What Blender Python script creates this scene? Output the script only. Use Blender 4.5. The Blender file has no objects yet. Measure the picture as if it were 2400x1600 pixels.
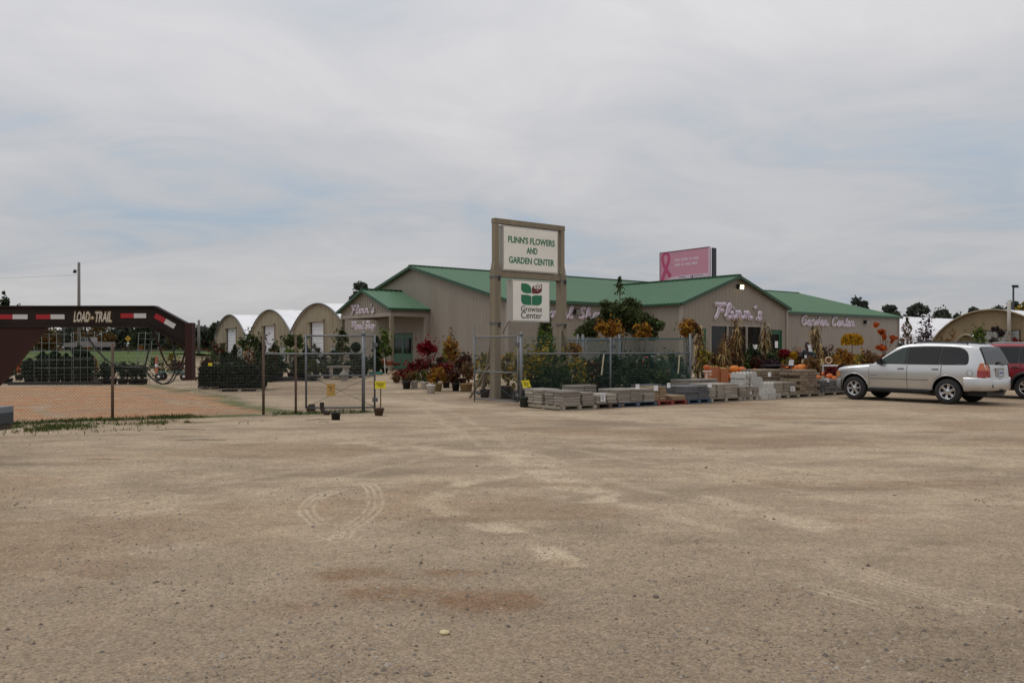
import bpy, bmesh, math, random
import numpy as np
from mathutils import Vector, Matrix
R = math.radians
SC = bpy.context.scene
COL = SC.collection
rng = np.random.default_rng(7)
random.seed(7)

# ------------------------------------------------------------------ camera
F, HY, CH = 1937.0, 815.0, 1.65          # focal length and horizon of the 2400x1600 photograph (pixels), eye height (m)
cam_d = bpy.data.cameras.new('camera')
cam = bpy.data.objects.new('camera', cam_d)
COL.objects.link(cam)
cam.location = (0, 0, CH)
cam.rotation_euler = (R(90), 0, 0)
cam_d.sensor_fit = 'HORIZONTAL'
cam_d.sensor_width = 22.3
cam_d.lens = 22.3 * F / 2400
cam_d.shift_y = (HY - 800) / 2400
cam_d.clip_end = 6000
SC.camera = cam

# ------------------------------------------------------------------ world: overcast sky with cloud layer
W = bpy.data.worlds.new("World")
SC.world = W
W.use_nodes = True
wn, wl = W.node_tree.nodes, W.node_tree.links
wn.clear()
SUN_EL, SUN_AZ = 55.0, -72.0            # sun height; compass direction it comes from (0 = +Y ahead, negative = left)
wout = wn.new('ShaderNodeOutputWorld'); wbg = wn.new('ShaderNodeBackground')
wbg.inputs['Strength'].default_value = 0.1
sky = wn.new('ShaderNodeTexSky'); sky.sky_type = 'NISHITA'; sky.sun_disc = False
sky.sun_elevation = R(SUN_EL); sky.sun_rotation = R(SUN_AZ)
tc = wn.new('ShaderNodeTexCoord')
sep = wn.new('ShaderNodeSeparateXYZ'); wl.new(tc.outputs['Generated'], sep.inputs[0])
def wmath(op, a, b=None):
    n = wn.new('ShaderNodeMath'); n.operation = op
    for i, x in enumerate((a, b)):
        if x is None: continue
        if isinstance(x, (int, float)): n.inputs[i].default_value = x
        else: wl.new(x, n.inputs[i])
    return n.outputs[0]
zc = wmath('ADD', wmath('MAXIMUM', sep.outputs['Z'], 0.0), 0.16)
comb = wn.new('ShaderNodeCombineXYZ')
wl.new(wmath('DIVIDE', sep.outputs['X'], zc), comb.inputs[0])
wl.new(wmath('DIVIDE', sep.outputs['Y'], zc), comb.inputs[1])
mp = wn.new('ShaderNodeMapping'); mp.inputs['Location'].default_value = (3.35, 1.2, 0.4)
mp.inputs['Scale'].default_value = (0.85, 1.0, 1); mp.inputs['Rotation'].default_value = (0, 0, R(-14))
wl.new(comb.outputs[0], mp.inputs[0])
def wnoise(scale, detail, rough, dist):
    n = wn.new('ShaderNodeTexNoise'); n.inputs['Scale'].default_value = scale; n.inputs['Detail'].default_value = detail
    n.inputs['Roughness'].default_value = rough; n.inputs['Distortion'].default_value = dist
    wl.new(mp.outputs[0], n.inputs['Vector']); return n.outputs['Fac']
n1 = wnoise(0.55, 6, 0.5, 0.6); n2 = wnoise(1.9, 9, 0.6, 1.1)
cl = wmath('ADD', wmath('MULTIPLY', n1, 0.68), wmath('MULTIPLY', n2, 0.32))
def thin(px, py, rx, ry, k):
    # a thinner, bluer patch of the cloud deck round one sky direction
    d0 = Vector(((px - 1200) / F, 1, (HY - py) / F)); az, el = math.atan2(d0.x, d0.y), math.atan2(d0.z, math.hypot(d0.x, d0.y))
    a = wmath('DIVIDE', wmath('SUBTRACT', wmath('ARCTAN2', sep.outputs['X'], sep.outputs['Y']), az), rx / F)
    e_ = wmath('DIVIDE', wmath('SUBTRACT', wmath('ARCSINE', sep.outputs['Z']), el), ry / F)
    r2 = wmath('ADD', wmath('MULTIPLY', a, a), wmath('MULTIPLY', e_, e_))
    return wmath('MULTIPLY', wmath('POWER', 2.718, wmath('MULTIPLY', r2, -1.0)), k)
for args in ((150, 500, 640, 100, -0.14), (620, 370, 460, 80, -0.06), (1000, 60, 420, 60, -0.05), (1650, 500, 500, 120, 0.03), (300, 180, 800, 120, 0.07), (1500, 100, 900, 160, 0.03), (1000, 380, 300, 40, 0.04)):
    cl = wmath('ADD', cl, thin(*args))
ramp = wn.new('ShaderNodeValToRGB'); wl.new(cl, ramp.inputs[0])
els = ramp.color_ramp.elements
els[0].position = 0.36; els[0].color = (0.40, 0.475, 0.56, 1)
els[1].position = 0.64; els[1].color = (0.64, 0.63, 0.635, 1)
e = els.new(0.45); e.color = (0.51, 0.522, 0.548, 1)
e = els.new(0.53); e.color = (0.57, 0.566, 0.583, 1)
mulc = wn.new('ShaderNodeMix'); mulc.data_type = 'RGBA'; mulc.blend_type = 'MULTIPLY'; mulc.inputs['Factor'].default_value = 1
elev = wmath('MULTIPLY', wmath('ADD', wmath('MULTIPLY', wmath('MAXIMUM', sep.outputs['Z'], 0.0), 1.05), 0.86), 9.6)   # an overcast sky is brighter overhead
cb = wn.new('ShaderNodeCombineColor'); [wl.new(elev, cb.inputs[i]) for i in range(3)]
wl.new(ramp.outputs[0], mulc.inputs['A']); wl.new(cb.outputs[0], mulc.inputs['B'])
mixs = wn.new('ShaderNodeMix'); mixs.data_type = 'RGBA'; mixs.inputs['Factor'].default_value = 0.94
wl.new(sky.outputs[0], mixs.inputs['A']); wl.new(mulc.outputs['Result'], mixs.inputs['B'])
wl.new(mixs.outputs['Result'], wbg.inputs['Color']); wl.new(wbg.outputs[0], wout.inputs['Surface'])

sun_d = bpy.data.lights.new('sun', 'SUN'); sun = bpy.data.objects.new('sun', sun_d); COL.objects.link(sun)
sun_d.energy = 0.75; sun_d.angle = R(22); sun_d.color = (1.0, 0.95, 0.88)
_s = Vector((math.sin(R(SUN_AZ)) * math.cos(R(SUN_EL)), math.cos(R(SUN_AZ)) * math.cos(R(SUN_EL)), math.sin(R(SUN_EL))))
sun.rotation_euler = _s.to_track_quat('Z', 'Y').to_euler(); sun.location = (0, 0, 60)

vs = SC.view_settings
vs.view_transform = 'Standard'; vs.look = 'None'; vs.exposure = 0.0; vs.gamma = 1.0; vs.use_curve_mapping = False
SC.render.engine = 'CYCLES'
SC.cycles.use_denoising = True
SC.cycles.max_bounces = 6; SC.cycles.transparent_max_bounces = 12

# ------------------------------------------------------------------ small tools
def P(px, d): return (px - 1200) / F * d
def Z(py, d): return CH + (HY - py) * d / F
def ss(t): t = np.clip(t, 0, 1); return t * t * (3 - 2 * t)
def gz(x, y):
    """height of the lot: it rises a little towards the shop, and to a road bank on the far left"""
    rise = 0.3 * ss((y - 28) / 13.0) * ss((x + 17) / 8.0)
    bank = 1.05 * ss((y - 68) / 15.0) * ss((-x - 29) / 6.0)
    return rise + bank
def at(px, py):
    d = CH * F / (py - HY)
    for _ in range(12): d = 0.5 * d + 0.5 * (CH - float(gz(P(px, d), d))) * F / (py - HY)
    return P(px, d), d
def gpt(px, d):
    x = P(px, d); return (x, d, float(gz(x, d)))

MATS = {}
def mat(name, col, rough=0.7, metal=0.0, var=0.18, scale=3.0, bump=0.0, bscale=40.0, rnd=0.0, coat=0.0, spec=0.5, streak=0.0, emit=0.0, dirt=None, dirt_amt=0.5, dirt_scale=1.2, hue=0.0):
    if name in MATS: return MATS[name]
    m = bpy.data.materials.new(name); m.use_nodes = True; MATS[name] = m
    n, l = m.node_tree.nodes, m.node_tree.links
    b = n['Principled BSDF']
    b.inputs['Roughness'].default_value = rough; b.inputs['Metallic'].default_value = metal
    b.inputs['Specular IOR Level'].default_value = spec; b.inputs['Coat Weight'].default_value = coat
    co = n.new('ShaderNodeTexCoord')
    src = co.outputs['Object']
    mapn = n.new('ShaderNodeMapping'); l.new(src, mapn.inputs[0])
    if streak: mapn.inputs['Scale'].default_value = (1, 1, streak)
    oi = n.new('ShaderNodeObjectInfo')
    l.new(oi.outputs['Random'], mapn.inputs['Location'])
    nz = n.new('ShaderNodeTexNoise'); nz.inputs['Scale'].default_value = scale; nz.inputs['Detail'].default_value = 6; nz.inputs['Roughness'].default_value = 0.6
    l.new(mapn.outputs[0], nz.inputs['Vector'])
    mr = n.new('ShaderNodeMapRange'); mr.inputs['From Min'].default_value = 0.25; mr.inputs['From Max'].default_value = 0.75
    mr.inputs['To Min'].default_value = 1 - var; mr.inputs['To Max'].default_value = 1 + var
    l.new(nz.outputs['Fac'], mr.inputs['Value'])
    val = mr.outputs[0]
    if rnd:
        r2 = n.new('ShaderNodeMapRange'); r2.inputs['To Min'].default_value = 1 - rnd; r2.inputs['To Max'].default_value = 1 + rnd
        l.new(oi.outputs['Random'], r2.inputs['Value'])
        mm = n.new('ShaderNodeMath'); mm.operation = 'MULTIPLY'; l.new(val, mm.inputs[0]); l.new(r2.outputs[0], mm.inputs[1]); val = mm.outputs[0]
    hs = n.new('ShaderNodeHueSaturation'); hs.inputs['Color'].default_value = (*col, 1); l.new(val, hs.inputs['Value'])
    if hue:
        r3 = n.new('ShaderNodeMapRange'); r3.inputs['To Min'].default_value = 0.5 - hue; r3.inputs['To Max'].default_value = 0.5 + hue
        l.new(oi.outputs['Random'], r3.inputs['Value']); l.new(r3.outputs[0], hs.inputs['Hue'])
    c = hs.outputs[0]
    if dirt:
        dn = n.new('ShaderNodeTexNoise'); dn.inputs['Scale'].default_value = dirt_scale; dn.inputs['Detail'].default_value = 8; dn.inputs['Roughness'].default_value = 0.68
        l.new(mapn.outputs[0], dn.inputs['Vector'])
        dr = n.new('ShaderNodeMapRange'); dr.inputs['From Min'].default_value = 0.48; dr.inputs['From Max'].default_value = 0.72
        dr.inputs['To Max'].default_value = dirt_amt; l.new(dn.outputs['Fac'], dr.inputs['Value'])
        mx = n.new('ShaderNodeMix'); mx.data_type = 'RGBA'; l.new(dr.outputs[0], mx.inputs['Factor']); l.new(c, mx.inputs['A']); mx.inputs['B'].default_value = (*dirt, 1)
        c = mx.outputs['Result']
    l.new(c, b.inputs['Base Color'])
    if emit:
        b.inputs['Emission Color'].default_value = (*col, 1); b.inputs['Emission Strength'].default_value = emit
    if bump:
        bn = n.new('ShaderNodeTexNoise'); bn.inputs['Scale'].default_value = bscale; bn.inputs['Detail'].default_value = 5
        l.new(mapn.outputs[0], bn.inputs['Vector'])
        bp = n.new('ShaderNodeBump'); bp.inputs['Strength'].default_value = bump; bp.inputs['Distance'].default_value = 0.01
        l.new(bn.outputs['Fac'], bp.inputs['Height']); l.new(bp.outputs[0], b.inputs['Normal'])
    return m

def leafmat(name, col, rough=0.75, trans=0.25):
    """leaf: diffuse plus a little light passing through; shade varies from leaf to leaf"""
    if name in MATS: return MATS[name]
    m = bpy.data.materials.new(name); m.use_nodes = True; MATS[name] = m
    n, l = m.node_tree.nodes, m.node_tree.links
    b = n['Principled BSDF']; b.inputs['Roughness'].default_value = rough; b.inputs['Specular IOR Level'].default_value = 0.12
    g = n.new('ShaderNodeNewGeometry')
    mr = n.new('ShaderNodeMapRange'); mr.inputs['To Min'].default_value = 0.55; mr.inputs['To Max'].default_value = 1.45
    l.new(g.outputs['Random Per Island'], mr.inputs['Value'])
    hs = n.new('ShaderNodeHueSaturation'); hs.inputs['Color'].default_value = (*col, 1); l.new(mr.outputs[0], hs.inputs['Value'])
    l.new(hs.outputs[0], b.inputs['Base Color'])
    t = n.new('ShaderNodeBsdfTranslucent'); l.new(hs.outputs[0], t.inputs['Color'])
    mx = n.new('ShaderNodeMixShader'); mx.inputs[0].default_value = trans
    l.new(b.outputs[0], mx.inputs[1]); l.new(t.outputs[0], mx.inputs[2]); l.new(mx.outputs[0], n['Material Output'].inputs['Surface'])
    return m

def glassmat(name, tint, rough=0.03, alpha=0.75):
    """tinted pane: clear sky reflections over a dark see-through body"""
    if name in MATS: return MATS[name]
    m = bpy.data.materials.new(name); m.use_nodes = True; MATS[name] = m
    n, l = m.node_tree.nodes, m.node_tree.links
    b = n['Principled BSDF']; b.inputs['Base Color'].default_value = (*tint, 1); b.inputs['Roughness'].default_value = rough
    tr = n.new('ShaderNodeBsdfTransparent'); tr.inputs['Color'].default_value = (0.75, 0.8, 0.78, 1)
    mx = n.new('ShaderNodeMixShader'); mx.inputs[0].default_value = alpha
    l.new(tr.outputs[0], mx.inputs[1]); l.new(b.outputs[0], mx.inputs[2]); l.new(mx.outputs[0], n['Material Output'].inputs['Surface'])
    return m

class MB:
    """collects shapes and links them as ONE mesh object"""
    def __init__(s): s.v = []; s.f = []; s.m = []; s.mats = []; s.s = []
    def mi(s, m):
        if m not in s.mats: s.mats.append(m)
        return s.mats.index(m)
    def add(s, vs, fs, m, smooth=False):
        o = len(s.v); k = s.mi(m)
        s.v.extend([tuple(map(float, p)) for p in vs])
        for q in fs: s.f.append(tuple(o + i for i in q)); s.m.append(k); s.s.append(smooth)
    def box(s, c, d, m, rot=None):
        x, y, z = (h / 2 for h in d)
        vs = [Vector(p) for p in ((-x,-y,-z),(x,-y,-z),(x,y,-z),(-x,y,-z),(-x,-y,z),(x,-y,z),(x,y,z),(-x,y,z))]
        if rot is not None: vs = [rot @ p for p in vs]
        vs = [p + Vector(c) for p in vs]
        s.add(vs, [(0,3,2,1),(4,5,6,7),(0,1,5,4),(1,2,6,5),(2,3,7,6),(3,0,4,7)], m)
    def span(s, a, b, m): s.box([(a[i]+b[i])/2 for i in range(3)], [abs(b[i]-a[i]) for i in range(3)], m)
    def bar(s, a, b, w, h, m):
        a, b = Vector(a), Vector(b); d = b - a
        q = d.to_track_quat('X', 'Z'); s.box((a + b) / 2, (d.length, w, h), m, q.to_matrix())
    def tube(s, pts, r, m, n=6, smooth=True, cap=True):
        pts = [Vector(p) for p in pts]; k = len(pts)
        rs = np.interp(np.linspace(0, 1, k), np.linspace(0, 1, len(r)), r) if isinstance(r, (list, tuple, np.ndarray)) else [r] * k
        up = None; vs = []
        for i, p in enumerate(pts):
            t = (pts[min(i + 1, k - 1)] - pts[max(i - 1, 0)]).normalized()
            if up is None:
                up = Vector((0, 0, 1)) if abs(t.z) < 0.9 else Vector((1, 0, 0))
            u = (up - t * up.dot(t)).normalized(); w = t.cross(u); up = u
            for j in range(n):
                a = 2 * math.pi * j / n; vs.append(p + (u * math.cos(a) + w * math.sin(a)) * rs[i])
        fs = [(i*n+j, i*n+(j+1)%n, (i+1)*n+(j+1)%n, (i+1)*n+j) for i in range(k-1) for j in range(n)]
        if cap: fs += [tuple(range(n))[::-1], tuple((k-1)*n+j for j in range(n))]
        s.add(vs, fs, m, smooth)
    def lathe(s, prof, m, n=16, c=(0,0,0), smooth=True, axis='Z', cap=True):
        vs = []
        for r, z in prof:
            for j in range(n):
                a = 2 * math.pi * j / n; q = (r*math.cos(a), r*math.sin(a), z)
                if axis == 'Y': q = (q[0], q[2], q[1])
                if axis == 'X': q = (q[2], q[0], q[1])
                vs.append((q[0]+c[0], q[1]+c[1], q[2]+c[2]))
        fs = [(i*n+j, i*n+(j+1)%n, (i+1)*n+(j+1)%n, (i+1)*n+j) for i in range(len(prof)-1) for j in range(n)]
        if cap and prof[0][0] > 1e-4: fs.append(tuple(range(n))[::-1])
        if cap and prof[-1][0] > 1e-4: fs.append(tuple((len(prof)-1)*n+j for j in range(n)))
        s.add(vs, fs, m, smooth)
    def prism(s, poly, a, b, m, plane='XZ'):
        """extrude a 2-D polygon between a and b along the third axis"""
        def q(u, v, w): return {'XZ': (u, w, v), 'YZ': (w, u, v), 'XY': (u, v, w)}[plane]
        k = len(poly); vs = [q(u, v, a) for u, v in poly] + [q(u, v, b) for u, v in poly]
        s.add(vs, [tuple(range(k)), tuple(range(k, 2*k))[::-1]] + [(i, (i+1)%k, k+(i+1)%k, k+i) for i in range(k)], m)
    def quad(s, a, b, c, d, m): s.add([a, b, c, d], [(0,1,2,3)], m)
    def leaves(s, C, size, mats, el=1.5, wid=0.36, U=None, jit=0.3):
        C = np.asarray(C, float); k = len(C)
        if k == 0: return
        u = rng.normal(size=(k, 3))
        if U is not None: u = np.asarray(U) + u * jit
        u /= np.linalg.norm(u, axis=1, keepdims=True) + 1e-9
        w = np.cross(u, rng.normal(size=(k, 3))); w /= np.linalg.norm(w, axis=1, keepdims=True) + 1e-9
        sz = (size * rng.uniform(0.65, 1.35, k))[:, None]
        V = np.stack([C - u*sz*el/2, C + w*sz*wid, C + u*sz*el/2, C - w*sz*wid], 1).reshape(-1, 3)
        o = len(s.v); s.v.extend(map(tuple, V.tolist()))
        ids = [s.mi(m) for m in mats]; pick = rng.integers(0, len(ids), k)
        for i in range(k):
            s.f.append((o+4*i, o+4*i+1, o+4*i+2, o+4*i+3)); s.m.append(ids[pick[i]]); s.s.append(False)
    def mesh(s, name):
        me = bpy.data.meshes.new(name); me.from_pydata(s.v, [], s.f)
        for m in s.mats: me.materials.append(m)
        me.polygons.foreach_set('material_index', s.m); me.polygons.foreach_set('use_smooth', s.s)
        me.update(); return me
    def build(s, name, parent=None, loc=None, rz=0.0, sharp=None, **tags):
        me = s.mesh(name)
        if sharp: me.set_sharp_from_angle(angle=R(sharp))
        return link(name, me, parent, loc, rz, **tags)

def link(name, me, parent=None, loc=None, rz=0.0, rot=None, **tags):
    o = bpy.data.objects.new(name, me); COL.objects.link(o)
    if parent is not None: o.parent = parent
    if loc is not None: o.location = loc
    o.rotation_euler = rot if rot is not None else (0, 0, rz)
    for k, v in tags.items():
        if v is not None: o[k] = v
    return o
def thing(name, label, cat, loc=(0,0,0), rz=0.0, group=None, rot=None):
    return link(name, None, None, loc, rz, rot=rot, label=label, category=cat, group=group)
def dup(o, parent=None):
    c = o.copy(); COL.objects.link(c); c.parent = parent
    for ch in list(o.children): dup(ch, c)
    return c
def blob(n, c, r, shell=0.45):
    """points in an ellipsoid, denser towards the outside"""
    d = rng.normal(size=(n, 3)); d /= np.linalg.norm(d, axis=1, keepdims=True)
    return np.asarray(c) + d * (rng.uniform(0, 1, n) ** shell)[:, None] * np.asarray(r)
def smooth(pts, it=2, closed=False):
    pts = [np.asarray(p, float) for p in pts]
    for _ in range(it):
        q = []
        k = len(pts)
        for i in range(k if closed else k - 1):
            a, b = pts[i], pts[(i+1) % k]; q += [a*.75 + b*.25, a*.25 + b*.75]
        pts = q if closed else [pts[0]] + q + [pts[-1]]
    return pts

def text(name, s, parent, x0, x1, z0, z1, y, m, ext=0.004, bold=0.0, shear=0.0, xz=True):
    """lettering fitted to a rectangle of the local XZ plane, facing -Y"""
    cu = bpy.data.curves.new(name, 'FONT'); cu.body = s; cu.extrude = 0.02; cu.offset = bold; cu.shear = shear; cu.resolution_u = 3
    t = bpy.data.objects.new(name, cu); COL.objects.link(t)
    dg = bpy.context.evaluated_depsgraph_get(); me = bpy.data.meshes.new_from_object(t.evaluated_get(dg))
    bpy.data.objects.remove(t); bpy.data.curves.remove(cu)
    k = len(me.vertices); co = np.empty(k*3); me.vertices.foreach_get('co', co); co = co.reshape(-1, 3)
    lo, hi = co.min(0), co.max(0)
    out = np.empty_like(co)
    out[:, 0] = x0 + (co[:, 0]-lo[0])/(hi[0]-lo[0])*(x1-x0)
    out[:, 2] = z0 + (co[:, 1]-lo[1])/(hi[1]-lo[1])*(z1-z0)
    out[:, 1] = y - (co[:, 2]-lo[2])/(hi[2]-lo[2])*ext
    me.vertices.foreach_set('co', out.ravel()); me.materials.clear(); me.materials.append(m); me.name = name; me.update()
    return link(name, me, parent)

# ------------------------------------------------------------------ noise for terrain
def _hash(i, j, seed): 
    h = (i * 374761393 + j * 668265263 + seed * 974634777) & 0xffffffff
    h = ((h ^ (h >> 13)) * 1274126177) & 0xffffffff
    return ((h ^ (h >> 16)) & 0xffff) / 65535.0
def vnoise(x, y, seed=0):
    i = np.floor(x).astype(np.int64); j = np.floor(y).astype(np.int64); fx = x - i; fy = y - j
    fx = fx*fx*(3-2*fx); fy = fy*fy*(3-2*fy)
    a = _hash(i, j, seed); b = _hash(i+1, j, seed); c = _hash(i, j+1, seed); d = _hash(i+1, j+1, seed)
    return (a*(1-fx)+b*fx)*(1-fy) + (c*(1-fx)+d*fx)*fy
def fbm(x, y, seed=0, oc=5, g=0.5):
    t = 0; a = 1; n = 0
    for k in range(oc):
        t = t + a*vnoise(x*2**k+13.7*k, y*2**k-7.1*k, seed+k); n += a; a *= g
    return t/n
def inpoly(x, y, poly):
    r = np.zeros(x.shape, bool); k = len(poly)
    for i in range(k):
        x1, y1 = poly[i]; x2, y2 = poly[(i+1) % k]
        c = ((y1 > y) != (y2 > y)) & (x < (x2-x1)*(y-y1)/(y2-y1+1e-12)+x1); r ^= c
    return r
def polydist(x, y, pts):
    """distance to a polyline and signed side offset"""
    best = np.full(x.shape, 1e9); side = np.zeros(x.shape)
    for (x1, y1), (x2, y2) in zip(pts[:-1], pts[1:]):
        dx, dy = x2-x1, y2-y1; L = dx*dx+dy*dy+1e-12
        t = np.clip(((x-x1)*dx+(y-y1)*dy)/L, 0, 1)
        ex, ey = x-(x1+t*dx), y-(y1+t*dy); d = np.hypot(ex, ey)
        u = d < best; best = np.where(u, d, best); side = np.where(u, np.sign(dx*ey-dy*ex)*d, side)
    return best, side
# ------------------------------------------------------------------ the ground: one sheet of gravel, clay, bank and far field
GE = {}
def build_ground():
    th = np.concatenate([np.linspace(-36, 36, 560), np.linspace(36, 324, 62)[1:-1]]); th = np.radians(th)
    r = np.concatenate([[0.02, 1.0, 2.0, 3.0], np.exp(np.linspace(math.log(3.5), math.log(13), 420)),
                        np.exp(np.linspace(math.log(13), math.log(75), 260))[1:], np.exp(np.linspace(math.log(75), math.log(4500), 50))[1:]])
    T, Rr = np.meshgrid(th, r); x = (np.sin(T)*Rr).ravel(); y = (np.cos(T)*Rr).ravel()
    nr, nt = len(r), len(th)
    wx = x + 1.2*(fbm(x*.5, y*.5, 5, 4)-.5); wy = y + 1.2*(fbm(x*.5, y*.5, 25, 4)-.5)
    z = gz(x, y)
    near = 1 - ss((y-30)/20)
    z = z + near*(0.05*(fbm(x*.35, y*.35, 3, 4)-.5) + 0.012*(fbm(x*2.3, y*2.3, 9, 4)-.5) + 0.010*(fbm(x*14, y*14, 33, 3)-.5)*(1-ss((y-9)/8)))
    # clay bed behind the left fence
    clay = np.zeros_like(x)
    poly = [(-21.3,34.4),(-16,36.3),(-11.2,29.4),(-7.6,23.9),(-6.2,21.1),(-7.6,20.0),(-9.16,18.95),(-11.5,17.2),(-15,14.8),(-26,10),(-34,30)]
    clay[inpoly(wx, wy, poly)] = 1
    clay *= 0.62 + 0.5*ss((fbm(x*.8, y*.8, 71, 5)-.36)/.22)
    veil = polydist(wx, wy, [(-13.5,23.5),(-10.4,19.6)])[0]; clay *= np.clip(veil/.35, .15, 1)
    for L in ([(-30,22.5),(-12,20.9)], [(-30,26.2),(-16.6,25.7)], [(-9,24.6),(-13.5,29)], [(-7.2,22.2),(-12,27)]):
        clay *= np.clip(polydist(wx, wy, L)[0]/.28, .2, 1)
    # weeds along the fence foot and at the left edge
    fd = polydist(wx, wy, [(-20,12.1),(-11.5,17.2),(-9.16,18.9),(-6.15,20.45),(-3.9,21.2)])[0]
    weed = (1-ss(fd/.6))*ss((fbm(x*1.1, y*1.1, 41, 4)-.34)/.18)
    weed = np.maximum(weed, (1-ss(polydist(wx, wy, [(-10.3,16.9),(-8.6,17.2)])[0]/1.0))*ss((fbm(x*1.6, y*1.6, 47, 4)-.42)/.2)*.9)
    weed = np.maximum(weed, (1-ss(polydist(wx, wy, [(-7.6,17.7),(-6.4,18.3)])[0]/.5))*ss((fbm(x*1.6, y*1.6, 48, 4)-.45)/.2)*.7)
    weed = np.maximum(weed, (1-ss(polydist(wx, wy, [(-16.5,36.6),(-11.3,29.6),(-7.3,23.6),(-5.9,21.3)])[0]/.75))*.75*ss((fbm(x, y, 49, 4)-.3)/.25))
    field = np.maximum(ss((y-66)/6)*ss((-x-25-.06*y)/5), ss((y-92)/12))
    weed = np.maximum(weed, field)
    # pale dust: long streaks plus the wheel paths
    a = R(24); u = x*math.cos(a)+y*math.sin(a); v = -x*math.sin(a)+y*math.cos(a)
    dust = .30+.70*ss((fbm(u*.22, v*.7, 61, 6, .62)-.36)/.30)
    dust = np.maximum(dust, ss((fbm(x*.10+3, y*.5, 91, 6, .62)-.43)/.2)*.85)
    dust = np.maximum(dust, ss((fbm(x*.45+.08*y, y*1.5, 95, 6, .65)-.47)/.2)*.9)
    dust *= .55+.45*ss((fbm(x*1.3, y*2.4, 66, 6, .65)-.33)/.3)
    dust *= .30 + .70*ss((y-4.8)/4.5)
    def g(px, py): return at(px, py)
    jn = fbm(x*3, y*3, 15, 4)
    def path(pts, w, k):
        d, _ = polydist(x+.35*(fbm(x*.9, y*.9, 81, 3)-.5), y+.35*(fbm(x*.9, y*.9, 82, 3)-.5), [g(*p) for p in smooth(pts, 2)])
        return (1-ss((d/w-.35)/.65))*k*ss((jn-.25)/.3)
    pth = np.zeros_like(x)
    for pts, w, k in (([(1080,1132),(1030,1158),(1022,1180),(1060,1205),(1130,1222),(1220,1245),(1270,1285),(1330,1320)], .22, 1.0),
                      ([(1060,1140),(1140,1128),(1200,1118)], .16, .9), ([(1190,1062),(1270,1098),(1330,1128),(1400,1160)], .55, .9),
                      ([(820,1040),(960,1050),(1090,1062)], .5, .8), ([(640,1232),(780,1225),(1000,1205)], .10, .5), ([(200,1300),(500,1265),(900,1215)], .3, .45),
                      ([(1650,1165),(1760,1200),(1900,1235)], .3, .7), ([(1960,1325),(2100,1375),(2300,1430)], .30, .35), ([(100,1330),(150,1345)], .12, .4), ([(340,1380),(600,1370)], .25, .25),
                      ([(900,935),(1050,955),(1250,968),(1500,985),(2000,1000)], 1.1, .55), ([(1500,1050),(2400,1080)], .9, .5), ([(960,930),(1030,985),(1120,1040),(1230,1095),(1420,1165),(1680,1240)], .13, .55), ([(1000,930),(1090,985),(1200,1040),(1330,1090),(1540,1150),(1820,1215)], .13, .5), ([(2400,1180),(2000,1120),(1600,1060),(1250,1015),(960,985)], .14, .5), ([(2400,1240),(1950,1165),(1560,1090),(1230,1035),(940,1000)], .14, .45), ([(0,1190),(400,1150),(760,1090),(1050,1030),(1250,985)], .14, .4), ([(0,1245),(420,1195),(800,1120),(1090,1050)], .14, .4)):
        pth = np.maximum(pth, path(pts, w, k)); dust = np.maximum(dust, pth)
    tread = .5*pth
    for pts, w in (([(862,1132),(878,1150),(882,1185),(850,1215),(812,1236),(795,1262)], .14), ([(800,1146),(742,1162),(712,1190),(728,1212),(760,1232)], .15),
                   ([(765,1250),(800,1262)], .12), ([(1980,1330),(2120,1378),(2330,1430)], .22), ([(1665,1165),(1710,1185)], .2), ([(1900,1375),(2080,1425)], .13)):
        d, sd = polydist(x, y, [g(*p) for p in smooth(pts, 2)])
        gp = [g(*p) for p in smooth(pts, 2)]; e0, e1_ = gp[0], gp[-1]; fade = np.minimum(np.hypot(x-e0[0], y-e0[1]), np.hypot(x-e1_[0], y-e1_[1]))
        tread = np.maximum(tread, (1-ss((d/w-.55)/.45))*(.5+.5*np.cos(2*math.pi*sd/.075))*(.5+.5*ss((fbm(x*2, y*2, 151, 4)-.30)/.25))*np.where(x > 1.5, .5, 1)*ss(fade/(w*1.3)))
    z += -0.012*tread
    rust = np.zeros_like(x)
    for px, py, rx, ry, k in ((850,1345,170,24,.95),(905,1388,200,30,1),(1150,1412,190,34,1.2),(1050,1345,120,16,.9),(1310,1318,60,14,.7),(250,1076,90,5,1.0),(1230,1400,60,12,.6),
                              (700,1420,200,30,.5),(1240,1170,90,12,.5),(1420,1140,60,10,.45),(1650,1290,60,8,.4),(1080,1420,200,40,.4),(2000,1220,120,8,.5),(1850,1385,60,8,.4),(1900,1030,300,16,.45),(1350,985,200,8,.5),(1700,1010,300,14,.4)):
        cx, cy = g(px, py); sx = rx/F*cy; sy = ry*cy*cy/3196
        q = np.hypot((x-cx)/sx, (y-cy)/sy) + 1.1*(fbm(x*2.2, y*2.2, 17, 5)-.5)
        rust = np.maximum(rust, k*(1-ss((q-.15)/.85)))
    rust = np.maximum(rust, .50*ss((fbm(x*.3, y*.6, 101, 5)-.56)/.14))
    rust = np.maximum(rust, .5*ss((fbm(x*.18+9, y*.5+3, 111, 5)-.55)/.14)*ss((x+1)/3)*ss((y-9)/6))
    dark = .55*ss((fbm(x*.5, y*1.1, 131, 6, .6)-.54)/.16)
    dark = np.maximum(dark, .55*ss((fbm(x*.45+.12*y, y*1.7, 137, 6, .65)-.54)/.16)*ss((y-6)/4))
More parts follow.
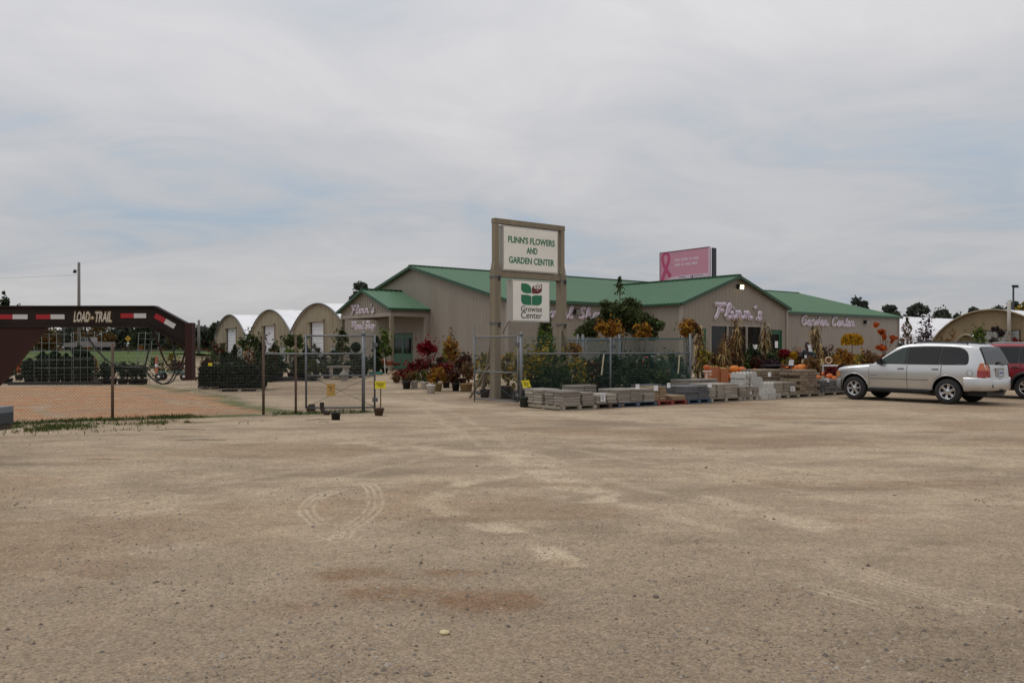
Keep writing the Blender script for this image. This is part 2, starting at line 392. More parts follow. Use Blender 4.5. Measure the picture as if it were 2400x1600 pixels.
    for px, py, rx, ry, k in ((2110,1286,60,12,.9),(2180,1272,80,8,.7),(1960,1240,60,6,.7),(1500,1125,90,7,.6),(1330,960,220,5,.45),(120,1085,170,14,.35),(800,975,90,6,.6),(690,968,60,6,.6)):  # dark patches; the one below the trailer neck paints in its shadow
        cx, cy = g(px, py); sx = rx/F*cy; sy = ry*cy*cy/3196
        q = np.hypot((x-cx)/sx, (y-cy)/sy) + 1.0*(fbm(x*2.5, y*2.5, 18, 5)-.5)
        dark = np.maximum(dark, k*(1-ss((q-.2)/.8)))
    dark *= (1-clay); rust *= (1-clay); dust *= (1-np.minimum(1, clay+weed))
    soil = np.clip(clay, 0, 1)*(1-np.clip(weed, 0, 1)*.9)
    me = bpy.data.meshes.new('gravel_lot')
    nv = nr*nt; me.vertices.add(nv); me.vertices.foreach_set('co', np.stack([x, y, z], 1).ravel())
    i = np.arange(nr-1)[:, None]*nt; j = np.arange(nt)[None, :]; j2 = (j+1) % nt
    q = np.stack([i+j, i+nt+j, i+nt+j2, i+j2], -1).reshape(-1, 4)[:, ::-1]
    nq = len(q); me.loops.add(nq*4); me.loops.foreach_set('vertex_index', q.ravel().astype(np.int32))
    me.polygons.add(nq); me.polygons.foreach_set('loop_start', np.arange(nq, dtype=np.int32)*4)
    me.update(calc_edges=True); me.polygons.foreach_set('use_smooth', np.ones(nq, bool)); me.validate()
    for nm, arr in (('clay', soil), ('weed', weed), ('dust', dust), ('tread', tread), ('rust', rust), ('dark', dark)):
        at_ = me.attributes.new(nm, 'FLOAT', 'POINT'); at_.data.foreach_set('value', np.clip(arr, 0, 1).astype(np.float32))
    m = bpy.data.materials.new('gravel'); m.use_nodes = True; n, l = m.node_tree.nodes, m.node_tree.links
    b = n['Principled BSDF']; b.inputs['Roughness'].default_value = 0.95; b.inputs['Specular IOR Level'].default_value = 0.15
    tcn = n.new('ShaderNodeTexCoord').outputs['Object']
    def noise(sc, det=5, ro=.6):
        k = n.new('ShaderNodeTexNoise'); k.inputs['Scale'].default_value = sc; k.inputs['Detail'].default_value = det; k.inputs['Roughness'].default_value = ro
        l.new(tcn, k.inputs['Vector']); return k.outputs['Fac']
    def mrange(v, a, b2, c, d):
        k = n.new('ShaderNodeMapRange'); l.new(v, k.inputs['Value'])
        for nm, val in zip(('From Min', 'From Max', 'To Min', 'To Max'), (a, b2, c, d)): k.inputs[nm].default_value = val
        return k.outputs[0]
    def math_(op, a, b2):
        k = n.new('ShaderNodeMath'); k.operation = op
        for ii, vv in enumerate((a, b2)):
            if isinstance(vv, (int, float)): k.inputs[ii].default_value = vv
            else: l.new(vv, k.inputs[ii])
        return k.outputs[0]
    def mix(fac, a, b2, blend='MIX'):
        k = n.new('ShaderNodeMix'); k.data_type = 'RGBA'; k.blend_type = blend
        for nm, vv in (('Factor', fac), ('A', a), ('B', b2)):
            if isinstance(vv, tuple): k.inputs[nm].default_value = (*vv, 1)
            elif isinstance(vv, (int, float)): k.inputs[nm].default_value = vv
            else: l.new(vv, k.inputs[nm])
        return k.outputs['Result']
    def attr(nm):
        k = n.new('ShaderNodeAttribute'); k.attribute_name = nm; return k.outputs['Fac']
    c = mix(mrange(noise(.55, 6), .35, .65, 0, 1), GRAV[0], GRAV[1])
    c = mix(mrange(noise(5, 6, .7), .3, .7, 0, .5), c, GRAV[2])
    c = mix(mrange(noise(1.7, 7, .72), .52, .72, 0, .45), c, (.34, .225, .15))
    c = mix(attr('dark'), c, GRAV[3])
    c = mix(math_('MULTIPLY', attr('dust'), mrange(noise(9, 5, .7), .3, .65, .45, 1)), c, GRAV[4])
    c = mix(math_('MULTIPLY', attr('tread'), .8), c, GRAV[5])
    c = mix(math_('MULTIPLY', attr('rust'), mrange(noise(7, 5, .7), .3, .65, .35, .85)), c, GRAV[6])
    cl = mix(mrange(noise(1.2, 6, .7), .35, .65, 0, 1), (.36,.155,.07), (.42,.26,.14))
    cl = mix(mrange(noise(3.2, 6, .75), .50, .66, 0, .85), cl, (.46,.36,.25))
    cl = mix(mrange(noise(2.3, 7, .8), .58, .68, 0, .8), cl, (.11,.07,.04))
    c = mix(attr('clay'), c, cl)
    gr = mix(mrange(noise(2.5, 5), .3, .7, 0, 1), (.042,.082,.014), (.068,.135,.020))
    c = mix(math_('MULTIPLY', attr('weed'), mrange(noise(8, 4, .7), .3, .6, .55, 1)), c, gr)
    # stones: bright and dark grains
    vo = n.new('ShaderNodeTexVoronoi'); vo.inputs['Scale'].default_value = 70; l.new(tcn, vo.inputs['Vector'])
    vc = n.new('ShaderNodeSeparateColor'); l.new(vo.outputs['Color'], vc.inputs[0])
    grain = mrange(vc.outputs[0], 0, 1, .76, 1.24)
    vo2 = n.new('ShaderNodeTexVoronoi'); vo2.inputs['Scale'].default_value = 26; l.new(tcn, vo2.inputs['Vector'])
    vc2 = n.new('ShaderNodeSeparateColor'); l.new(vo2.outputs['Color'], vc2.inputs[0])
    grain = math_('MULTIPLY', grain, mrange(vc2.outputs[1], 0, 1, .92, 1.08))
    grain = math_('MULTIPLY', grain, mrange(noise(38, 4, .75), .3, .7, .86, 1.14))
    k = n.new('ShaderNodeHueSaturation'); l.new(c, k.inputs['Color']); l.new(grain, k.inputs['Value']); l.new(k.outputs[0], b.inputs['Base Color'])
    h = math_('ADD', math_('MULTIPLY', vo.outputs['Distance'], -.6), math_('ADD', math_('MULTIPLY', vo2.outputs['Distance'], -.7), noise(30, 5, .7)))
    bp = n.new('ShaderNodeBump'); bp.inputs['Strength'].default_value = .55; bp.inputs['Distance'].default_value = .018
    l.new(h, bp.inputs['Height']); l.new(bp.outputs[0], b.inputs['Normal'])
    me.materials.append(m)
    link('gravel_lot', me, kind='structure', label='wide bare gravel and dirt parking lot with tyre tracks and rusty patches')
GRAV = [(.265,.198,.135), (.295,.228,.160), (.22,.165,.113), (.165,.122,.083), (.50,.388,.265), (.62,.51,.365), (.215,.122,.066)]
build_ground()

# loose stones on the lot
def build_stones():
    st = [mat('stone_pale', (.39,.34,.275), .9, rnd=0), mat('stone_grey', (.24,.20,.165), .9), mat('stone_dark', (.135,.112,.088), .9), mat('stone_tan', (.33,.25,.175), .9)]
    mb = MB(); base = [(1,0,0),(0,1,0),(-1,0,0),(0,-1,0),(0,0,1)]
    N = 26000
    d = 3.9*np.exp(rng.uniform(0, 1, N)**1.25*math.log(16/3.9)); px = rng.uniform(-60, 2460, N)
    for i in range(N):
        x, y = P(px[i], d[i]), d[i]; s = float(rng.lognormal(math.log(.0062), .5)); s = min(s, .026)
        if fbm(np.array(x*.9), np.array(y*.9), 161, 4) < rng.uniform(.36, .56): continue
        a = rng.uniform(0, 6.28); ca, sa = math.cos(a), math.sin(a); q = rng.uniform(.6, 1.2, 5)
        zz = float(gz(x, y)) + .05*(float(fbm(np.array(x*.35), np.array(y*.35), 3, 4))-.5)+.012*(float(fbm(np.array(x*2.3), np.array(y*2.3), 9, 4))-.5)
        vs = [(x+(bx*ca-by*sa)*s*q[k], y+(bx*sa+by*ca)*s*q[k]*.8, zz+bz*s*.75*q[k]) for k, (bx, by, bz) in enumerate(base)]
        mb.add(vs, [(0,1,4),(1,2,4),(2,3,4),(3,0,4)], st[rng.choice(4, p=[.28,.4,.17,.15])])
    mb.build('loose_gravel', kind='stuff', label='loose gravel stones scattered over the near part of the lot')
    big = [(270,1200,.03),(845,1348,.022),(930,1384,.035),(430,1383,.03),(1300,1240,.03),(2096,1161,.05),(1537,1398,.06),(1770,1335,.03),(1925,1377,.03),(2150,1424,.04),(2095,1345,.03),(1655,1095,.05)]
    for i, (px, py, s) in enumerate(big):
        x, y = at(px, py); mb = MB(); v = []
        nm = ['small dark stone lying', 'flat dark stone lying', 'rounded dark stone lying'][i % 3]
        s *= .45; mb.lathe([(s*.55,-.005),(s,s*.15),(s*.7,s*.42),(s*.2,s*.5)], st[2], 7)
        o = mb.build('stone', None, (x, y, float(gz(x, y)))); o.scale = (1.2, .8, 1); o.rotation_euler[2] = i*1.3
        where = ['left of the tyre prints', 'just left of the rusty stain', 'above the left rusty stain', 'alone in the left foreground', 'below the curved pale track', 'far right below the silver car', 'in the right foreground', 'right of the centre foreground', 'in the right foreground among stones', 'near the right edge foreground', 'by the streaks at the right', 'right of centre below the red pallet'][i]
        o['label'] = nm + ' on the gravel ' + where; o['category'] = 'stone'; o['group'] = 'dark stones lying on the lot'
    x, y = at(1042, 1484); mb = MB(); mb.lathe([(.0,0),(.028,.002),(.033,.008),(.026,.016),(0,.018)], mat('lid_cream', (.55,.47,.25), .5), 14)
    o = mb.build('bottle_cap', None, (x, y, .0)); o['label'] = 'round pale yellow lid lying alone on the front gravel'; o['category'] = 'lid'
build_stones()

# ------------------------------------------------------------------ common materials
M_SIDE = mat('tan_siding', (.262,.230,.186), .55, var=.07, scale=1.1, streak=.25, dirt=(.185,.150,.112), dirt_amt=.38, dirt_scale=.9)
M_TRIM = mat('tan_trim', (.31,.27,.225), .5, var=.06)
M_ROOF = mat('green_metal_roof', (.080,.178,.096), .5, spec=.35, var=.06, scale=.6, dirt=(.10,.15,.09), dirt_amt=.35, dirt_scale=.35)
M_ROOFT = mat('dark_green_trim', (.018,.066,.033), .45, var=.08)
M_DOOR = mat('green_door_paint', (.016,.105,.048), .4, var=.08)
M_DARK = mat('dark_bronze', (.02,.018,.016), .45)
M_BLACK = mat('black_plastic', (.012,.012,.013), .5, var=.15)
M_WHITE = mat('white_paint', (.78,.77,.75), .5, var=.05)
M_LAV = mat('lavender_letter', (.50,.40,.49), .5, var=.05)
M_LETW = mat('letter_white_edge', (.86,.82,.85), .5, var=.05)
M_GALV = mat('galvanised_steel', (.17,.18,.19), .5, .5, var=.14, scale=9)
M_GALVD = mat('weathered_galvanised_steel', (.12,.125,.13), .55, .4, var=.2, scale=8)
M_RUST = mat('rusty_post', (.115,.075,.05), .75, .2, var=.3, scale=12)
M_GLASS = glassmat('shop_glass', (.012,.013,.013), .05, .8)
M_WOOD = mat('weathered_timber', (.235,.195,.135), .85, var=.2, scale=3, streak=.12, bump=.25, bscale=18, dirt=(.13,.11,.08), dirt_amt=.55, dirt_scale=2)
M_LUMBER = mat('grey_lumber', (.30,.26,.20), .85, var=.25, scale=4, rnd=.12)
M_INT = mat('dim_interior', (.10,.09,.08), .9)
M_CONC = mat('porch_concrete', (.36,.34,.30), .9, var=.12)

# ------------------------------------------------------------------ script lettering, drawn as strokes
GL = {
 'F': (.80, [[(.05,.98),(.30,.93),(.78,.98)], [(.34,.94),(.33,.5),(.22,.03),(.12,.02)], [(.30,.52),(.66,.54)]]),
 'l': (.42, [[(.02,.12),(.18,.45),(.36,.85),(.27,1.0),(.16,.86),(.11,.3),(.18,.03),(.30,.03),(.42,.14)]]),
 'i': (.34, [[(.02,.30),(.13,.50),(.11,.18),(.18,.02),(.34,.14)], [(.15,.70),(.17,.72)]]),
 'n': (.62, [[(.0,.42),(.08,.5),(.09,.25),(.08,.02)], [(.09,.3),(.22,.48),(.32,.46),(.34,.2),(.40,.02),(.60,.14)]]),
 "'": (.30, [[(.16,1.0),(.19,.92),(.12,.78)]]),
 's': (.46, [[(.02,.10),(.16,.0),(.36,.08),(.30,.24),(.16,.36),(.20,.5),(.34,.46)]]),
 'G': (.78, [[(.62,.84),(.50,.98),(.26,.9),(.10,.52),(.16,.12),(.38,.02),(.58,.16),(.62,.45),(.42,.44)], [(.62,.45),(.62,.1)]]),
 'a': (.60, [[(.38,.40),(.26,.5),(.06,.36),(.06,.08),(.22,.0),(.36,.14)], [(.42,.52),(.40,.10),(.48,.0),(.60,.12)]]),
 'r': (.46, [[(.0,.36),(.10,.56),(.16,.46),(.32,.48),(.27,.15),(.33,.02),(.46,.12)]]),
 'd': (.60, [[(.42,.42),(.26,.5),(.08,.34),(.08,.1),(.22,.02),(.38,.16),(.46,.6),(.48,1.0),(.44,.5),(.42,.12),(.50,.02),(.60,.12)]]),
 'e': (.48, [[(.06,.24),(.24,.25),(.36,.38),(.26,.52),(.10,.40),(.06,.12),(.22,.0),(.48,.14)]]),
 'C': (.76, [[(.64,.80),(.50,.98),(.26,.9),(.10,.52),(.14,.14),(.36,.02),(.64,.18)]]),
 't': (.38, [[(.18,.92),(.14,.3),(.16,.04),(.26,.02),(.38,.14)], [(.02,.56),(.36,.6)]]),
 'o': (.50, [[(.26,.5),(.10,.38),(.08,.14),(.22,.02),(.38,.14),(.38,.38),(.26,.5),(.40,.44),(.50,.46)]]),
 'S': (.66, [[(.06,.16),(.22,.02),(.46,.1),(.50,.3),(.30,.5),(.18,.7),(.30,.94),(.48,.96),(.56,.82)]]),
 'h': (.60, [[(.05,.06),(.14,.5),(.26,.92),(.18,1.0),(.10,.8),(.08,.03)], [(.09,.3),(.24,.48),(.34,.4),(.36,.14),(.44,.02),(.60,.14)]]),
 'p': (.58, [[(.04,.4),(.12,.5),(.10,.1),(.07,-.32)], [(.11,.36),(.26,.5),(.42,.36),(.38,.1),(.22,.02),(.12,.12)]]),
}
def script(root, word, x0, x1, z0, cap, y, wt=.085, edge=1.75, tail=False):
    tot = sum(GL[c][0] if c != ' ' else .42 for c in word); sx = (x1-x0)/tot/cap; u = 0
    for c in word:
        if c == ' ': u += .42; continue
        w, strokes = GL[c]; mb = MB()
        for st in strokes:
            p = smooth([(q[0]+u, q[1]) for q in st], 2)
            def w3(off): return [(x0+(a*sx+.16*(b))*cap-.05*cap, y-off, z0+b*cap) for a, b in p]
            mb.tube(w3(0.02), wt*cap*edge, M_LETW, 6); mb.tube(w3(wt*cap*edge*1.15), wt*cap*.98, M_LAV, 6)
        o = mb.build('letter', root); u += w
        # flatten the letter like cut sheet material
        co = np.empty(len(o.data.vertices)*3); o.data.vertices.foreach_get('co', co); co = co.reshape(-1, 3)
        co[:, 1] = y + (co[:, 1]-y)*.45 - .02; o.data.vertices.foreach_set('co', co.ravel())

# ------------------------------------------------------------------ the shop
TH = R(37.844); E1 = np.array([math.cos(TH), math.sin(TH)]); E2 = np.array([-math.sin(TH), math.cos(TH)])
GA = 0.3; ORG = np.array([-.241, 43.0])
def bw(x, y): q = ORG + E1*x + E2*y; return float(q[0]), float(q[1])
LB, WB, HE, HR = 40.4, 18.9, 4.18-GA, 6.578-GA
WX0, WX1, WY, HW = 9.54, 19.54, 3.473, 5.89-GA
PD, PY0, PY1, HP, HPE = 2.522, 7.706, 14.063, 5.128-GA, 3.966-GA
shop = thing('garden_center_building', 'tan metal garden centre building with green ribbed roofs, an entry gable and a porch', 'shop building', (ORG[0], ORG[1], GA), TH)

def slab(mb, a, b, c, d, t, m):
    """roof slope a-b (eave) c-d (ridge side, c above b) with thickness t"""
    a, b, c, d = map(Vector, (a, b, c, d)); n = (b-a).cross(d-a).normalized()
    if n.z < 0: n = -n
    top = [a, b, c, d]; bot = [p - n*t for p in top]
    mb.add(top+bot, [(0,1,2,3),(7,6,5,4),(0,4,5,1),(1,5,6,2),(2,6,7,3),(3,7,4,0)], m)
def roof_slope(name, a, b, c, d, rib=.32, lines=None):
    """a->b along the eave, d->c along the ridge; ribs run from eave to ridge"""
    mb = MB(); slab(mb, a, b, c, d, .05, M_ROOF); o = mb.build(name, shop)
    a, b, c, d = map(Vector, (a, b, c, d)); n = (b-a).cross(d-a).normalized()
    if n.z < 0: n = -n
    L = (b-a).length; k = int(L/rib); rb = MB()
    L_ = lines or [(a.lerp(b, min(1, (i+.15)/k)), d.lerp(c, min(1, (i+.15)/k))) for i in range(k+1)]
    for p, q in L_:
        p, q = Vector(p)+n*.004, Vector(q)+n*.004
        if (q-p).length < .15: continue
        s = (b-a).normalized(); w, h = .035, .034
        vs = [p-s*w, p+s*w, q+s*w, q-s*w, p-s*w*.4+n*h, p+s*w*.4+n*h, q+s*w*.4+n*h, q-s*w*.4+n*h]
        rb.add(vs, [(4,5,6,7),(0,1,5,4),(1,2,6,5),(2,3,7,6),(3,0,4,7)], M_ROOF)
    rb.build('roof_ribs', o, kind='stuff')
    return o
ov = .22
slope_m = (HR-HE)/(WB/2); ze = HE - slope_m*ov
rf = [roof_slope('roof', (-ov,-ov,ze+.06), (LB+ov,-ov,ze+.06), (LB+ov,WB/2,HR+.06), (-ov,WB/2,HR+.06)),
      roof_slope('roof', (-ov,WB+ov,ze+.06), (LB+ov,WB+ov,ze+.06), (LB+ov,WB/2,HR+.06), (-ov,WB/2,HR+.06))]
# entry wing roof: ridge runs back into the main slope
wm = (WX0+WX1)/2; sw = (HW-HE)/((WX1-WX0)/2); zw = HE - sw*ov; yb = (HW-HE)/slope_m
def wing_ribs(sx):
    o = []; y = -WY-ov+.06; hw_ = (WX1-WX0)/2+ov
    while y < yb-.1:
        u = hw_ if y < 0 else min(hw_, (HW-HE-slope_m*y)/sw); o.append(((wm+sx*u, y, HW+.05-sw*u), (wm+sx*.05, y, HW+.05-sw*.05))); y += .32
    return o
roof_slope('roof', (WX0-ov,-WY-ov,zw+.05), (WX0-ov,-.05,zw+.05), (wm,yb+.3,HW+.05), (wm,-WY-ov,HW+.05), lines=wing_ribs(-1))
roof_slope('roof', (WX1+ov,-WY-ov,zw+.05), (WX1+ov,-.05,zw+.05), (wm,yb+.3,HW+.05), (wm,-WY-ov,HW+.05), lines=wing_ribs(1))
# porch roof
pm = (PY0+PY1)/2; sp = (HP-HPE)/((PY1-PY0)/2); zp = HPE - sp*ov
roof_slope('roof', (-PD-ov,PY0-ov,zp+.05), (-.03,PY0-ov,zp+.05), (-.03,pm,HP+.05), (-PD-ov,pm,HP+.05))
roof_slope('roof', (-PD-ov,PY1+ov,zp+.05), (-.03,PY1+ov,zp+.05), (-.03,pm,HP+.05), (-PD-ov,pm,HP+.05))
# ridge caps, eave and rake trim
def trim(pts, w=.06, h=.17, m=M_ROOFT, name='roof_trim'):
    mb = MB()
    for p, q in pts: mb.bar(p, q, w, h, m)
    mb.build(name, shop)
trim([((-ov-.03,WB/2,HR+.09),(LB+ov+.03,WB/2,HR+.09))], .36, .07, name='ridge_cap')
trim([((wm,-WY-ov-.03,HW+.09),(wm,yb+.2,HW+.09))], .30, .07, name='ridge_cap')
trim([((-PD-ov-.03,pm,HP+.09),(-.03,pm,HP+.09))], .26, .06, name='ridge_cap')
trim([((-ov-.03,-ov-.03,ze-.0),(WX0-ov,-ov-.03,ze))], name='eave_trim'); trim([((WX1+ov,-ov-.03,ze),(LB+ov+.03,-ov-.03,ze))], name='eave_trim')
for x in (-ov-.034, LB+ov+.034):
    trim([((x,-ov-.06,ze-.02),(x,WB/2,HR-.02))]); trim([((x,WB+ov+.06,ze-.02),(x,WB/2,HR-.02))])
for s, xx in ((-1, WX0-ov), (1, WX1+ov)):
    trim([((xx,-WY-ov-.034,zw-.03),(wm,-WY-ov-.034,HW-.03))]); trim([((xx+s*.034,-WY-ov,zw-.01),(xx+s*.034,-ov-.1,zw-.01))], .05, .12, name='eave_trim')
for s, yy in ((-1, PY0-ov), (1, PY1+ov)):
    trim([((-PD-ov-.034,yy,zp-.03),(-PD-ov-.034,pm,HP-.03))], .05, .14); trim([((-PD-ov,yy+s*.03,zp-.0),(-.06,yy+s*.03,zp-.0))], .05, .12, name='eave_trim')

def wall(poly, a, b, plane, name='wall', openings=(), ribs=None):
    """siding wall: polygon extruded; ribs = (axis position of face, outward sign, top function, u0, u1)"""
    mb = MB(); mb.prism(poly, a, b, M_SIDE, plane); o = mb.build(name, shop)
    if ribs:
        face, sg, top, u0, u1 = ribs; rb = MB(); k = int((u1-u0)/.305)
        for i in range(k+1):
            u = u0+.05+i*.305
            if u > u1-.05: break
            segs = [(0.0, top(u))]
            for (o0, o1, oz0, oz1) in openings:
                if o0-.05 < u < o1+.05: segs = [(max(oz1, 0), top(u))] if oz0 <= 0.01 else [(0, oz0), (oz1, top(u))]
            for z0, z1 in segs:
                if z1-z0 < .1: continue
                z1 -= .06; f0, f1 = face, face+sg*.014
                ap = 'XZ' if plane == 'XZ' else 'YZ'
                w = .045
                if plane == 'XZ': vs = [(u-w,f0,z0),(u+w,f0,z0),(u+w,f0,z1),(u-w,f0,z1),(u-w*.5,f1,z0),(u+w*.5,f1,z0),(u+w*.5,f1,z1),(u-w*.5,f1,z1)]
                else: vs = [(f0,u-w,z0),(f0,u+w,z0),(f0,u+w,z1),(f0,u-w,z1),(f1,u-w*.5,z0),(f1,u+w*.5,z0),(f1,u+w*.5,z1),(f1,u-w*.5,z1)]
                rb.add(vs, [(4,5,6,7),(0,1,5,4),(1,2,6,5),(2,3,7,6),(3,0,4,7)], M_SIDE)
        rb.build('siding_ribs', o, kind='stuff')
    return o
zb = -.35
gtop = lambda y: HE + slope_m*min(y, WB-y)
# gable end with a double door under the porch
D0, D1, DH = 9.5, 12.0, 2.28
wall([(0,zb),(D0,zb),(D0,DH),(D1,DH),(D1,zb),(WB,zb),(WB,HE),(WB/2,HR),(0,HE)], 0, .14, 'YZ', openings=[(D0,D1,0,DH)], ribs=(0,-1,gtop,0,WB))
wall([(0,zb),(WB,zb),(WB,HE),(WB/2,HR),(0,HE)], LB-.14, LB, 'YZ', ribs=(LB,1,gtop,0,WB))
wall([(.142,zb),(WX0+.16,zb),(WX0+.16,HE),(.142,HE)], 0, .14, 'XZ', ribs=(0,-1,lambda u: HE-.08,.14,WX0))
wall([(WX1-.16,zb),(LB-.142,zb),(LB-.142,HE),(WX1-.16,HE)], 0, .14, 'XZ', ribs=(0,-1,lambda u: HE-.08,WX1,LB))
wall([(.142,zb),(LB-.142,zb),(LB-.142,HE),(.142,HE)], WB-.14, WB, 'XZ')
# entry wing walls; openings: side door, three panes, green door
OP = [(11.2,11.72,0,2.46),(12.10,16.98,0,2.62),(17.62,19.1,0,2.48)]
poly = [(WX0,zb)]
for o0, o1, z0, z1 in OP: poly += [(o0,zb),(o0,z1),(o1,z1),(o1,zb)]
poly += [(WX1,zb),(WX1,HE),(wm,HW),(WX0,HE)]
wtop = lambda x: HE + sw*min(x-WX0, WX1-x)
wall(poly, -WY, -WY+.14, 'XZ', openings=OP, ribs=(-WY,-1,wtop,WX0,WX1))
wall([(-WY+.142,zb),(-.002,zb),(-.002,HE),(-WY+.142,HE)], WX0, WX0+.14, 'YZ', ribs=(WX0,-1,lambda u: HE-.05,-WY+.1,-.05))
wall([(-WY+.142,zb),(-.002,zb),(-.002,HE),(-WY+.142,HE)], WX1-.14, WX1, 'YZ', ribs=(WX1,1,lambda u: HE-.05,-WY+.1,-.05))
for x, y in ((-.02,-.02),(LB+.02,-.02),(-.02,WB+.02),(LB+.02,WB+.02)): mb = MB(); mb.span((x-.07,y-.07,zb),(x+.07,y+.07,HE-.06),M_TRIM); mb.build('corner_trim', shop)
for x in (WX0-.02, WX1+.02): mb = MB(); mb.span((x-.08,-WY-.09,zb),(x+.08,-WY+.07,HE-.03),M_TRIM); mb.build('corner_trim', shop)
# storefront
mb = MB(); x0, x1, z1 = OP[1][0], OP[1][1], OP[1][3]
for x in (x0+.0, 13.67, 15.5, x1-.0): mb.span((x-.06,-WY-.03,zb),(x+.06,-WY+.12,z1),M_TRIM)
mb.span((x0-.06,-WY-.035,z1),(x1+.06,-WY+.10,z1+.10),M_TRIM)
win = mb.build('window', shop)
for a, b in ((x0+.062,13.605),(13.735,15.435),(15.565,x1-.062)):
    g = MB(); g.span((a,-WY+.05,zb),(b,-WY+.07,z1-.002),M_GLASS); g.build('pane', win)
mb = MB()
mb.span((10.0+.0,-WY+.2,-.01),(19.3,9.0,0.02),M_INT); mb.build('shop_floor', shop)
mb = MB(); mb.span((9.8,6.0,0),(19.3,6.1,2.6),M_INT); mb.span((13,1.5,.02),(16,2.3,1.0),M_INT); mb.span((16.5,2.5,.02),(17.3,4,1.6),M_INT); mb.build('interior_counter', shop)
def doorset(parent, mbx, px0, px1, h, y, leaves, ax='X', glass=(.30,.9)):
    """framed door with glazed leaf or leaves in the plane y"""
    def S(m_, a, b, mt):
        if ax == 'X': m_.span(a, b, mt)
        else: m_.span((a[1], a[0], a[2]), (b[1], b[0], b[2]), mt)
    fr = MB()
    S(fr,(px0,y-.05,zb),(px0+.09,y+.10,h),M_ROOFT); S(fr,(px1-.09,y-.05,zb),(px1,y+.10,h),M_ROOFT); S(fr,(px0+.092,y-.05,h-.1),(px1-.092,y+.10,h),M_ROOFT)
    fr.build('door_frame', parent)
    n = len(leaves); w = (px1-px0-.19)/n
    for i, (gz0, gz1) in enumerate(leaves):
        a = px0+.095+i*w; b = a+w-.006; lf = MB(); s = .13
        S(lf,(a,y,.02),(a+s,y+.045,h-.104),M_DOOR); S(lf,(b-s,y,.02),(b,y+.045,h-.104),M_DOOR)
        S(lf,(a+s+.001,y,.02),(b-s-.001,y+.045,gz0),M_DOOR); S(lf,(a+s+.001,y,gz1),(b-s-.001,y+.045,h-.104),M_DOOR)
        d = lf.build('door', parent); g = MB(); S(g,(a+s+.002,y+.015,gz0+.002),(b-s-.002,y+.03,gz1-.002),M_GLASS); g.build('door_glass', d)
        k = MB(); S(k,(b-s+.03,y-.06,1.0),(b-s+.08,y-.03,1.22),M_GALV); k.build('handle', d)
doorset(shop, None, D0, D1, DH, .04, [(1.0,1.95),(1.0,1.95)], 'Y')
doorset(shop, None, OP[2][0], OP[2][1], OP[2][3], -WY+.03, [(.55,2.2)], 'X')
mb = MB(); mb.span((11.2,-WY+.02,zb),(11.72,-WY+.08,2.46),M_DOOR); mb.build('door', shop)
# papers on the glass
for a, z0, w, h in ((16.1,1.0,.45,.55),(18.35,1.35,.32,.42)):
    m2 = MB(); m2.span((a,-WY-.012,z0),(a+w,-WY-.008,z0+h),M_WHITE); m2.build('paper_notice', shop)
# porch: posts, beams, gable panel, ceiling
mb = MB(); zbm, zpt = 3.47-GA, 3.47-GA
mb.prism([(PY0,zbm+.22),(PY1,zbm+.22),(PY1,HPE),(pm,HP),(PY0,HPE)], -PD, -PD+.1, M_SIDE, 'YZ')
pg = mb.build('porch_gable', shop); rb = MB()
for i in range(40):
    u = PY0+.1+i*.305
    if u > PY1: break
    rb.span((-PD-.018,u-.025,zbm+.23),(-PD,u+.025,HPE+sp*min(u-PY0,PY1-u)-.08),M_SIDE)
rb.build('siding_ribs', pg, kind='stuff')
mb = MB()
mb.span((-PD-.03,PY0-.04,zbm),(-PD+.12,PY1+.04,zbm+.22),M_TRIM); mb.span((-PD+.122,PY0-.04,zbm),(-.02,PY0+.1,zbm+.22),M_TRIM); mb.span((-PD+.122,PY1-.1,zbm),(-.02,PY1+.04,zbm+.22),M_TRIM)
mb.build('porch_beam', shop)
for ya_ in (PY0, PY1-.08): mb = MB(); mb.span((-PD+.122,ya_,zbm+.222),(-.02,ya_+.08,HPE-.02),M_SIDE); mb.build('porch_side_panel', shop)
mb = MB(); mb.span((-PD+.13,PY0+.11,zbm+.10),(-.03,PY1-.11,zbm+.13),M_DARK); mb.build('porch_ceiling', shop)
for x, y in ((-PD+.06,PY0+.06),(-PD+.06,PY1-.06),(-.13,PY0+.06)):
    mb = MB(); mb.span((x-.10,y-.10,zb),(x+.10,y+.10,zbm-.002),M_WOOD if x < -1 else M_TRIM); mb.build('porch_post', shop)
mb = MB(); mb.span((-PD-.4,PY0-.4,-.30),(-.005,PY1+.4,-.06),M_CONC); mb.build('porch_floor', shop)
# wall lamps
def walllamp(x, y, z, lit=False, label=''):
    mb = MB(); mb.span((x-.16,y-.10,z-.12),(x+.16,y-.022,z+.14),M_DARK); mb.prism([(y-.30,z+.12),(y-.1,z+.16),(y-.1,z-.1),(y-.26,z-.06)], x-.2, x+.2, M_DARK, 'YZ')
    o = mb.build('wall_lamp', shop); g = MB()
    lm = mat('lit_lamp_glass', (1.0,.93,.55), .3, emit=3) if lit else mat('lamp_glass', (.20,.19,.17), .25)
    g.prism([(y-.31,z+.08),(y-.302,z+.10),(y-.275,z-.12),(y-.285,z-.14)], x-.17, x+.17, lm, 'YZ')
    g.build('lamp_glass', o)
walllamp(wm+.12, -WY, HW-.62, True); walllamp(4.75, 0, 3.35); walllamp(20.3, 0, 3.2); walllamp(35.2, 0, 3.35)
# downpipe / conduit
mb = MB(); mb.tube([(WX1+.25,-.06,HE-.1),(WX1+.25,-.06,-.2)], .04, M_TRIM, 8); mb.build('downpipe', shop)
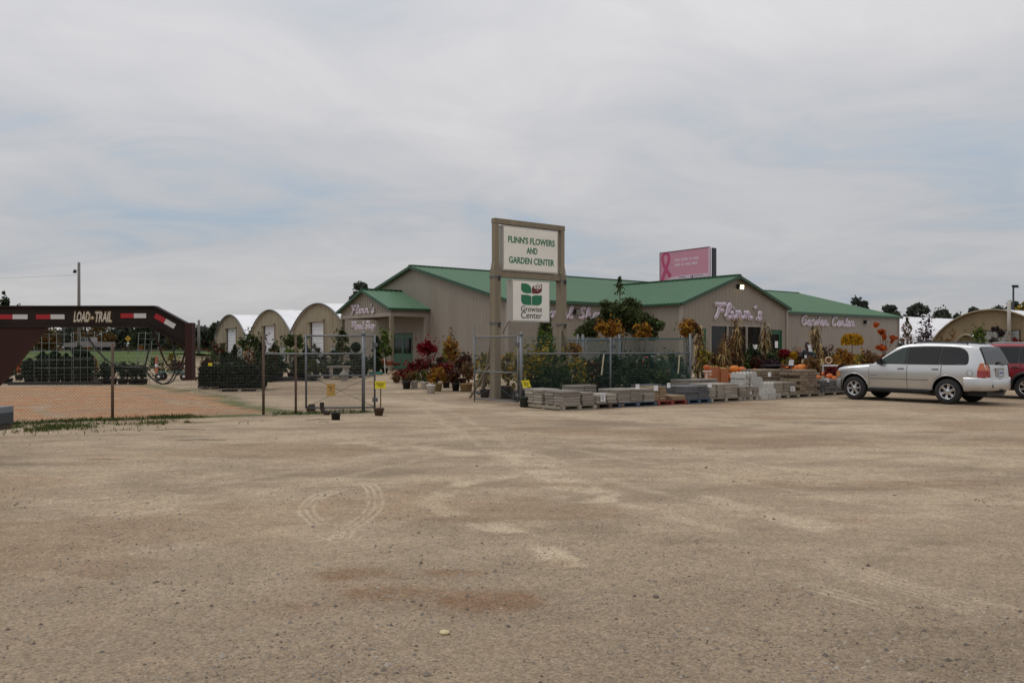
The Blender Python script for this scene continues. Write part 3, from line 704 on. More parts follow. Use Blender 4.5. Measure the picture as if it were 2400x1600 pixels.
# lettering on the walls
def wallsign(label, loc, rz=TH):
    return thing('wall_lettering', label, 'sign', loc, rz)
x, y = bw(0, 0)
s1 = wallsign("large lavender script letters reading Flinn's on the entry gable", (*bw(0,0), GA)); script(s1, "Flinn's", 12.3, 17.0, 3.36-GA, .84, -WY-.03, .104, 1.66)
s2 = wallsign('lavender script letters reading Garden Center on the right wall', (*bw(0,0), GA)); script(s2, "Garden Center", 26.5, 33.6, 3.26-GA, .76, -.03, .080, 1.78)
s3 = wallsign('script letters reading Floral Shop on the long wall, half hidden by a tree', (*bw(0,0), GA)); script(s3, "Floral Shop", 1.7, 7.0, 3.27-GA, .66, -.03, .080, 1.78)
# porch letters face the gable side (-x of the building)
pr = (*bw(-PD, PY1), GA); PR = TH - R(90)
s4 = wallsign("small lavender script letters reading Flinn's on the porch gable", pr, PR); script(s4, "Flinn's", 1.45, 4.55, 3.72-GA, .52, -.04, .09, 1.65)
s5 = wallsign('small script letters reading Floral Shop hung below the porch beam', pr, PR); script(s5, "Floral Shop", 1.5, 4.5, 2.78-GA, .46, -.02, .085, 1.65)
mb = MB()
for x in (1.7,2.9,4.3): mb.tube([(x,.0,3.1-GA),(x,.0,3.5-GA)], .01, M_DARK, 5)
mb.tube([(1.4,.0,3.0-GA),(4.6,.0,3.0-GA)], .014, M_LETW, 5); mb.build('hanger', s5)
# ------------------------------------------------------------------ greenhouses
M_PLY = mat('weathered_plywood', (.27,.225,.15), .8, var=.14, scale=1.2, streak=.3, dirt=(.13,.10,.06), dirt_amt=.8, dirt_scale=.9)
M_PLYR = mat('mouldy_plywood', (.23,.175,.10), .8, var=.25, scale=.8, streak=.25, dirt=(.095,.05,.025), dirt_amt=.9, dirt_scale=.45)
M_POLY = mat('white_greenhouse_film', (.86,.85,.86), .30, var=.04, scale=.4, dirt=(.55,.54,.52), dirt_amt=.35, dirt_scale=.5)
M_ROLL = mat('white_roll_door', (.62,.62,.66), .5, var=.06)
def arch_parabola(w, h, g, n=22):
    """half-width w, peak h, gutter height g"""
    t = np.linspace(-1, 1, n+1); return [(-w, 0)] + [(w*u, h-(h-g)*abs(u)**2.05) for u in t] + [(w, 0)]
def arch_ellipse(w, h, n=26):
    a = np.linspace(math.pi, 0, n+1); return [(w*math.cos(t), h*math.sin(t)) for t in a]
def greenhouse(name, label, loc, rz, prof, length, door=None, ply=M_PLY, seams=(), group='white film greenhouses', overhang=.18, ribs=1.5, vents=()):
    t = thing(name, label, 'greenhouse', loc, rz, group)
    mb = MB()
    if door:
        a, b, h = door; top = [p for p in prof]
        poly = [(prof[0][0], -.3), (a, -.3), (a, h), (b, h), (b, -.3), (prof[-1][0], -.3)] + top[::-1]
    else: poly = [(prof[0][0], -.3), (prof[-1][0], -.3)] + prof[::-1]
    mb.prism(poly, 0, .08, ply); e = mb.build('end_wall', t)
    mb = MB()
    for x in seams:
        zt = np.interp(x, [p[0] for p in prof], [p[1] for p in prof]); mb.span((x-.025,-.015,0),(x+.025,-.001,zt-.05), ply)
    if seams: mb.build('end_wall_batten', t)
    k = len(prof); o = 1.012; vs = []
    for y in (-overhang, length): vs += [(p[0]*o, y, p[1]*o+.02) for p in prof]
    mb = MB(); mb.add(vs, [(i, i+1, k+i+1, k+i) for i in range(k-1)], M_POLY, True); mb.build('film_cover', t)
    mb = MB()
    mb.tube([(p[0]*o, -overhang, p[1]*o) for p in prof], .055, M_GALV if ply is M_PLY else M_PLY, 6)
    mb.build('end_hoop', t)
    mb = MB(); y = ribs
    while y < length:
        mb.tube([(p[0]*o*1.003, y, p[1]*o*1.003+.02) for p in prof], .03, M_POLY, 5); y += ribs
    if length > 2: mb.build('hoop_ribs', t, kind='stuff')
    if door:
        a, b, h = door; n = int(h/.32); r = None
        fr = MB(); fr.span((a-.10,-.06,-.2),(a-.001,.07,h+.0),ply); fr.span((b+.001,-.06,-.2),(b+.10,.07,h),ply); fr.span((a-.55,-.16,h+.001),(b+.15,.07,h+.16),ply)
        f = fr.build('door_frame', t)
        for i in range(n):
            m2 = MB(); m2.span((a+.002,.16,i*h/n+.008),(b-.002,.20,(i+1)*h/n-.006), M_ROLL); m2.build('door_panel', t)
    for (a, b, z0, z1) in vents:
        m2 = MB(); m2.span((a,-.04,z0),(b,-.002,z1), M_DARK); m2.build('vent', t)
        m2 = MB(); m2.span((a+.06,-.06,z0+.06),(b-.06,-.042,z1-.06), mat('grey_louvre', (.24,.25,.24), .6)); m2.build('louvre', t)
    return t
S_ = 1.30; GR = R(32.4); g2 = np.array([-math.sin(GR), math.cos(GR)])
GH = [((-11.8,50.3), 102), ((-17.2,58.8), 87.3), ((-23.0,67.5), 76)]
gpos = []
for (cx, cy), hh in GH:
    gpos.append((cx*S_, cy*S_, CH + hh*cy*S_/F))
HH = float(np.mean([p[2] for p in gpos]))
for i, (x, y, h) in enumerate(gpos):
    rz = GR - R(90)   # end wall seen from the left front, film running back to the right
    # local -Y must face the camera side (-E1), local x runs along -g2
    prof = arch_parabola(6.55, h, 2.95)
    d0, dw = ((-1.95, 3.3), (-2.3, 3.7), (-1.8, 4.2))[i]
    greenhouse('greenhouse', ['white film greenhouse with tan end wall, nearest the porch', 'white film greenhouse with tan end wall, middle of the three', 'white film greenhouse with tan end wall, farthest left of three'][i],
               (x, y, 0), rz, prof, 38, door=(d0, d0+dw, 3.72), seams=(2.6,-2.9), ribs=1.8, vents=((3.0,5.0,.4,1.75),))
# round greenhouse at the right, with a stained end wall
GZ = TH - R(90)
x, y = P(2322, 52), 52.0
gr = greenhouse('greenhouse', 'low round greenhouse with stained brown end wall behind the cars', (x, y, .25), GZ, arch_ellipse(4.0, 3.75), 24, ply=M_PLYR, seams=(-1.2,1.9), vents=((-.7,1.7,1.5,2.5),))
mb = MB(); mb.tube([(1.15,-.22,1.6),(1.15,-.22,4.35)], .11, mat('pale_pipe', (.42,.40,.36), .6), 10); mb.build('vent_pipe', gr)
# long white house behind the shop, its film side showing right of the shop wall
x, y = bw(44, 14.5)
greenhouse('greenhouse', 'long white greenhouse whose side shows right of the shop wall', (x, y, .2), GZ, arch_parabola(5.2, 5.0, 2.6), 60)
x, y = P(2268, 43), 43.0
greenhouse('cold_frame', 'small white hoop frame with orange stock behind the silver car', (x, y, .25), GZ, arch_ellipse(.9, 2.05), .5, ply=M_PLYR, group=None, ribs=.7)

# ------------------------------------------------------------------ far field, road things, trees
M_BARK = mat('bark', (.085,.068,.05), .9, var=.3, scale=6)
LG = dict(dark=[leafmat('leaf_dark', (.034,.050,.020)), leafmat('leaf_dark_grey', (.052,.062,.035)), leafmat('leaf_deep', (.022,.036,.016))],
          mid=[leafmat('leaf_mid', (.070,.100,.030)), leafmat('leaf_mid_olive', (.085,.098,.034)), leafmat('leaf_dark', (.022,.036,.014))],
          yel=[leafmat('leaf_yellow_green', (.28,.25,.04)), leafmat('leaf_gold', (.38,.22,.025)), leafmat('leaf_mid', (.045,.07,.02))],
          gold=[leafmat('leaf_bright_gold', (.46,.25,.015)), leafmat('leaf_gold2', (.36,.20,.012))],
          orange=[leafmat('leaf_orange', (.24,.095,.018)), leafmat('leaf_rust', (.15,.055,.015)), leafmat('leaf_gold', (.21,.135,.018))],
          bright_orange=[leafmat('leaf_bright_orange', (.50,.105,.022)), leafmat('leaf_orange2', (.42,.085,.02))],
          red=[leafmat('leaf_red', (.17,.014,.016)), leafmat('leaf_dark_red', (.09,.010,.012)), leafmat('leaf_brown_red', (.10,.03,.018))],
          crimson=[leafmat('leaf_crimson', (.22,.011,.02)), leafmat('leaf_crimson2', (.15,.008,.014))],
          maroon=[leafmat('leaf_maroon', (.075,.016,.015)), leafmat('leaf_brown_red', (.10,.03,.018)), leafmat('leaf_dark', (.022,.036,.014))],
          brown=[leafmat('leaf_brown', (.12,.07,.03)), leafmat('leaf_tan', (.20,.13,.06)), leafmat('leaf_rust', (.15,.055,.015))],
          purple=[leafmat('leaf_purple', (.045,.018,.026)), leafmat('leaf_grey_purple', (.07,.05,.06))],
          lime=[leafmat('leaf_lime', (.12,.17,.025)), leafmat('leaf_mid', (.045,.07,.02))],
          autumn=[leafmat('leaf_mid_olive', (.06,.072,.022)), leafmat('leaf_brown', (.12,.07,.03)), leafmat('leaf_rust', (.15,.055,.015))],
          far=[leafmat('leaf_hazed', (.075,.085,.060)), leafmat('leaf_hazed_grey', (.095,.10,.085)), leafmat('leaf_hazed_dark', (.05,.06,.042))],  # greyer, lighter leaves: distance haze put into the colour
          olive=[leafmat('leaf_olive', (.058,.068,.024)), leafmat('leaf_olive_dark', (.036,.046,.018)), leafmat('leaf_mid', (.07,.10,.03))],
          conifer=[leafmat('needle', (.038,.062,.032)), leafmat('needle_blue', (.048,.074,.050)), leafmat('needle_dark', (.022,.038,.022))])
def tree(name, label, px, d, top, wpx, kind, n=900, base=.25, leaf=.34, group=None, cat='tree', gap=7, trunk=.16, z0=None, lean=0):
    x, y = P(px, d), d; g = float(gz(x, y)) if z0 is None else z0
    h = Z(top, d) - g; r = wpx*d/F/2
    t = thing(name, label, cat, (x, y, g), 0, group)
    mb = MB(); hb = h*base; hub = [(0,0,-.2),(lean*.05,0,hb*.6),(lean*.12*h*.1,.0,h*.55),(lean*.1,0,h*.86)]
    mb.tube(smooth(hub, 2), [trunk*h/8*(1-.8*i/10) for i in range(len(smooth(hub, 2)))], M_BARK, 7)
    C = []
    for i in range(gap*2):
        zz = rng.uniform(hb+.12*(h-hb), h*.93); f = (zz-hb)/(h-hb); rr = r*max(.25, math.sin(math.pi*min(.97, .16+f*.80)))*rng.uniform(.45, .9)
        a = rng.uniform(0, 6.283); c = np.array([rr*math.cos(a), rr*math.sin(a), zz])
        if i < gap: mb.tube(smooth([(0,0,max(hb*.7, zz-rr*.9)), (c[0]*.5, c[1]*.5, zz-rr*.3), tuple(c)], 1), [trunk*h/8*.34, trunk*h/8*.25, trunk*h/8*.16, .012*h/8], M_BARK, 5)
        C.append((c, r*rng.uniform(.32, .52)))
    mb.build('trunk', t)
    lf = MB(); n = int(n*2.4); leaf *= .8; per = n // len(C)
    for c, rad in C: lf.leaves(blob(per, c, (rad, rad, rad*.8), .5), leaf, LG[kind], 1.35, .45)
    lf.leaves(blob(n//7, (0,0,hb+(h-hb)*.5), (r*.95, r*.95, (h-hb)*.5), .8), leaf, LG[kind], 1.35, .45)
    lf.build('crown', t); return t
BACK = [(8,100,680,34,'dark','dark leafy tree rising above the trailer at the left edge',700),(40,104,706,34,'dark','small dark tree beside the left edge tree above the trailer',400),
        (20,150,772,120,'far','bushy green tree in the far hedgerow at the left edge',700),(98,140,762,90,'autumn','olive and brown tree in the far hedgerow behind the trellis',700),
        (170,150,766,80,'far','green tree in the far hedgerow behind the pickup cab',600),(222,138,760,86,'autumn','rusty brown tree in the far hedgerow behind the pickup bed',800),
        (285,146,758,80,'far','green tree in the far hedgerow behind the yellow sign',700),(335,140,766,70,'dark','dark tree in the far hedgerow behind the leaning trellis',600),
        (385,150,760,80,'far','green tree in the far hedgerow behind the hanging hoses',700),(430,142,758,70,'autumn','olive tree in the far hedgerow behind the coupler post',600),
        (478,136,762,70,'far','green tree in the far hedgerow beside the short pole',700),(520,130,754,70,'dark','dark tree behind the farthest left greenhouse',600)]
for px, d, top, w, k, lab, n in BACK: tree('tree', lab, px, d, top, w, k, n, .12, .5, 'trees along the far road')
RIGHT = [(846,112,656,56,'far','dark tree behind the porch roof',1100),(826,118,686,30,'far','low dark tree left of the porch peak',350),
         (2012,130,690,50,'far','dark tree above the sloping right end of the green roof',800),(2084,128,712,50,'far','dark tree just right of the green roof corner',700),(2112,122,728,30,'far','small dark tree between the roof corner and the tall round tree',400),
         (2150,125,706,52,'far','tall dark round tree above the white greenhouse',1000),(2124,128,736,34,'far','low dark tree left of the tall round tree',400),
         (2208,126,712,50,'far','broad dark tree right of the tall round tree',1000),(2250,128,730,40,'far','low dark tree right of the broad one',600),(2285,132,716,36,'far','pale green pointed tree above the brown end wall',450),
         (2332,134,714,56,'far','light green tree behind the top of the brown end wall',700),(2372,130,704,44,'far','green tree behind the lamp pole',700),(2402,126,698,50,'yel','yellow green tree at the right edge behind the lamp pole',700)]
for px, d, top, w, k, lab, n in RIGHT: tree('tree', lab, px, d, top, w, k, n, .35, .42, 'trees behind the greenhouses')
# bare twiggy tree beside the one behind the porch
x, y, g = gpt(896, 110)
t = thing('bare_tree', 'bare thin twigs rising behind the roof slope beside the porch', 'tree', (x, y, g)); mb = MB()
for i in range(14):
    a = rng.uniform(-.5, .5); b = rng.uniform(-.5, .5); hh = rng.uniform(8.2, 10.2); mb.tube([(0,0,0),(a*.6,b*.5,5.5),(a*1.6,b*1.5,hh)], [.09,.05,.012], M_BARK, 4)
mb.build('trunk', t)
# hedgerow mass far behind
mb = MB()
for i in range(3200):
    px = rng.uniform(-250, 560); d = rng.uniform(160, 185); mb.leaves([(P(px,d), d, 1+rng.uniform(0, 3.6+1.6*math.sin(px*.05)+.8*math.sin(px*.21)))], 1.0, LG['far'] if rng.random() < .6 else LG['autumn'], 1.3, .5)
mb.build('hedgerow', kind='stuff', label='far off hedgerow of mixed green and brown bushes beyond the road', category='hedge')
# far road on the bank
mb = MB(); mb.span((-160,87.5,1.3),(-33,93.5,1.375), mat('asphalt', (.05,.05,.052), .9)); mb.build('road', kind='structure')

def pole(label, px, d, top, r, lamp=None, m=None, cat='utility pole', name='utility_pole'):
    x, y, g = gpt(px, d); h = Z(top, d)-g; t = thing(name, label, cat, (x, y, g)); mb = MB()
    mb.tube([(0,0,-.3),(0,0,h)], [r, r*.75], m or mat('grey_pole', (.17,.155,.14), .85, var=.2, scale=4), 8); mb.build('pole', t)
    return t, h
t, h = pole('tall grey utility pole with a small lamp above the trailer beam', 185, 80, 615, .17)
mb = MB(); mb.tube([(0,0,h-.9),(-.2,0,h-.75),(-.34,0,h-.8)], .03, M_DARK, 6); mb.lathe([(.04,h-.66),(.15,h-.8),(.17,h-1.0),(.05,h-1.03)], M_DARK, 10, c=(-.40,0,0)); mb.build('lamp', t)
x, y, g = gpt(185, 80)
mb = MB(); mb.tube([(-.0,0,h-1.2)]+[(-34*u, 0, h-1.2-.5*math.sin(math.pi*u)) for u in np.linspace(.03, 1, 14)], .010, mat('wire_grey', (.2,.2,.2), .6), 4); mb.build('wire', t)
pole('short grey utility pole by the hedge left of the greenhouses', 466, 95, 750, .19)
t, h = pole('black parking lot lamp pole above the right greenhouse', 2375, 78, 670, .11, m=M_BLACK, cat='lamp post', name='lamp_post')
mb = MB(); mb.span((-.1,-.1,h-.1),(.42,.1,h+.08), M_BLACK); mb.span((.12,-.16,h-.16),(.46,.16,h-.101), M_BLACK); mb.build('lamp_head', t)
# yellow diamond road sign
x, y, g = gpt(300, 84.5)
t = thing('road_sign', 'yellow diamond road sign by the green bank', 'road sign', (x, y, g)); mb = MB(); mb.tube([(0,.03,0),(0,.03,1.7)], .04, M_GALV, 6); mb.build('post', t)
mb = MB(); k = .30; mb.prism([(0,1.55-k),(k,1.55),(0,1.55+k),(-k,1.55)], -.02, 0, mat('sign_yellow', (.62,.36,.02), .5, var=.03)); mb.build('sign_plate', t)
mb = MB(); mb.prism([(-.03,1.40),(.03,1.40),(.03,1.56),(.10,1.56),(0,1.70),(-.10,1.56),(-.03,1.56)], -.026, -.021, M_BLACK); mb.build('symbol', t)
mb = MB(); mb.span((-.12,-.01,1.0),(.12,.01,1.16), M_WHITE); mb.build('lower_plate', t)

# far pickup truck with an open utility bed
x, y = P(209, 90), 90.0
pk = thing('pickup_truck', 'tan pickup truck far away on the road behind the trellis', 'pickup truck', (x, y, 1.376)); pk.scale = (.82,.82,.82); mt = mat('tan_truck_paint', (.23,.20,.185), .4, var=.05); G_ = glassmat('truck_glass', (.05,.055,.06), .05, .9)
mb = MB(); mb.prism([(-2.9,.45),(-2.95,.75),(-2.75,.98),(-1.6,1.06),(-1.55,1.10),(.85,1.1),(.85,.45)], -.95, .95, mt); mb.build('body', pk)
mb = MB(); mb.prism([(-1.45,1.102),(-.75,1.72),(.62,1.76),(.72,1.102)], -.82, .82, mt); cb = mb.build('cab', pk)
mb = MB(); mb.prism([(-1.15,1.16),(-.68,1.64),(-.12,1.66),(-.12,1.16)], -.83, -.822, G_); mb.prism([(-.0,1.16),(-.0,1.66),(.55,1.68),(.6,1.16)], -.83, -.822, G_); mb.build('window', cb)
mb = MB(); mb.prism([(.88,.45),(.88,1.12),(3.0,1.12),(3.0,.45)], -.95, .95, mt); mb.build('bed', pk)
for wx in (-1.9, 2.05):
    for sy in (-.9, .72):
        mb = MB(); mb.lathe([(.2,0),(.38,0),(.38,.2),(.2,.2)], M_BLACK, 16, (wx, sy, .38), axis='Y'); mb.lathe([(0,-.01),(.2,-.01),(.2,.05)], M_GALV, 10, (wx, sy, .38), axis='Y'); mb.build('wheel', pk)

# ------------------------------------------------------------------ billboard far behind the shop
a = np.array([P(1547,114),114.0]); b = np.array([P(1661,107),107.0]); Lb = float(np.linalg.norm(b-a)); ang = math.atan2(b[1]-a[1], b[0]-a[0])
zb0, zb1 = Z(662,114), Z(594,114)
bb = thing('billboard', 'pink ribbon billboard standing high behind the shop roof', 'billboard', (a[0], a[1], 0), ang)
mb = MB(); mb.tube([(Lb/2,1.2,-.3),(Lb/2,1.2,zb0)], .45, M_GALVD, 14); mb.span((.3,.5,zb0-.5),(Lb-.3,.9,zb0-.2), M_GALVD); mb.build('column', bb)
M_PINK = mat('billboard_pink', (.50,.225,.30), .5, var=.05, scale=.5); M_MAG = mat('ribbon_magenta', (.42,.05,.14), .5, var=.1, scale=.4); M_PINKL = mat('billboard_pale', (.56,.44,.50), .5, var=.03)
mb = MB(); mb.span((0,0,zb0),(Lb,.25,zb1), M_PINK); pan = mb.build('panel', bb)
mb = MB(); mb.span((-.05,-.05,zb1),(Lb+.05,.3,zb1+.1), mat('billboard_frame', (.20,.13,.15), .6)); mb.span((-.06,-.05,zb0),(-.001,.3,zb1), MATS['billboard_frame']); mb.span((Lb+.001,-.05,zb0),(Lb+.16,.3,zb1), M_PINKL); mb.build('panel_frame', bb)
H_ = zb1-zb0
mb = MB(); mb.prism([(1.2,zb0+.02),(Lb-.05,zb0+.02),(Lb-.05,zb0+.17*H_),(4.0,zb0+.17*H_),(1.6,zb0+.13*H_)], -.012, -.002, M_PINKL); mb.build('pale_band', pan)
rb = [smooth([(.30,zb0+.05),(.75,zb0+.28*H_),(1.35,zb0+.55*H_),(1.75,zb0+.78*H_),(1.55,zb0+.94*H_),(1.1,zb0+.985*H_),(.7,zb0+.94*H_)], 2), smooth([(1.95,zb0+.16*H_),(1.3,zb0+.38*H_),(.75,zb0+.56*H_),(.42,zb0+.78*H_),(.55,zb0+.92*H_),(.75,zb0+.965*H_)], 2)]
mb = MB()
for k, pts in enumerate(rb):
    q = [np.array(p) for p in pts]; L1, L2 = [], []
    for i, p in enumerate(q):
        tn = q[min(i+1, len(q)-1)]-q[max(i-1, 0)]; tn /= np.linalg.norm(tn)+1e-9; nn = np.array([-tn[1], tn[0]])
        wd = .30 - .14*(i/len(q)); L1.append(p+nn*wd); L2.append(p-nn*wd)
    for i in range(len(q)-1):
        y0 = -.016-.006*k; mb.add([(L1[i][0],y0,L1[i][1]),(L2[i][0],y0,L2[i][1]),(L2[i+1][0],y0,L2[i+1][1]),(L1[i+1][0],y0,L1[i+1][1])], [(0,1,2,3)], M_MAG)
mb.build('ribbon', pan)
M_TXT = mat('billboard_text', (.62,.46,.53), .5, var=.02); M_INK = mat('ink_dark', (.10,.085,.13), .6)
for r_, (x0, widths) in enumerate(((2.75,(.9,1.35,.35,.95)),(2.75,(.95,.5,.9,.95)))):
    xx = x0; z0 = zb0+(.66 if r_ == 0 else .50)*H_; mb = MB()
    for w in widths:
        n = int(w/.2)
        for i in range(n): mb.span((xx+i*w/n,-.012,z0),(xx+(i+.72)*w/n,-.003,z0+.085*H_), M_TXT)
        xx += w+.22
    mb.build('printed_line', pan, kind='stuff')
mb = MB()
for i in range(8): mb.span((3.5+i*.15,-.02,zb0+.10*H_),(3.6+i*.15,-.013,zb0+.135*H_), M_INK)
mb.build('printed_line', pan, kind='stuff'); mb = MB()
for i in range(9): mb.span((6.15+i*.17,-.02,zb0+.115*H_),(6.28+i*.17,-.013,zb0+.14*H_), M_INK)
mb.build('printed_line', pan, kind='stuff')
for a_, b_ in ((5.55,5.65),(5.75,5.98)): mb = MB(); mb.span((a_,-.02,zb0+.07*H_),(b_,-.013,zb0+.15*H_), M_INK); mb.build('printed_mark', pan)
# second face of the V, seen edge on
mb = MB(); mb.prism([(Lb+.20,.35),(Lb+.42,.35),(Lb+.30,1.15),(Lb+.1,1.15)], zb0-.1, zb1-.06, mat('billboard_back', (.022,.03,.032), .6), 'XY'); mb.build('back_panel', bb)

# ------------------------------------------------------------------ pylon sign
x0_, y0_ = P(1161, 26.0), 26.0
pz = thing('pylon_sign', 'tall timber framed double sign with white panels and green lettering', 'sign', (x0_, y0_, 0), TH)
mb = MB(); PW = 2.75
def post(xc):
    p = MB(); p.span((xc-.125,-.125,-.3),(xc+.0,.125,4.12), M_WOOD); p.span((xc+.003,-.125,-.3),(xc+.125,.125,4.10), M_WOOD); p.build('post', pz)
    q = MB(); q.prism([(xc-.125,4.122),(xc+.125,4.122),(xc+.08,4.36),(xc-.08,4.36)], -.09, .09, M_WOOD); q.span((xc-.08,-.08,4.362),(xc+.08,.08,5.56), M_WOOD); q.build('upper_post', pz)
    b = MB()
    for z in (2.42, 3.88): b.span((xc-.14,-.135,z-.03),(xc+.14,.135,z+.03), M_GALVD); b.span((xc+.02,-.15,z-.12),(xc+.09,-.136,z+.03), M_DARK)
    b.build('bracket', pz)
post(0); post(PW)
mb = MB(); mb.span((-.09,-.09,5.562),(PW+.09,.09,5.72), M_WOOD); mb.build('top_beam', pz)
mb = MB(); mb.span((.128,-.10,3.88),(PW-.128,.10,4.06), M_WOOD); mb.build('cross_beam', pz)
M_PAN = mat('sign_panel_white', (.84,.81,.73), .35, var=.03, dirt=(.5,.46,.38), dirt_amt=.3, dirt_scale=1.0); M_PANF = mat('sign_case', (.42,.40,.36), .4, .2, var=.05)
M_SG = mat('sign_green', (.012,.17,.075), .45, var=.03); M_SB = mat('sign_black', (.015,.013,.013), .5, var=.03); M_OWL = mat('sign_maroon', (.13,.018,.016), .5, var=.03)
def signbox(a, b, z0, z1, name):
    c = MB(); c.span((a,-.13,z0),(b,.13,z1), M_PANF); o = c.build(name, pz)
    f = MB(); f.span((a+.045,-.140,z0+.045),(b-.045,-.131,z1-.045), M_PAN); f.build('sign_face', o); return o
u = signbox(.19, 2.5, 4.09, 5.52, 'upper_sign_box')
text('lettering', "FLINN'S FLOWERS", u, .40, 2.34, 4.985, 5.20, -.142, M_SG, .006, .022)
text('lettering', "AND", u, 1.15, 1.60, 4.68, 4.88, -.142, M_SG, .006, .022)
text('lettering', "GARDEN CENTER", u, .43, 2.32, 4.34, 4.55, -.142, M_SG, .006, .022)
l_ = signbox(.55, 2.14, 2.48, 3.83, 'lower_sign_box')
cx, cz = 1.355, 3.385
def leaf(kx, kz, m, nm='logo_leaf'):
    w, h, g = .43, .335, .022
    # sharp corners at the stem side and diagonal, one large rounded corner
    if kz > 0: pts = [(g*.6,.03),(g*.6,h*.45)] + [(g*.6+(w-g)*.5*(1-math.cos(t)) if False else g*.6+(w-g)*.62*(math.sin(t)*.0+1-math.cos(t)), h*.45+(h*.55)*math.sin(t)) for t in np.linspace(.2, math.pi/2, 7)] + [(w,h),(w,h*.45)] + [(w-(w-g)*.6*(1-math.cos(t)), h*.45-(h*.45-.02)*math.sin(t)) for t in np.linspace(.2, math.pi/2, 7)]
    else: pts = [(g*.6,-h-.02),(g*.6,-.26*h)] + [(g*.6+(w-g)*.5*(1-math.cos(t)), -.26*h+(.26*h-.03)*math.sin(t)) for t in np.linspace(.2, math.pi/2, 6)] + [(w,-.03),(w,-h*.6)] + [(w-.42*w*(1-math.cos(t)), -h*.6-(h*.4+.02)*math.sin(t)) for t in np.linspace(.2, math.pi/2, 7)]
    q = MB(); pl = [(cx+kx*a, cz+b) for a, b in pts]
    q.prism(pl if kx > 0 else pl[::-1], -.148, -.142, m); return q.build(nm, l_)
leaf(-1, 1, M_SG); leaf(-1, -1, M_SG); leaf(1, -1, M_SG); leaf(1, 1, M_OWL, 'logo_owl')
q = MB()
for dx in (.17, .315):
    q.prism([(cx+dx+.078*math.cos(t), cz+.255+.075*math.sin(t)) for t in np.linspace(0, 2*math.pi, 16)[:-1]], -.153, -.149, M_PAN)
q.prism([(cx+.22,cz+.165),(cx+.265,cz+.165),(cx+.243,cz+.105)], -.153, -.149, M_PAN); q.build('owl_eyes', l_)
q = MB()
for dx in (.18, .305): q.prism([(cx+dx+.034*math.cos(t), cz+.255+.034*math.sin(t)) for t in np.linspace(0, 2*math.pi, 12)[:-1]], -.157, -.154, M_SB)
q.build('owl_pupils', l_)
text('lettering', "Growise", l_, .92, 1.79, 2.815, 3.0, -.142, M_SB, .006, .0)
text('lettering', "Center", l_, .92, 1.79, 2.60, 2.805, -.142, M_SB, .006, .0)
# leaning props behind the posts, and light cable
for p0, p1 in (((.06,.16,2.25),(.55,1.5,.1)), ((-.1,.15,1.15),(-.35,.9,.05)), ((PW-.1,-.16,2.3),(PW+.45,-.75,.1)), ((PW-.16,-.14,2.3),(PW-.6,-.55,.1))):
    mb = MB(); mb.bar(p0, p1, .09, .05, M_WOOD); mb.build('brace', pz)
mb = MB(); mb.tube([(.55,-.02,2.5),(.42,-.05,2.4),(.2,-.13,2.1)], .012, M_BLACK, 5); mb.build('cable', pz)

# ------------------------------------------------------------------ chain link fences and gates
def chain(mb, a, b, z0, z1, p=.075, r=.0056, m=None, top=True):
    """woven wire between ground points a and b"""
    a, b = np.array(a, float), np.array(b, float); L = float(np.linalg.norm(b-a)); e = (b-a)/L; nrm = np.array([-e[1], e[0]])
    n = int(L/p); k = int((z1-z0)/(p/1.0)); 
    for i in range(n+1):
        pts = []
        for j in range(k*2+1):
            u = min(L, max(0, i*p + (p if j % 2 else 0) ))
            q = a+e*u+nrm*(.006 if j % 2 else -.006); pts.append((q[0], q[1], z0+j*(z1-z0)/(2*k)))
        if top: q = a+e*min(L, i*p+p*.2); pts.append((q[0], q[1], z1+.035))
        mb.tube(pts, r, m, 3, False, False)
M_WIRE = mat('fence_wire', (.085,.08,.073), .6, .2, var=.2); M_WIREG = mat('green_fence_wire', (.045,.105,.10), .5, .2, var=.15)
def gpost(x, y, h, r, parent, m, cap=False, z=0):
    mb = MB(); g = float(gz(x, y)); mb.tube([(x,y,g-.2),(x,y,g+h)], r, m, 8)
    if cap: mb.lathe([(r*1.25,g+h-.03),(r*1.25,g+h+.03),(r*.6,g+h+.07),(0,g+h+.085)], m, 8, (x,y,0))
    mb.build('post', parent)
LF = [(-20,12.1),(-14.6,15.4),(-11.9,16.95),(-9.16,18.95),(-6.15,20.45),(-3.83,21.3)]
fl = thing('chain_link_fence', 'sagging grey chain link fence with rusty posts along the clay bed', 'fence', (0,0,0))
for i, (x, y) in enumerate(LF):
    last = i == len(LF)-1
    gpost(x, y, 2.0 if last else (1.98 if i == 4 else 1.75),   .045 if last else .034, fl, M_GALV if last else M_RUST, last)
gpost(-5.42, 20.72, 1.98, .03, fl, M_RUST)
for i in range(len(LF)-1):
    mb = MB(); chain(mb, LF[i], LF[i+1], .03, 1.43 if i < 4 else 1.47, m=M_WIRE); mb.build('wire_mesh', fl, kind='stuff')
mb = MB(); mb.tube([(-6.15,20.44,1.5),(-3.86,21.28,1.5)], .024, M_GALV, 8); mb.build('rail', fl)
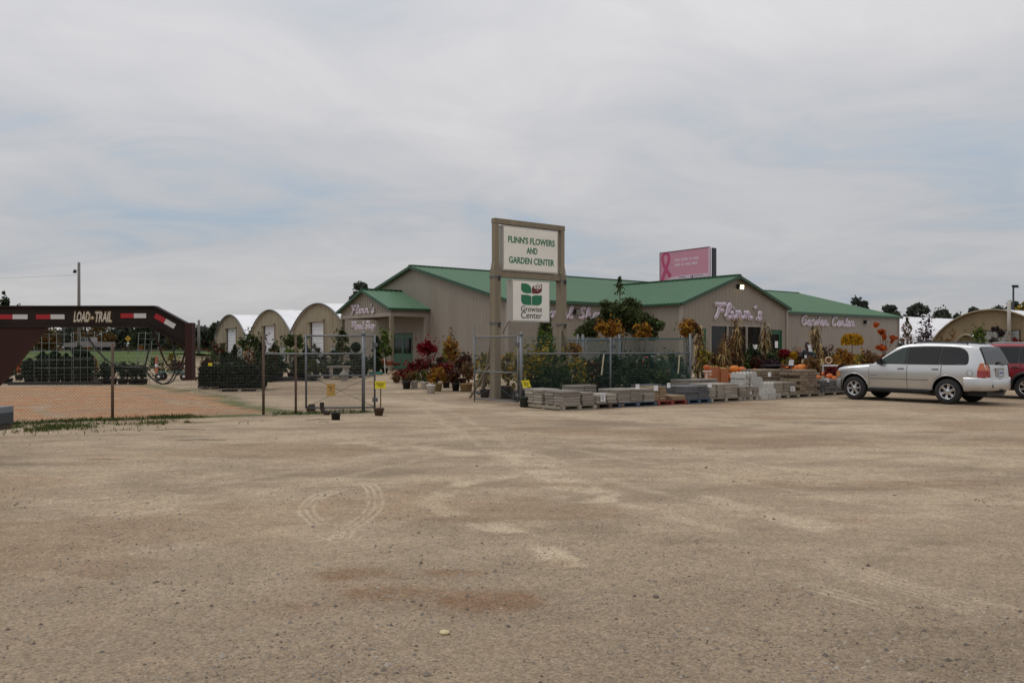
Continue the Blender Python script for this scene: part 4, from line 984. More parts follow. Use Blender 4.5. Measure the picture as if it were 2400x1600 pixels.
def gate(label, a, b, h, parent_group, brace=True, wire=M_WIRE, mid=.62):
    """framed chain link leaf between ground points a and b"""
    a, b = np.array(a), np.array(b); g = thing('chain_link_gate', label, 'gate', (a[0], a[1], 0), math.atan2(b[1]-a[1], b[0]-a[0]), parent_group); L = float(np.linalg.norm(b-a))
    mb = MB(); r = .026
    mb.tube([(0,0,.08),(0,0,h)], r, M_GALV, 8); mb.tube([(L,0,.08),(L,0,h)], r, M_GALV, 8)
    for z in (.1, h*mid*.0+.93, h-.02): mb.tube([(0,0,z),(L,0,z)], r*.85, M_GALV, 8)
    mb.build('frame', g)
    if brace:
        for p0, p1 in (((.02,.012,.95),(L-.02,.012,.12)), ((.02,-.012,.12),(L-.02,-.012,.95)), ((.03,.0,h-.05),(.62,.0,.97)), ((L-.03,.0,h-.05),(L-.62,.0,.97))):
            mb = MB(); mb.tube([p0, p1], .006, M_GALVD, 5); mb.build('brace', g)
    mb = MB(); chain(mb, (.01,.03), (L-.01,.03), .1, h-.03, m=wire, top=False); mb.build('wire_mesh', g, kind='stuff')
    mb = MB()
    for z in (.3, h-.25): mb.span((L-.06,-.05,z-.05),(L+.08,.05,z+.05), M_GALVD)
    mb.build('hinge', g); return g
gl = gate('left grey chain link gate leaf folded back behind its fence', (-5.32,21.35), (-3.58,21.55), 1.98, 'open gate leaves')
gr_ = gate('right grey chain link gate leaf standing open below the sign', (-1.15,25.35), (.17,23.75), 2.0, 'open gate leaves')
mb = MB(); mb.tube([(0,0,.0),(0,0,2.35)], .016, M_GALVD, 6); mb.build('drop_rod', gr_)
# right fence: posts, rail and dark green mesh, then a return towards the shop
fr = thing('chain_link_fence', 'dark green chain link fence with grey posts behind the paver pallets', 'fence', (0,0,0))
FA = np.array([.26,23.5]); FB = np.array([5.9,27.35]); fm = FA+(FB-FA)*.49
gpost(*FA, 2.02, .045, fr, M_GALV, True); gpost(*fm, 1.98, .028, fr, M_GALV); gpost(*FB, 2.12, .038, fr, M_GALV)
mb = MB(); chain(mb, FA, FB, .05, 1.95, p=.075, r=.0045, m=M_WIREG); mb.build('wire_mesh', fr, kind='stuff')
mb = MB(); mb.tube([(*FA,1.48),(*FB,1.48)], .024, M_GALV, 8); mb.build('rail', fr)
FC = FB+E2*5.5+E1*.0
mb = MB(); chain(mb, FB, FC, .05, 1.97, p=.075, r=.0056, m=M_WIREG); mb.build('wire_mesh', fr, kind='stuff')
gpost(*FC, 2.12, .04, fr, M_GALV); mb = MB(); mb.tube([(*FB,1.95),(*FC,2.0)], .02, M_WIREG, 6); mb.build('rail', fr)
fi = thing('chain_link_fence', 'inner chain link fence with top rail behind the potted shrubs', 'fence', (0,0,0))
I0 = np.array([P(1318,28.2),28.2]); I1 = np.array([P(1366,29.3),29.3]); I2 = np.array([P(1452,30.6),30.6])
for q in (I1, I2): gpost(*q, 2.12, .045, fi, M_GALV)
for p_, q in ((I0,I1),(I1,I2)):
    mb = MB(); mb.tube([(*p_,1.93),(*q,1.93)], .024, M_GALV, 8); mb.build('rail', fi)
    mb = MB(); chain(mb, p_, q, .05, 1.9, p=.075, r=.0056, m=M_WIREG); mb.build('wire_mesh', fi, kind='stuff')
gi = gate('inner grey gate leaf half hidden by shrubs behind the green fence', I1+np.array([.12,.05]), I1+np.array([1.15,.5]), 1.96, 'open gate leaves', wire=M_WIREG)
# ------------------------------------------------------------------ gooseneck trailer, in front at the left
M_TRL = mat('brown_black_trailer_paint', (.0165,.0090,.0065), .6, spec=.25, var=.18, scale=2, dirt=(.05,.024,.016), dirt_amt=.5, dirt_scale=1.5)
M_TRR = mat('red_brown_primer', (.036,.012,.009), .6, spec=.25, var=.2)
M_RED = mat('reflector_red', (.38,.006,.012), .35, var=.05); M_RW = mat('reflector_white', (.62,.61,.58), .35, var=.04)
TY = 12.0
tl = thing('gooseneck_trailer', 'dark brown gooseneck trailer with red and white reflective tape', 'trailer', (0, TY, 0))
def TX(px): return (px-1200)/F*TY
def TZ(py): return CH+(HY-py)*TY/F
zt, zl = TZ(716), TZ(768)
kx, kx2 = TX(361), TX(350); sx1, sx2 = TX(436), TX(432)
def ibeam(y0):
    mb = MB()
    web = [(-9.6,zl+.03),(-9.6,zt-.02),(kx-.02,zt-.02),(sx1,TZ(762)),(sx1,TZ(812)),(kx2,zl+.03)]
    mb.prism(web, y0+.055, y0+.075, M_TRL)
    mb.span((-9.6,y0,zt-.02),(kx,y0+.13,zt), M_TRL); mb.span((-9.6,y0,zl+.008),(kx2,y0+.13,zl+.03), M_TRL)
    mb.bar((kx,y0+.065,zt-.01),(sx1,y0+.065,TZ(758)), .13, .02, M_TRL); mb.bar((kx2,y0+.065,zl+.019),(sx1,y0+.065,TZ(814)), .13, .022, M_TRL)
    mb.build('neck_beam', tl)
    mb = MB(); mb.prism([(-9.6,zl+.006),(TX(106),zl+.006),(TX(4),TZ(893)),(-8.15,.5),(-9.6,.5)], y0+.03, y0+.10, M_TRR); mb.build('gusset', tl)
ibeam(0)
mb = MB()
mb.span((TX(434),-.005,TZ(884)),(TX(450),.135,TZ(756)), M_TRR); cpt = mb.build('coupler_post', tl)
mb = MB(); mb.span((TX(432),-.02,TZ(891)),(TX(453),.15,TZ(884)-.001), M_TRR); mb.build('coupler_plate', cpt)
# deck, legs and wheels that carry it (left of the frame)
mb = MB(); mb.span((-19,-.6,.62),(-9.5,1.5,.92), M_TRL); mb.build('deck', tl)
for x in (-15.0,-13.9):
    for y in (-.75, 1.45):
        mb = MB(); mb.lathe([(.16,-.1),(.38,-.1),(.38,.12),(.16,.12)], M_BLACK, 18, (x,y,.38), axis='Y'); mb.lathe([(0,-.08),(.17,-.08),(.17,.08)], M_GALV, 12, (x,y,.38), axis='Y'); mb.build('wheel', tl)
for y in (-.45, 1.3):
    mb = MB(); mb.span((-9.9,y-.06,.02),(-9.78,y+.06,.62), M_GALVD); mb.span((-10.0,y-.14,0),(-9.68,y+.14,.02), M_GALVD); mb.build('jack_leg', tl)
mb = MB(); mb.span((-8.15,-.35,TZ(992)),(TX(22),.1,TZ(966)), mat('blue_black_box', (.03,.038,.045), .5)); mb.span((-8.15,-.36,TZ(966)),(TX(21),.11,TZ(952)), mat('blue_grey_lid', (.14,.165,.19), .4)); mb.prism([(-8.15,TZ(1008)),(TX(18),TZ(1005)),(TX(28),TZ(993)),(-8.15,TZ(993))], -.3, .05, M_BLACK); mb.build('tool_box', tl)
def tape(p0, p1, py, m, h=11):
    q = MB(); q.span((TX(p0),.046,TZ(py+h/2)),(TX(p1),.0535,TZ(py-h/2)), m); q.build('reflective_tape', tl)
for a, b, m in ((-38,-12,M_RW),(-12,25,M_RED),(25,60,M_RW),(80,114,M_RED),(114.3,147,M_RW),(279,310,M_RED),(310.3,339,M_RW)): tape(a, b, 742 if a < 200 else 739.5, m)
ang = math.atan2(TZ(758)-zt, sx1-kx)
for u0, u1, m in ((0,.165,M_RED),(.167,.33,M_RW)):
    c0 = Vector((TX(357),0,TZ(744))); e = Vector((math.cos(ang),0,math.sin(ang))); n_ = Vector((-e.z,0,e.x)); q = MB()
    p = [c0+e*u0, c0+e*u1, c0+e*u1+n_*.075, c0+e*u0+n_*.075]; q.prism([(v.x,v.z) for v in p], .046, .0535, m); q.build('reflective_tape', tl)
M_TAN = mat('letter_gold_edge', (.34,.24,.10), .5, var=.03); M_CRM = mat('letter_cream', (.62,.57,.50), .5, var=.03)
for s, a, b in (('LOAD',169,206),('TRAIL',220,257)):
    text('lettering', s, tl, TX(a)-.012, TX(b)+.012, TZ(754)-.010, TZ(730)+.010, .0540, M_TAN, .003, .05, .25)
    text('lettering', s, tl, TX(a), TX(b), TZ(753.5), TZ(730.5), .0500, M_CRM, .003, .015, .25)
q = MB(); q.lathe([(.0,-.002),(.030,-.002),(.030,.002),(0,.002)], M_TAN, 14, (TX(212.5),.050,TZ(745)), axis='Y'); q.lathe([(.0,-.002),(.016,-.002),(.016,.002),(0,.002)], M_CRM, 12, (TX(212.5),.045,TZ(745)), axis='Y'); q.build('round_badge', tl)
def hose(pts, r, nm='hose', m=None, dy=.2):
    q = MB(); q.tube([(TX(a), dy, TZ(b)) for a, b in smooth(pts, 3)], r, m or M_BLACK, 7); q.build(nm, tl)
hose([(183,766),(184,778),(196,800),(216,826),(238,848),(262,861),(322,863)], .013)
hose([(342,775),(336,800),(325,845),(322,863),(330,880),(345,893),(362,903),(382,896),(394,870),(396,845),(388,815),(386,790)], .012, dy=.25)
hose([(344,772),(356,800),(366,832),(378,856),(396,866),(412,855),(420,830),(424,808)], .013, 'coiled_cable', M_TRR)
hose([(424,806),(420,835),(410,858),(392,880),(384,897),(364,903),(350,898),(343,890)], .010, dy=.32)
hose([(338,766),(345,780),(352,766)], .02, 'hose_loop')
mb = MB()
for k in range(46):
    u = k/46; a = u*46*2.1; p = np.array([(344,772),(356,800),(366,832),(378,856),(396,866),(412,855),(420,830)]); i = min(5, int(u*6)); f_ = u*6-i; c = p[i]*(1-f_)+p[i+1]*f_
    mb.lathe([(.012,-.005),(.019,0),(.012,.005)], M_TRR, 6, (TX(c[0]),.2,TZ(c[1])))
mb.build('cable_coils', tl, kind='stuff')

# ------------------------------------------------------------------ sport utility vehicles
M_TYRE = mat('tyre', (.018,.018,.018), .8, var=.15); M_CHROME = mat('wheel_chrome', (.55,.55,.56), .22, .9, var=.04); M_TRED = mat('tail_lamp_red', (.30,.012,.014), .15, coat=1, var=.04); M_TAMB = mat('tail_lamp_amber', (.46,.095,.012), .15, coat=1, var=.04)
M_CG = glassmat('car_glass_dark', (.006,.0065,.007), .03, .97); M_CGF = glassmat('car_glass_green', (.05,.075,.065), .04, .72)
XS = [-1.07,-1.045,-1.02,-.97,-.88,-.78,-.6,0,.7,1.15,1.38,1.58,1.90,2.24,2.36,2.85,3.30,3.48,3.58,3.63]
ZS = [.62,.80,1.10,1.26,1.48,1.67,1.735,1.785,1.80,1.785,1.75,1.68,1.43,1.175,1.145,1.105,1.055,1.0,.89,.62]
def ztop(x): return float(np.interp(x, XS, ZS))
def w0(x): return float(np.interp(x, [-1.07,-1.03,-.95,-.7,-.3,2.8,3.15,3.38,3.55,3.63], [.78,.84,.885,.925,.94,.94,.915,.86,.76,.62]))
def yw(x, z):
    f = np.interp(z, [.3,.5,.72,.95,1.12,1.85], [.90,.955,.995,1.0,.965,.70]); return w0(x)*float(f)
def suv(label, loc, rz, paint, rails, flare, glass_front):
    t = thing('suv', label, 'car', loc, rz)
    st = sorted(set(list(np.linspace(-1.07, 3.63, 40)) + XS)); rings = []
    for x in st:
        zt_ = ztop(x); zb_ = .40 if -.6 < x < 3.4 else .46; zs_ = max(zb_+.05, zt_-.085); ring = []
        for s in np.linspace(0, 1, 11):
            z = zb_+(zs_-zb_)*s; ring.append((x, yw(x, z), z))
        y = yw(x, zs_)
        ring += [(x, y-.018, zt_-.045), (x, y-.06, zt_-.014), (x, y*.72, zt_+.004), (x, y*.36, zt_+.015), (x, 0, zt_+.018)]
        ring += [(a, -b, c) for a, b, c in ring[-2::-1]]; rings.append(ring)
    k = len(rings[0]); mb = MB(); vs = [p for r_ in rings for p in r_]; nr_ = len(rings)
    fs = [(i*k+j, (i+1)*k+j, (i+1)*k+j+1, i*k+j+1) for i in range(nr_-1) for j in range(k-1)] + [(i*k+k-1, (i+1)*k+k-1, (i+1)*k, i*k) for i in range(nr_-1)]
    fs += [tuple(range(k)), tuple((nr_-1)*k+j for j in range(k))[::-1]]
    mb.add(vs, fs, paint, True); body = mb.build('body', t)
    bm = bmesh.new(); bm.from_mesh(body.data); bmesh.ops.recalc_face_normals(bm, faces=bm.faces); bm.to_mesh(body.data); bm.free()
    cut = MB()
    for cx_ in (0, 2.87):
        for s in (1, -1): cut.lathe([(.0,.50*s),(.445,.50*s),(.445,1.2*s),(0,1.2*s)] if s > 0 else [(0,1.2*s),(.445,1.2*s),(.445,.5*s),(0,.5*s)], M_BLACK, 28, (cx_,0,.39), False, 'Y')
    co_ = cut.build('cutter'); bm = bmesh.new(); bm.from_mesh(co_.data); bmesh.ops.recalc_face_normals(bm, faces=bm.faces); bm.to_mesh(co_.data); bm.free()
    md = body.modifiers.new('b', 'BOOLEAN'); md.operation = 'DIFFERENCE'; md.object = co_; md.solver = 'EXACT'; md.material_mode = 'TRANSFER'
    t.location = (0,0,0); t.rotation_euler = (0,0,0); bpy.context.view_layer.update()
    dg = bpy.context.evaluated_depsgraph_get(); me = bpy.data.meshes.new_from_object(body.evaluated_get(dg)); body.modifiers.clear(); body.data = me; me.name = 'body'
    bpy.data.objects.remove(co_); me.polygons.foreach_set('use_smooth', np.ones(len(me.polygons), bool)); me.set_sharp_from_angle(angle=R(32))
    def side(pts, off, m, nm, parent, rounds=2, s=1, thick=.0, close=True):
        q = [tuple(p) for p in smooth(pts, rounds, True)] if rounds else pts
        b = MB(); v = [(x, s*(yw(x, z)+off), z) for x, z in q]; v2 = [(x, s*(yw(x, z)+off-.02), z) for x, z in q]; n_ = len(v)
        b.add(v+v2, [tuple(range(n_))] + [(i, (i+1) % n_, n_+(i+1) % n_, n_+i) for i in range(n_)], m); return b.build(nm, parent)
    def dense(pts, n_=6):
        o = []
        for i in range(len(pts)):
            a, b = np.array(pts[i]), np.array(pts[(i+1) % len(pts)])
            for u in range(n_): o.append(tuple(a+(b-a)*u/n_))
        return o
    def patch(x0f, x1f, z0, z1, off, m, nm, parent, s=1, nz_=8, nx_=8):
        b = MB(); v = []
        for i in range(nz_+1):
            z = z0+(z1-z0)*i/nz_; a, c = x0f(z), x1f(z)
            for j in range(nx_+1): x = a+(c-a)*j/nx_; v.append((x, s*(yw(x, z)+off), z))
        b.add(v, [(i*(nx_+1)+j, i*(nx_+1)+j+1, (i+1)*(nx_+1)+j+1, (i+1)*(nx_+1)+j) for i in range(nz_) for j in range(nx_)], m, True)
        return b.build(nm, parent)
    def archx(z, side_):   # front edge of the rear door follows the wheel arch
        d = .475**2-(z-.39)**2; return (math.sqrt(d) if d > 0 else 0)
    for s in (1, -1):
        # window band (black) then the panes
        side([(-.60,1.16),(-.50,1.64),(.1,1.70),(1.2,1.69),(1.5,1.62),(2.16,1.19),(2.05,1.155),(.2,1.15),(-.35,1.155)], .004, M_BLACK, 'window_surround', body, 2, s)
        d1 = patch(lambda z: 1.185, lambda z: 2.36 if z > .8 else 2.30-(.8-z)*.15, .46, 1.135, .006, paint, 'door', t, s)
        d2 = patch(lambda z: max(.18, archx(z, 1)+.03), lambda z: 1.17, .46, 1.135, .006, paint, 'door', t, s)
        for xx in (1.177, ): 
            b = MB(); b.tube([(xx, s*(yw(xx, z)+.003), z) for z in np.linspace(.45, 1.14, 9)], .006, M_BLACK, 4); b.build('door_seam', body)
        b = MB(); b.tube([(2.365-.0*(1-z), s*(yw(2.365, z)+.002), z) for z in np.linspace(.5, 1.12, 8)], .005, M_BLACK, 4); b.tube([(max(.17, archx(z, 1)+.02), s*(yw(.2, z)+.003), z) for z in np.linspace(.72, 1.14, 8)], .005, M_BLACK, 4); b.build('door_seam', body)
        side(dense([(1.25,1.175),(1.25,1.66),(1.46,1.61),(1.60,1.53),(2.08,1.185)]), .012, glass_front, 'door_window', d1, 1, s)
        side(dense([(.30,1.17),(.26,1.68),(1.18,1.672),(1.18,1.172)]), .012, M_CG, 'door_window', d2, 1, s)
        side([(-.55,1.20),(-.54,1.40),(-.44,1.62),(-.1,1.672),(.21,1.675),(.245,1.17),(-.2,1.17),(-.42,1.172)], .012, M_CG, 'quarter_window', body, 2, s)
        for dd, hx in ((d1, 1.36), (d2, .34)):
            b = MB(); y = s*(yw(hx, 1.0)+.025); b.tube(smooth([(hx-.09,y-s*.02,1.02),(hx-.08,y,1.022),(hx+.08,y,1.022),(hx+.09,y-s*.02,1.02)], 1), .017, M_BLACK if flare else mat('handle_dark', (.08,.08,.08), .4), 6); b.build('handle', dd)
        b = MB(); b.tube([(x, s*(yw(x, .70)+.012), .70) for x in np.linspace(.55, 2.32, 12)], .012, M_GALVD if not flare else M_BLACK, 5); b.build('side_moulding', body)
        if not flare: b = MB(); b.tube([(x, s*(yw(x, .70)+.014), .705) for x in np.linspace(.55, 2.32, 12)], .006, M_BLACK, 4); b.build('moulding_shadow', body)
        b = MB(); b.prism([(2.1+i*.03, .79+(.008 if i % 2 else -.004)) for i in range(8)] + [(2.31-i*.03, .81+(.006 if i % 2 else 0)) for i in range(8)], s*(yw(2.2,.8)+.006), s*(yw(2.2,.8)+.010), mat('badge_grey', (.16,.16,.16), .4)); b.build('door_badge', body)
        # wheel arch lips
        for cx_ in (0, 2.87):
            b = MB(); rr = .455; b.tube([(cx_+rr*math.cos(a), s*(yw(cx_+rr*math.cos(a), .39+rr*math.sin(a))+(.02 if flare else .002)), .39+rr*math.sin(a)) for a in np.linspace(.10, math.pi-.10, 18)], .05 if flare else .014, M_BLACK if flare else paint, 6); b.build('wheel_arch', body)
        # running board
        b = MB(); b.span((.48, s*.80, .335),(2.40, s*.95, .385), M_BLACK); b.span((.5, s*.70, .40),(2.38, s*.86, .47), M_BLACK); b.build('running_board', body)
        # mirror
        b = MB(); y = yw(2.0, 1.2); v = [(1.93,s*(y+.02),1.13),(1.93,s*(y+.21),1.14),(1.94,s*(y+.22),1.32),(1.94,s*(y+.05),1.33),(2.07,s*(y+.04),1.14),(2.05,s*(y+.19),1.155),(2.05,s*(y+.20),1.29),(2.07,s*(y+.06),1.30)]
        b.add(v, [(0,1,2,3),(4,7,6,5),(0,4,5,1),(1,5,6,2),(2,6,7,3),(3,7,4,0)], M_BLACK); b.build('mirror', t)
        # tail lamp wrapping the corner
        for (za, zb_, m, nm) in ((.80,1.00,M_TRED,'tail_light'),(1.002,1.21,M_TAMB,'tail_light')):
            b = MB(); v = []; n_ = 8
            for z in (za, zb_):
                tap = 0 if z < 1.1 else .055
                path = [(-.80-tap, yw(-.8, z)),(-.88, yw(-.88, z)),(-.95, yw(-.95, z)),(-1.0+max(0,(z-1.1))*.4, yw(-1.0, z)*.985),(-1.03+max(0,(z-1.1))*.45, yw(-1.02, z)*.93),(-1.045+max(0,(z-1.1))*.5, yw(-1.03, z)*.84),(-1.05+max(0,(z-1.1))*.5, .655+tap*.6)]
                v += [(x-.018, s*(y+.014), z) for x, y in path]
            n_ = 7; b.add(v, [(j, j+1, n_+j+1, n_+j) for j in range(n_-1)], m, True); b.build(nm, t)
        # roof rail
        b = MB(); b.tube(smooth([(-.45,s*.60,1.755),(-.40,s*.60,1.80),(1.0,s*.60,1.835),(1.12,s*.60,1.785)], 1), .022, rails, 6); b.build('roof_rail', t)
        # head lamp at the front corner
        b = MB(); v = []
        for z in (.74, .90): v += [(3.36, s*(yw(3.36, z)+.006), z),(3.46, s*(yw(3.46, z)+.008), z),(3.56, s*(yw(3.55, z)+.006), z),(3.61 if z < .8 else 3.57, s*.60, z)]
        b.add(v, [(0,1,5,4),(1,2,6,5),(2,3,7,6)], mat('lamp_amber_front', (.55,.22,.08), .2, coat=1), True); b.build('headlight', t)
    # fuel flap on the near side
    b = MB(); b.tube([(-.62+.085*math.cos(a), yw(-.62+.085*math.cos(a), .93+.085*math.sin(a))+.003, .93+.085*math.sin(a)) for a in np.linspace(0, 2*math.pi, 22)], .004, M_BLACK, 4); b.build('fuel_flap', body)
    # tailgate: seam, rear window, plate, wiper
    def rearx(z): return float(np.interp(z, [.62,.80,1.10,1.26,1.48,1.67,1.735], [-1.07,-1.045,-1.02,-.97,-.88,-.78,-.6]))
    def rear(pts, off, m, nm, parent, rounds=2):
        q = smooth(pts, rounds, True) if rounds else pts; b = MB(); v = [(rearx(z)-off, y, z+off*.35) for y, z in q]; v2 = [(rearx(z)-off+.02, y, z+off*.35) for y, z in q]; n_ = len(v)
        b.add(v+v2, [tuple(range(n_))] + [(i, (i+1) % n_, n_+(i+1) % n_, n_+i) for i in range(n_)], m); return b.build(nm, parent)
    tg = MB(); yv = np.linspace(-.64, .64, 11); zv = np.linspace(.60, 1.15, 9)
    v = [(rearx(max(z,.63))-.028, y, z) for z in zv for y in yv]
    tg.add(v, [(i*11+j, i*11+j+1, (i+1)*11+j+1, (i+1)*11+j) for i in range(8) for j in range(10)], paint, True)
    tgo = tg.build('tailgate', t)
    b = MB(); b.tube([(rearx(max(z,.63))-.026, s_, z) for z, s_ in [(.60,.65),(1.15,.65)]], .006, M_BLACK, 4); b.tube([(rearx(max(z,.63))-.026, s_, z) for z, s_ in [(.60,-.65),(1.15,-.65)]], .006, M_BLACK, 4); b.build('tailgate_seam', body)
    rear(dense([(-.80,1.17),(.80,1.17),(.765,1.30),(.66,1.655),(.55,1.675),(-.55,1.675),(-.66,1.655),(-.765,1.30)], 4), .028, M_CG, 'rear_window', t, 1)
    b = MB(); b.span((-1.078,-.30,.80),(-1.062,.28,1.07), mat('plate_recess', (.27,.26,.25), .4)); b.build('plate_recess', tgo)
    b = MB(); b.span((-1.092,-.20,.84),(-1.080,.11,1.0), mat('licence_plate', (.50,.54,.62), .4)); pl = b.build('licence_plate', tgo)
    b = MB()
    for i in range(6): b.span((-1.0955,-.165+i*.042,.895),(-1.0925,-.135+i*.042,.955), mat('plate_ink', (.10,.14,.30), .5))
    b.build('plate_characters', pl)
    b = MB(); b.tube([(-1.075,-.02,1.20),(-1.07,-.25,1.155),(-1.075,-.55,1.175)], .014, M_BLACK, 5); b.span((-1.06,-.09,1.17),(-1.02,.05,1.24), M_BLACK); b.build('wiper', t)
    b = MB(); b.tube([(-1.085,-.12,.745),(-1.095,0,.745),(-1.085,.1,.745)], .012, M_GALVD, 5); b.build('tailgate_handle', tgo)
    # rear bumper wrapped round the corners
    per = [(-.46,.945),(-.70,.955),(-.92,.93),(-1.06,.84),(-1.125,.66),(-1.15,.35),(-1.155,0)]; per = per + [(x,-y) for x, y in per[-2::-1]]
    prf = [(.42,-.045),(.45,-.005),(.56,.0),(.70,.0),(.735,-.015),(.745,-.07)]
    pc = smooth(per, 2); b = MB(); v = []; n_ = len(prf)
    for x, y in pc:
        l_2 = math.hypot(x+.1, y); ux, uy = (x+.1)/l_2, y/l_2
        for z, o in prf:
            zz = z + (.06 if abs(y) > .62 and z > .6 else 0)
            v.append((x+ux*o, y+uy*o, zz))
    b.add(v, [(i*n_+j, (i+1)*n_+j, (i+1)*n_+j+1, i*n_+j+1) for i in range(len(pc)-1) for j in range(n_-1)], paint if not flare else M_BLACK, True)
    bp = b.build('rear_bumper', t)
    b = MB()
    for s in (1,): b.lathe([(.0,0),(.055,0),(.06,.012),(.045,.02)], M_GALVD, 14, (-1.13, s*.60, .56), axis='X')
    b.build('bumper_recess', bp)
    b = MB(); b.span((-1.12,-.35,.36),(-.9,-.10,.42), M_BLACK); b.span((-1.2,-.07,.38),(-.9,.05,.44), M_BLACK); b.build('tow_hitch', t)
    b = MB(); b.span((-.98,-.62,.26),(3.45,.62,.41), M_BLACK); b.span((-.5,-.75,.41),(3.2,.75,.46), M_BLACK); b.tube([(0,-.7,.375),(0,.7,.375)], .06, M_BLACK, 8); b.tube([(2.87,-.7,.375),(2.87,.7,.375)], .05, M_BLACK, 8); b.build('chassis', t)
    # front bumper and grille
    b = MB(); v = []; perf = [(3.33,.90),(3.44,.86),(3.58,.74),(3.67,.45),(3.70,0)]; perf = smooth(perf+[(x,-y) for x, y in perf[-2::-1]], 2); prf2 = [(.34,-.06),(.37,0),(.60,.0),(.66,-.02),(.68,-.07)]; n_ = 5
    for x, y in perf:
        l_2 = math.hypot(x-2.9, y); ux, uy = (x-2.9)/l_2, y/l_2
        for z, o in prf2: v.append((x+ux*o, y+uy*o, z))
    b.add(v, [(i*n_+j, i*n_+j+1, (i+1)*n_+j+1, (i+1)*n_+j) for i in range(len(perf)-1) for j in range(n_-1)], mat('bumper_grey', (.22,.215,.21), .55) if not flare else M_BLACK, True); b.build('front_bumper', t)
    # seats and wheel seen through the clear front glass
    for y in (.38,-.38):
        b = MB(); b.prism([(1.05,.75),(1.65,.75),(1.62,.92),(1.25,.95),(1.0,1.45),(.90,1.45),(.95,.95)], y-.24, y+.24, mat('seat_grey', (.16,.155,.14), .9)); b.span((.93,y-.12,1.47),(1.0,y+.12,1.62), MATS['seat_grey']); b.build('seat', t)
    # wheels
    for cx_ in (0, 2.87):
        for s in (1, -1):
            w = MB(); w.lathe([(.225,-.11),(.30,-.118),(.355,-.10),(.372,-.06),(.375,0),(.372,.06),(.355,.10),(.30,.118),(.225,.11)], M_TYRE, 36, (0,0,0), True, 'Y', False)
            wo = w.build('wheel', t, (cx_, s*.815, .375)); wo.rotation_euler = (0, .35+cx_, 0 if s > 0 else math.pi)
            r_ = MB(); r_.lathe([(.228,.02),(.232,.105),(.222,.112),(.205,.098),(.195,.03)], M_CHROME, 30, (0,0,0), True, 'Y', False); r_.lathe([(.215,.02),(.05,.012),(0,.012)], M_BLACK, 24, (0,0,0), True, 'Y')
            r_.lathe([(.055,.03),(.058,.088),(.04,.098),(0,.10)], M_CHROME, 16, (0,0,0), True, 'Y')
            for k_ in range(6):
                a = k_*math.pi/3; ca, sa = math.cos(a), math.sin(a); v = []
                for rr, hw, yy in ((.045,.038,.088),(.13,.032,.082),(.208,.046,.094)):
                    for sg in (-1, 1): v.append((rr*ca-sg*hw*sa, yy, rr*sa+sg*hw*ca))
                    for sg in (-1, 1): v.append((rr*ca-sg*hw*1.15*sa, yy-.04, rr*sa+sg*hw*1.15*ca))
                r_.add(v, [(0,1,5,4),(4,5,9,8),(0,4,6,2),(4,8,10,6),(1,3,7,5),(5,7,11,9)], M_CHROME)
            r_.build('rim', wo)
    t.location = loc; t.rotation_euler = (0, 0, rz); return t
M_SILV = mat('silver_paint', (.58,.58,.575), .28, .72, var=.03, coat=.6, scale=2, dirt=(.42,.38,.33), dirt_amt=.15, dirt_scale=1.3)
M_MAR = mat('red_paint', (.24,.010,.020), .30, .25, var=.04, coat=.8, scale=2)
# rear left wheel touches at (2225, 946), front left at (2009, 935)
rw = np.array(at(2222, 947)); fw = np.array(at(2006, 936)); hd = math.atan2(fw[1]-rw[1], fw[0]-rw[0]); ux = np.array([math.cos(hd), math.sin(hd)]); lf_ = np.array([-ux[1], ux[0]])
o_ = rw - lf_*.86
suv('silver sport utility vehicle with dark windows and chrome wheels at the right', (o_[0], o_[1], float(gz(*o_))), hd, M_SILV, M_BLACK, False, M_CGF)
r2 = np.array([P(2404,26.6), 26.6]) - lf_*.86
suv('dark red sport utility vehicle half behind the silver one at the right edge', (r2[0], r2[1], float(gz(*r2))), hd+R(3), M_MAR, mat('grey_rail', (.32,.32,.33), .4, .5), True, M_CG)
# ------------------------------------------------------------------ pallets of pavers and blocks along the right fence
PA = R(33.8); e1 = np.array([math.cos(PA), math.sin(PA)]); e2 = np.array([-math.sin(PA), math.cos(PA)]); PO = np.array([1.33, 21.7])
def pf(t, v): q = PO+e1*t+e2*v; return float(q[0]), float(q[1])
M_PAL = M_LUMBER; M_PALB = mat('blue_pallet_paint', (.055,.085,.125), .7, var=.25, rnd=.15, dirt=(.15,.13,.11), dirt_amt=.5, dirt_scale=4); M_PALR = mat('red_pallet_paint', (.22,.045,.030), .7, var=.25, rnd=.15, dirt=(.2,.13,.10), dirt_amt=.4, dirt_scale=4)
M_PALD = mat('dark_brown_pallet', (.10,.065,.05), .8, var=.25, rnd=.15)
def pallet(label, t, v, L, D, m):
    x, y = pf(t, v); p = thing('pallet', label, 'pallet', (x, y, float(gz(x, y))), PA, 'pallets along the right fence')
    for i in range(6):
        b = MB(); y0 = i*(D-.10)/5; b.span((0,y0,.105),(L,y0+.10,.125), m); b.build('deck_board', p)
    for xx in (0, L/2-.02, L-.05):
        b = MB(); b.span((xx,.01,.022),(xx+.05,D-.01,.104), m)
        b.span((xx-.02 if xx > 0 else xx,-.004,.024),(xx+.09,.10,.103), m); b.build('stringer', p)
    for y0 in (.0, D/2-.05, D-.10):
        b = MB(); b.span((0,y0,.0),(L,y0+.1,.020), m); b.build('bottom_board', p)
def pmat(n, c, **k): return mat(n, c, .9, var=.16, scale=7, bump=.3, bscale=60, rnd=.22, **k)
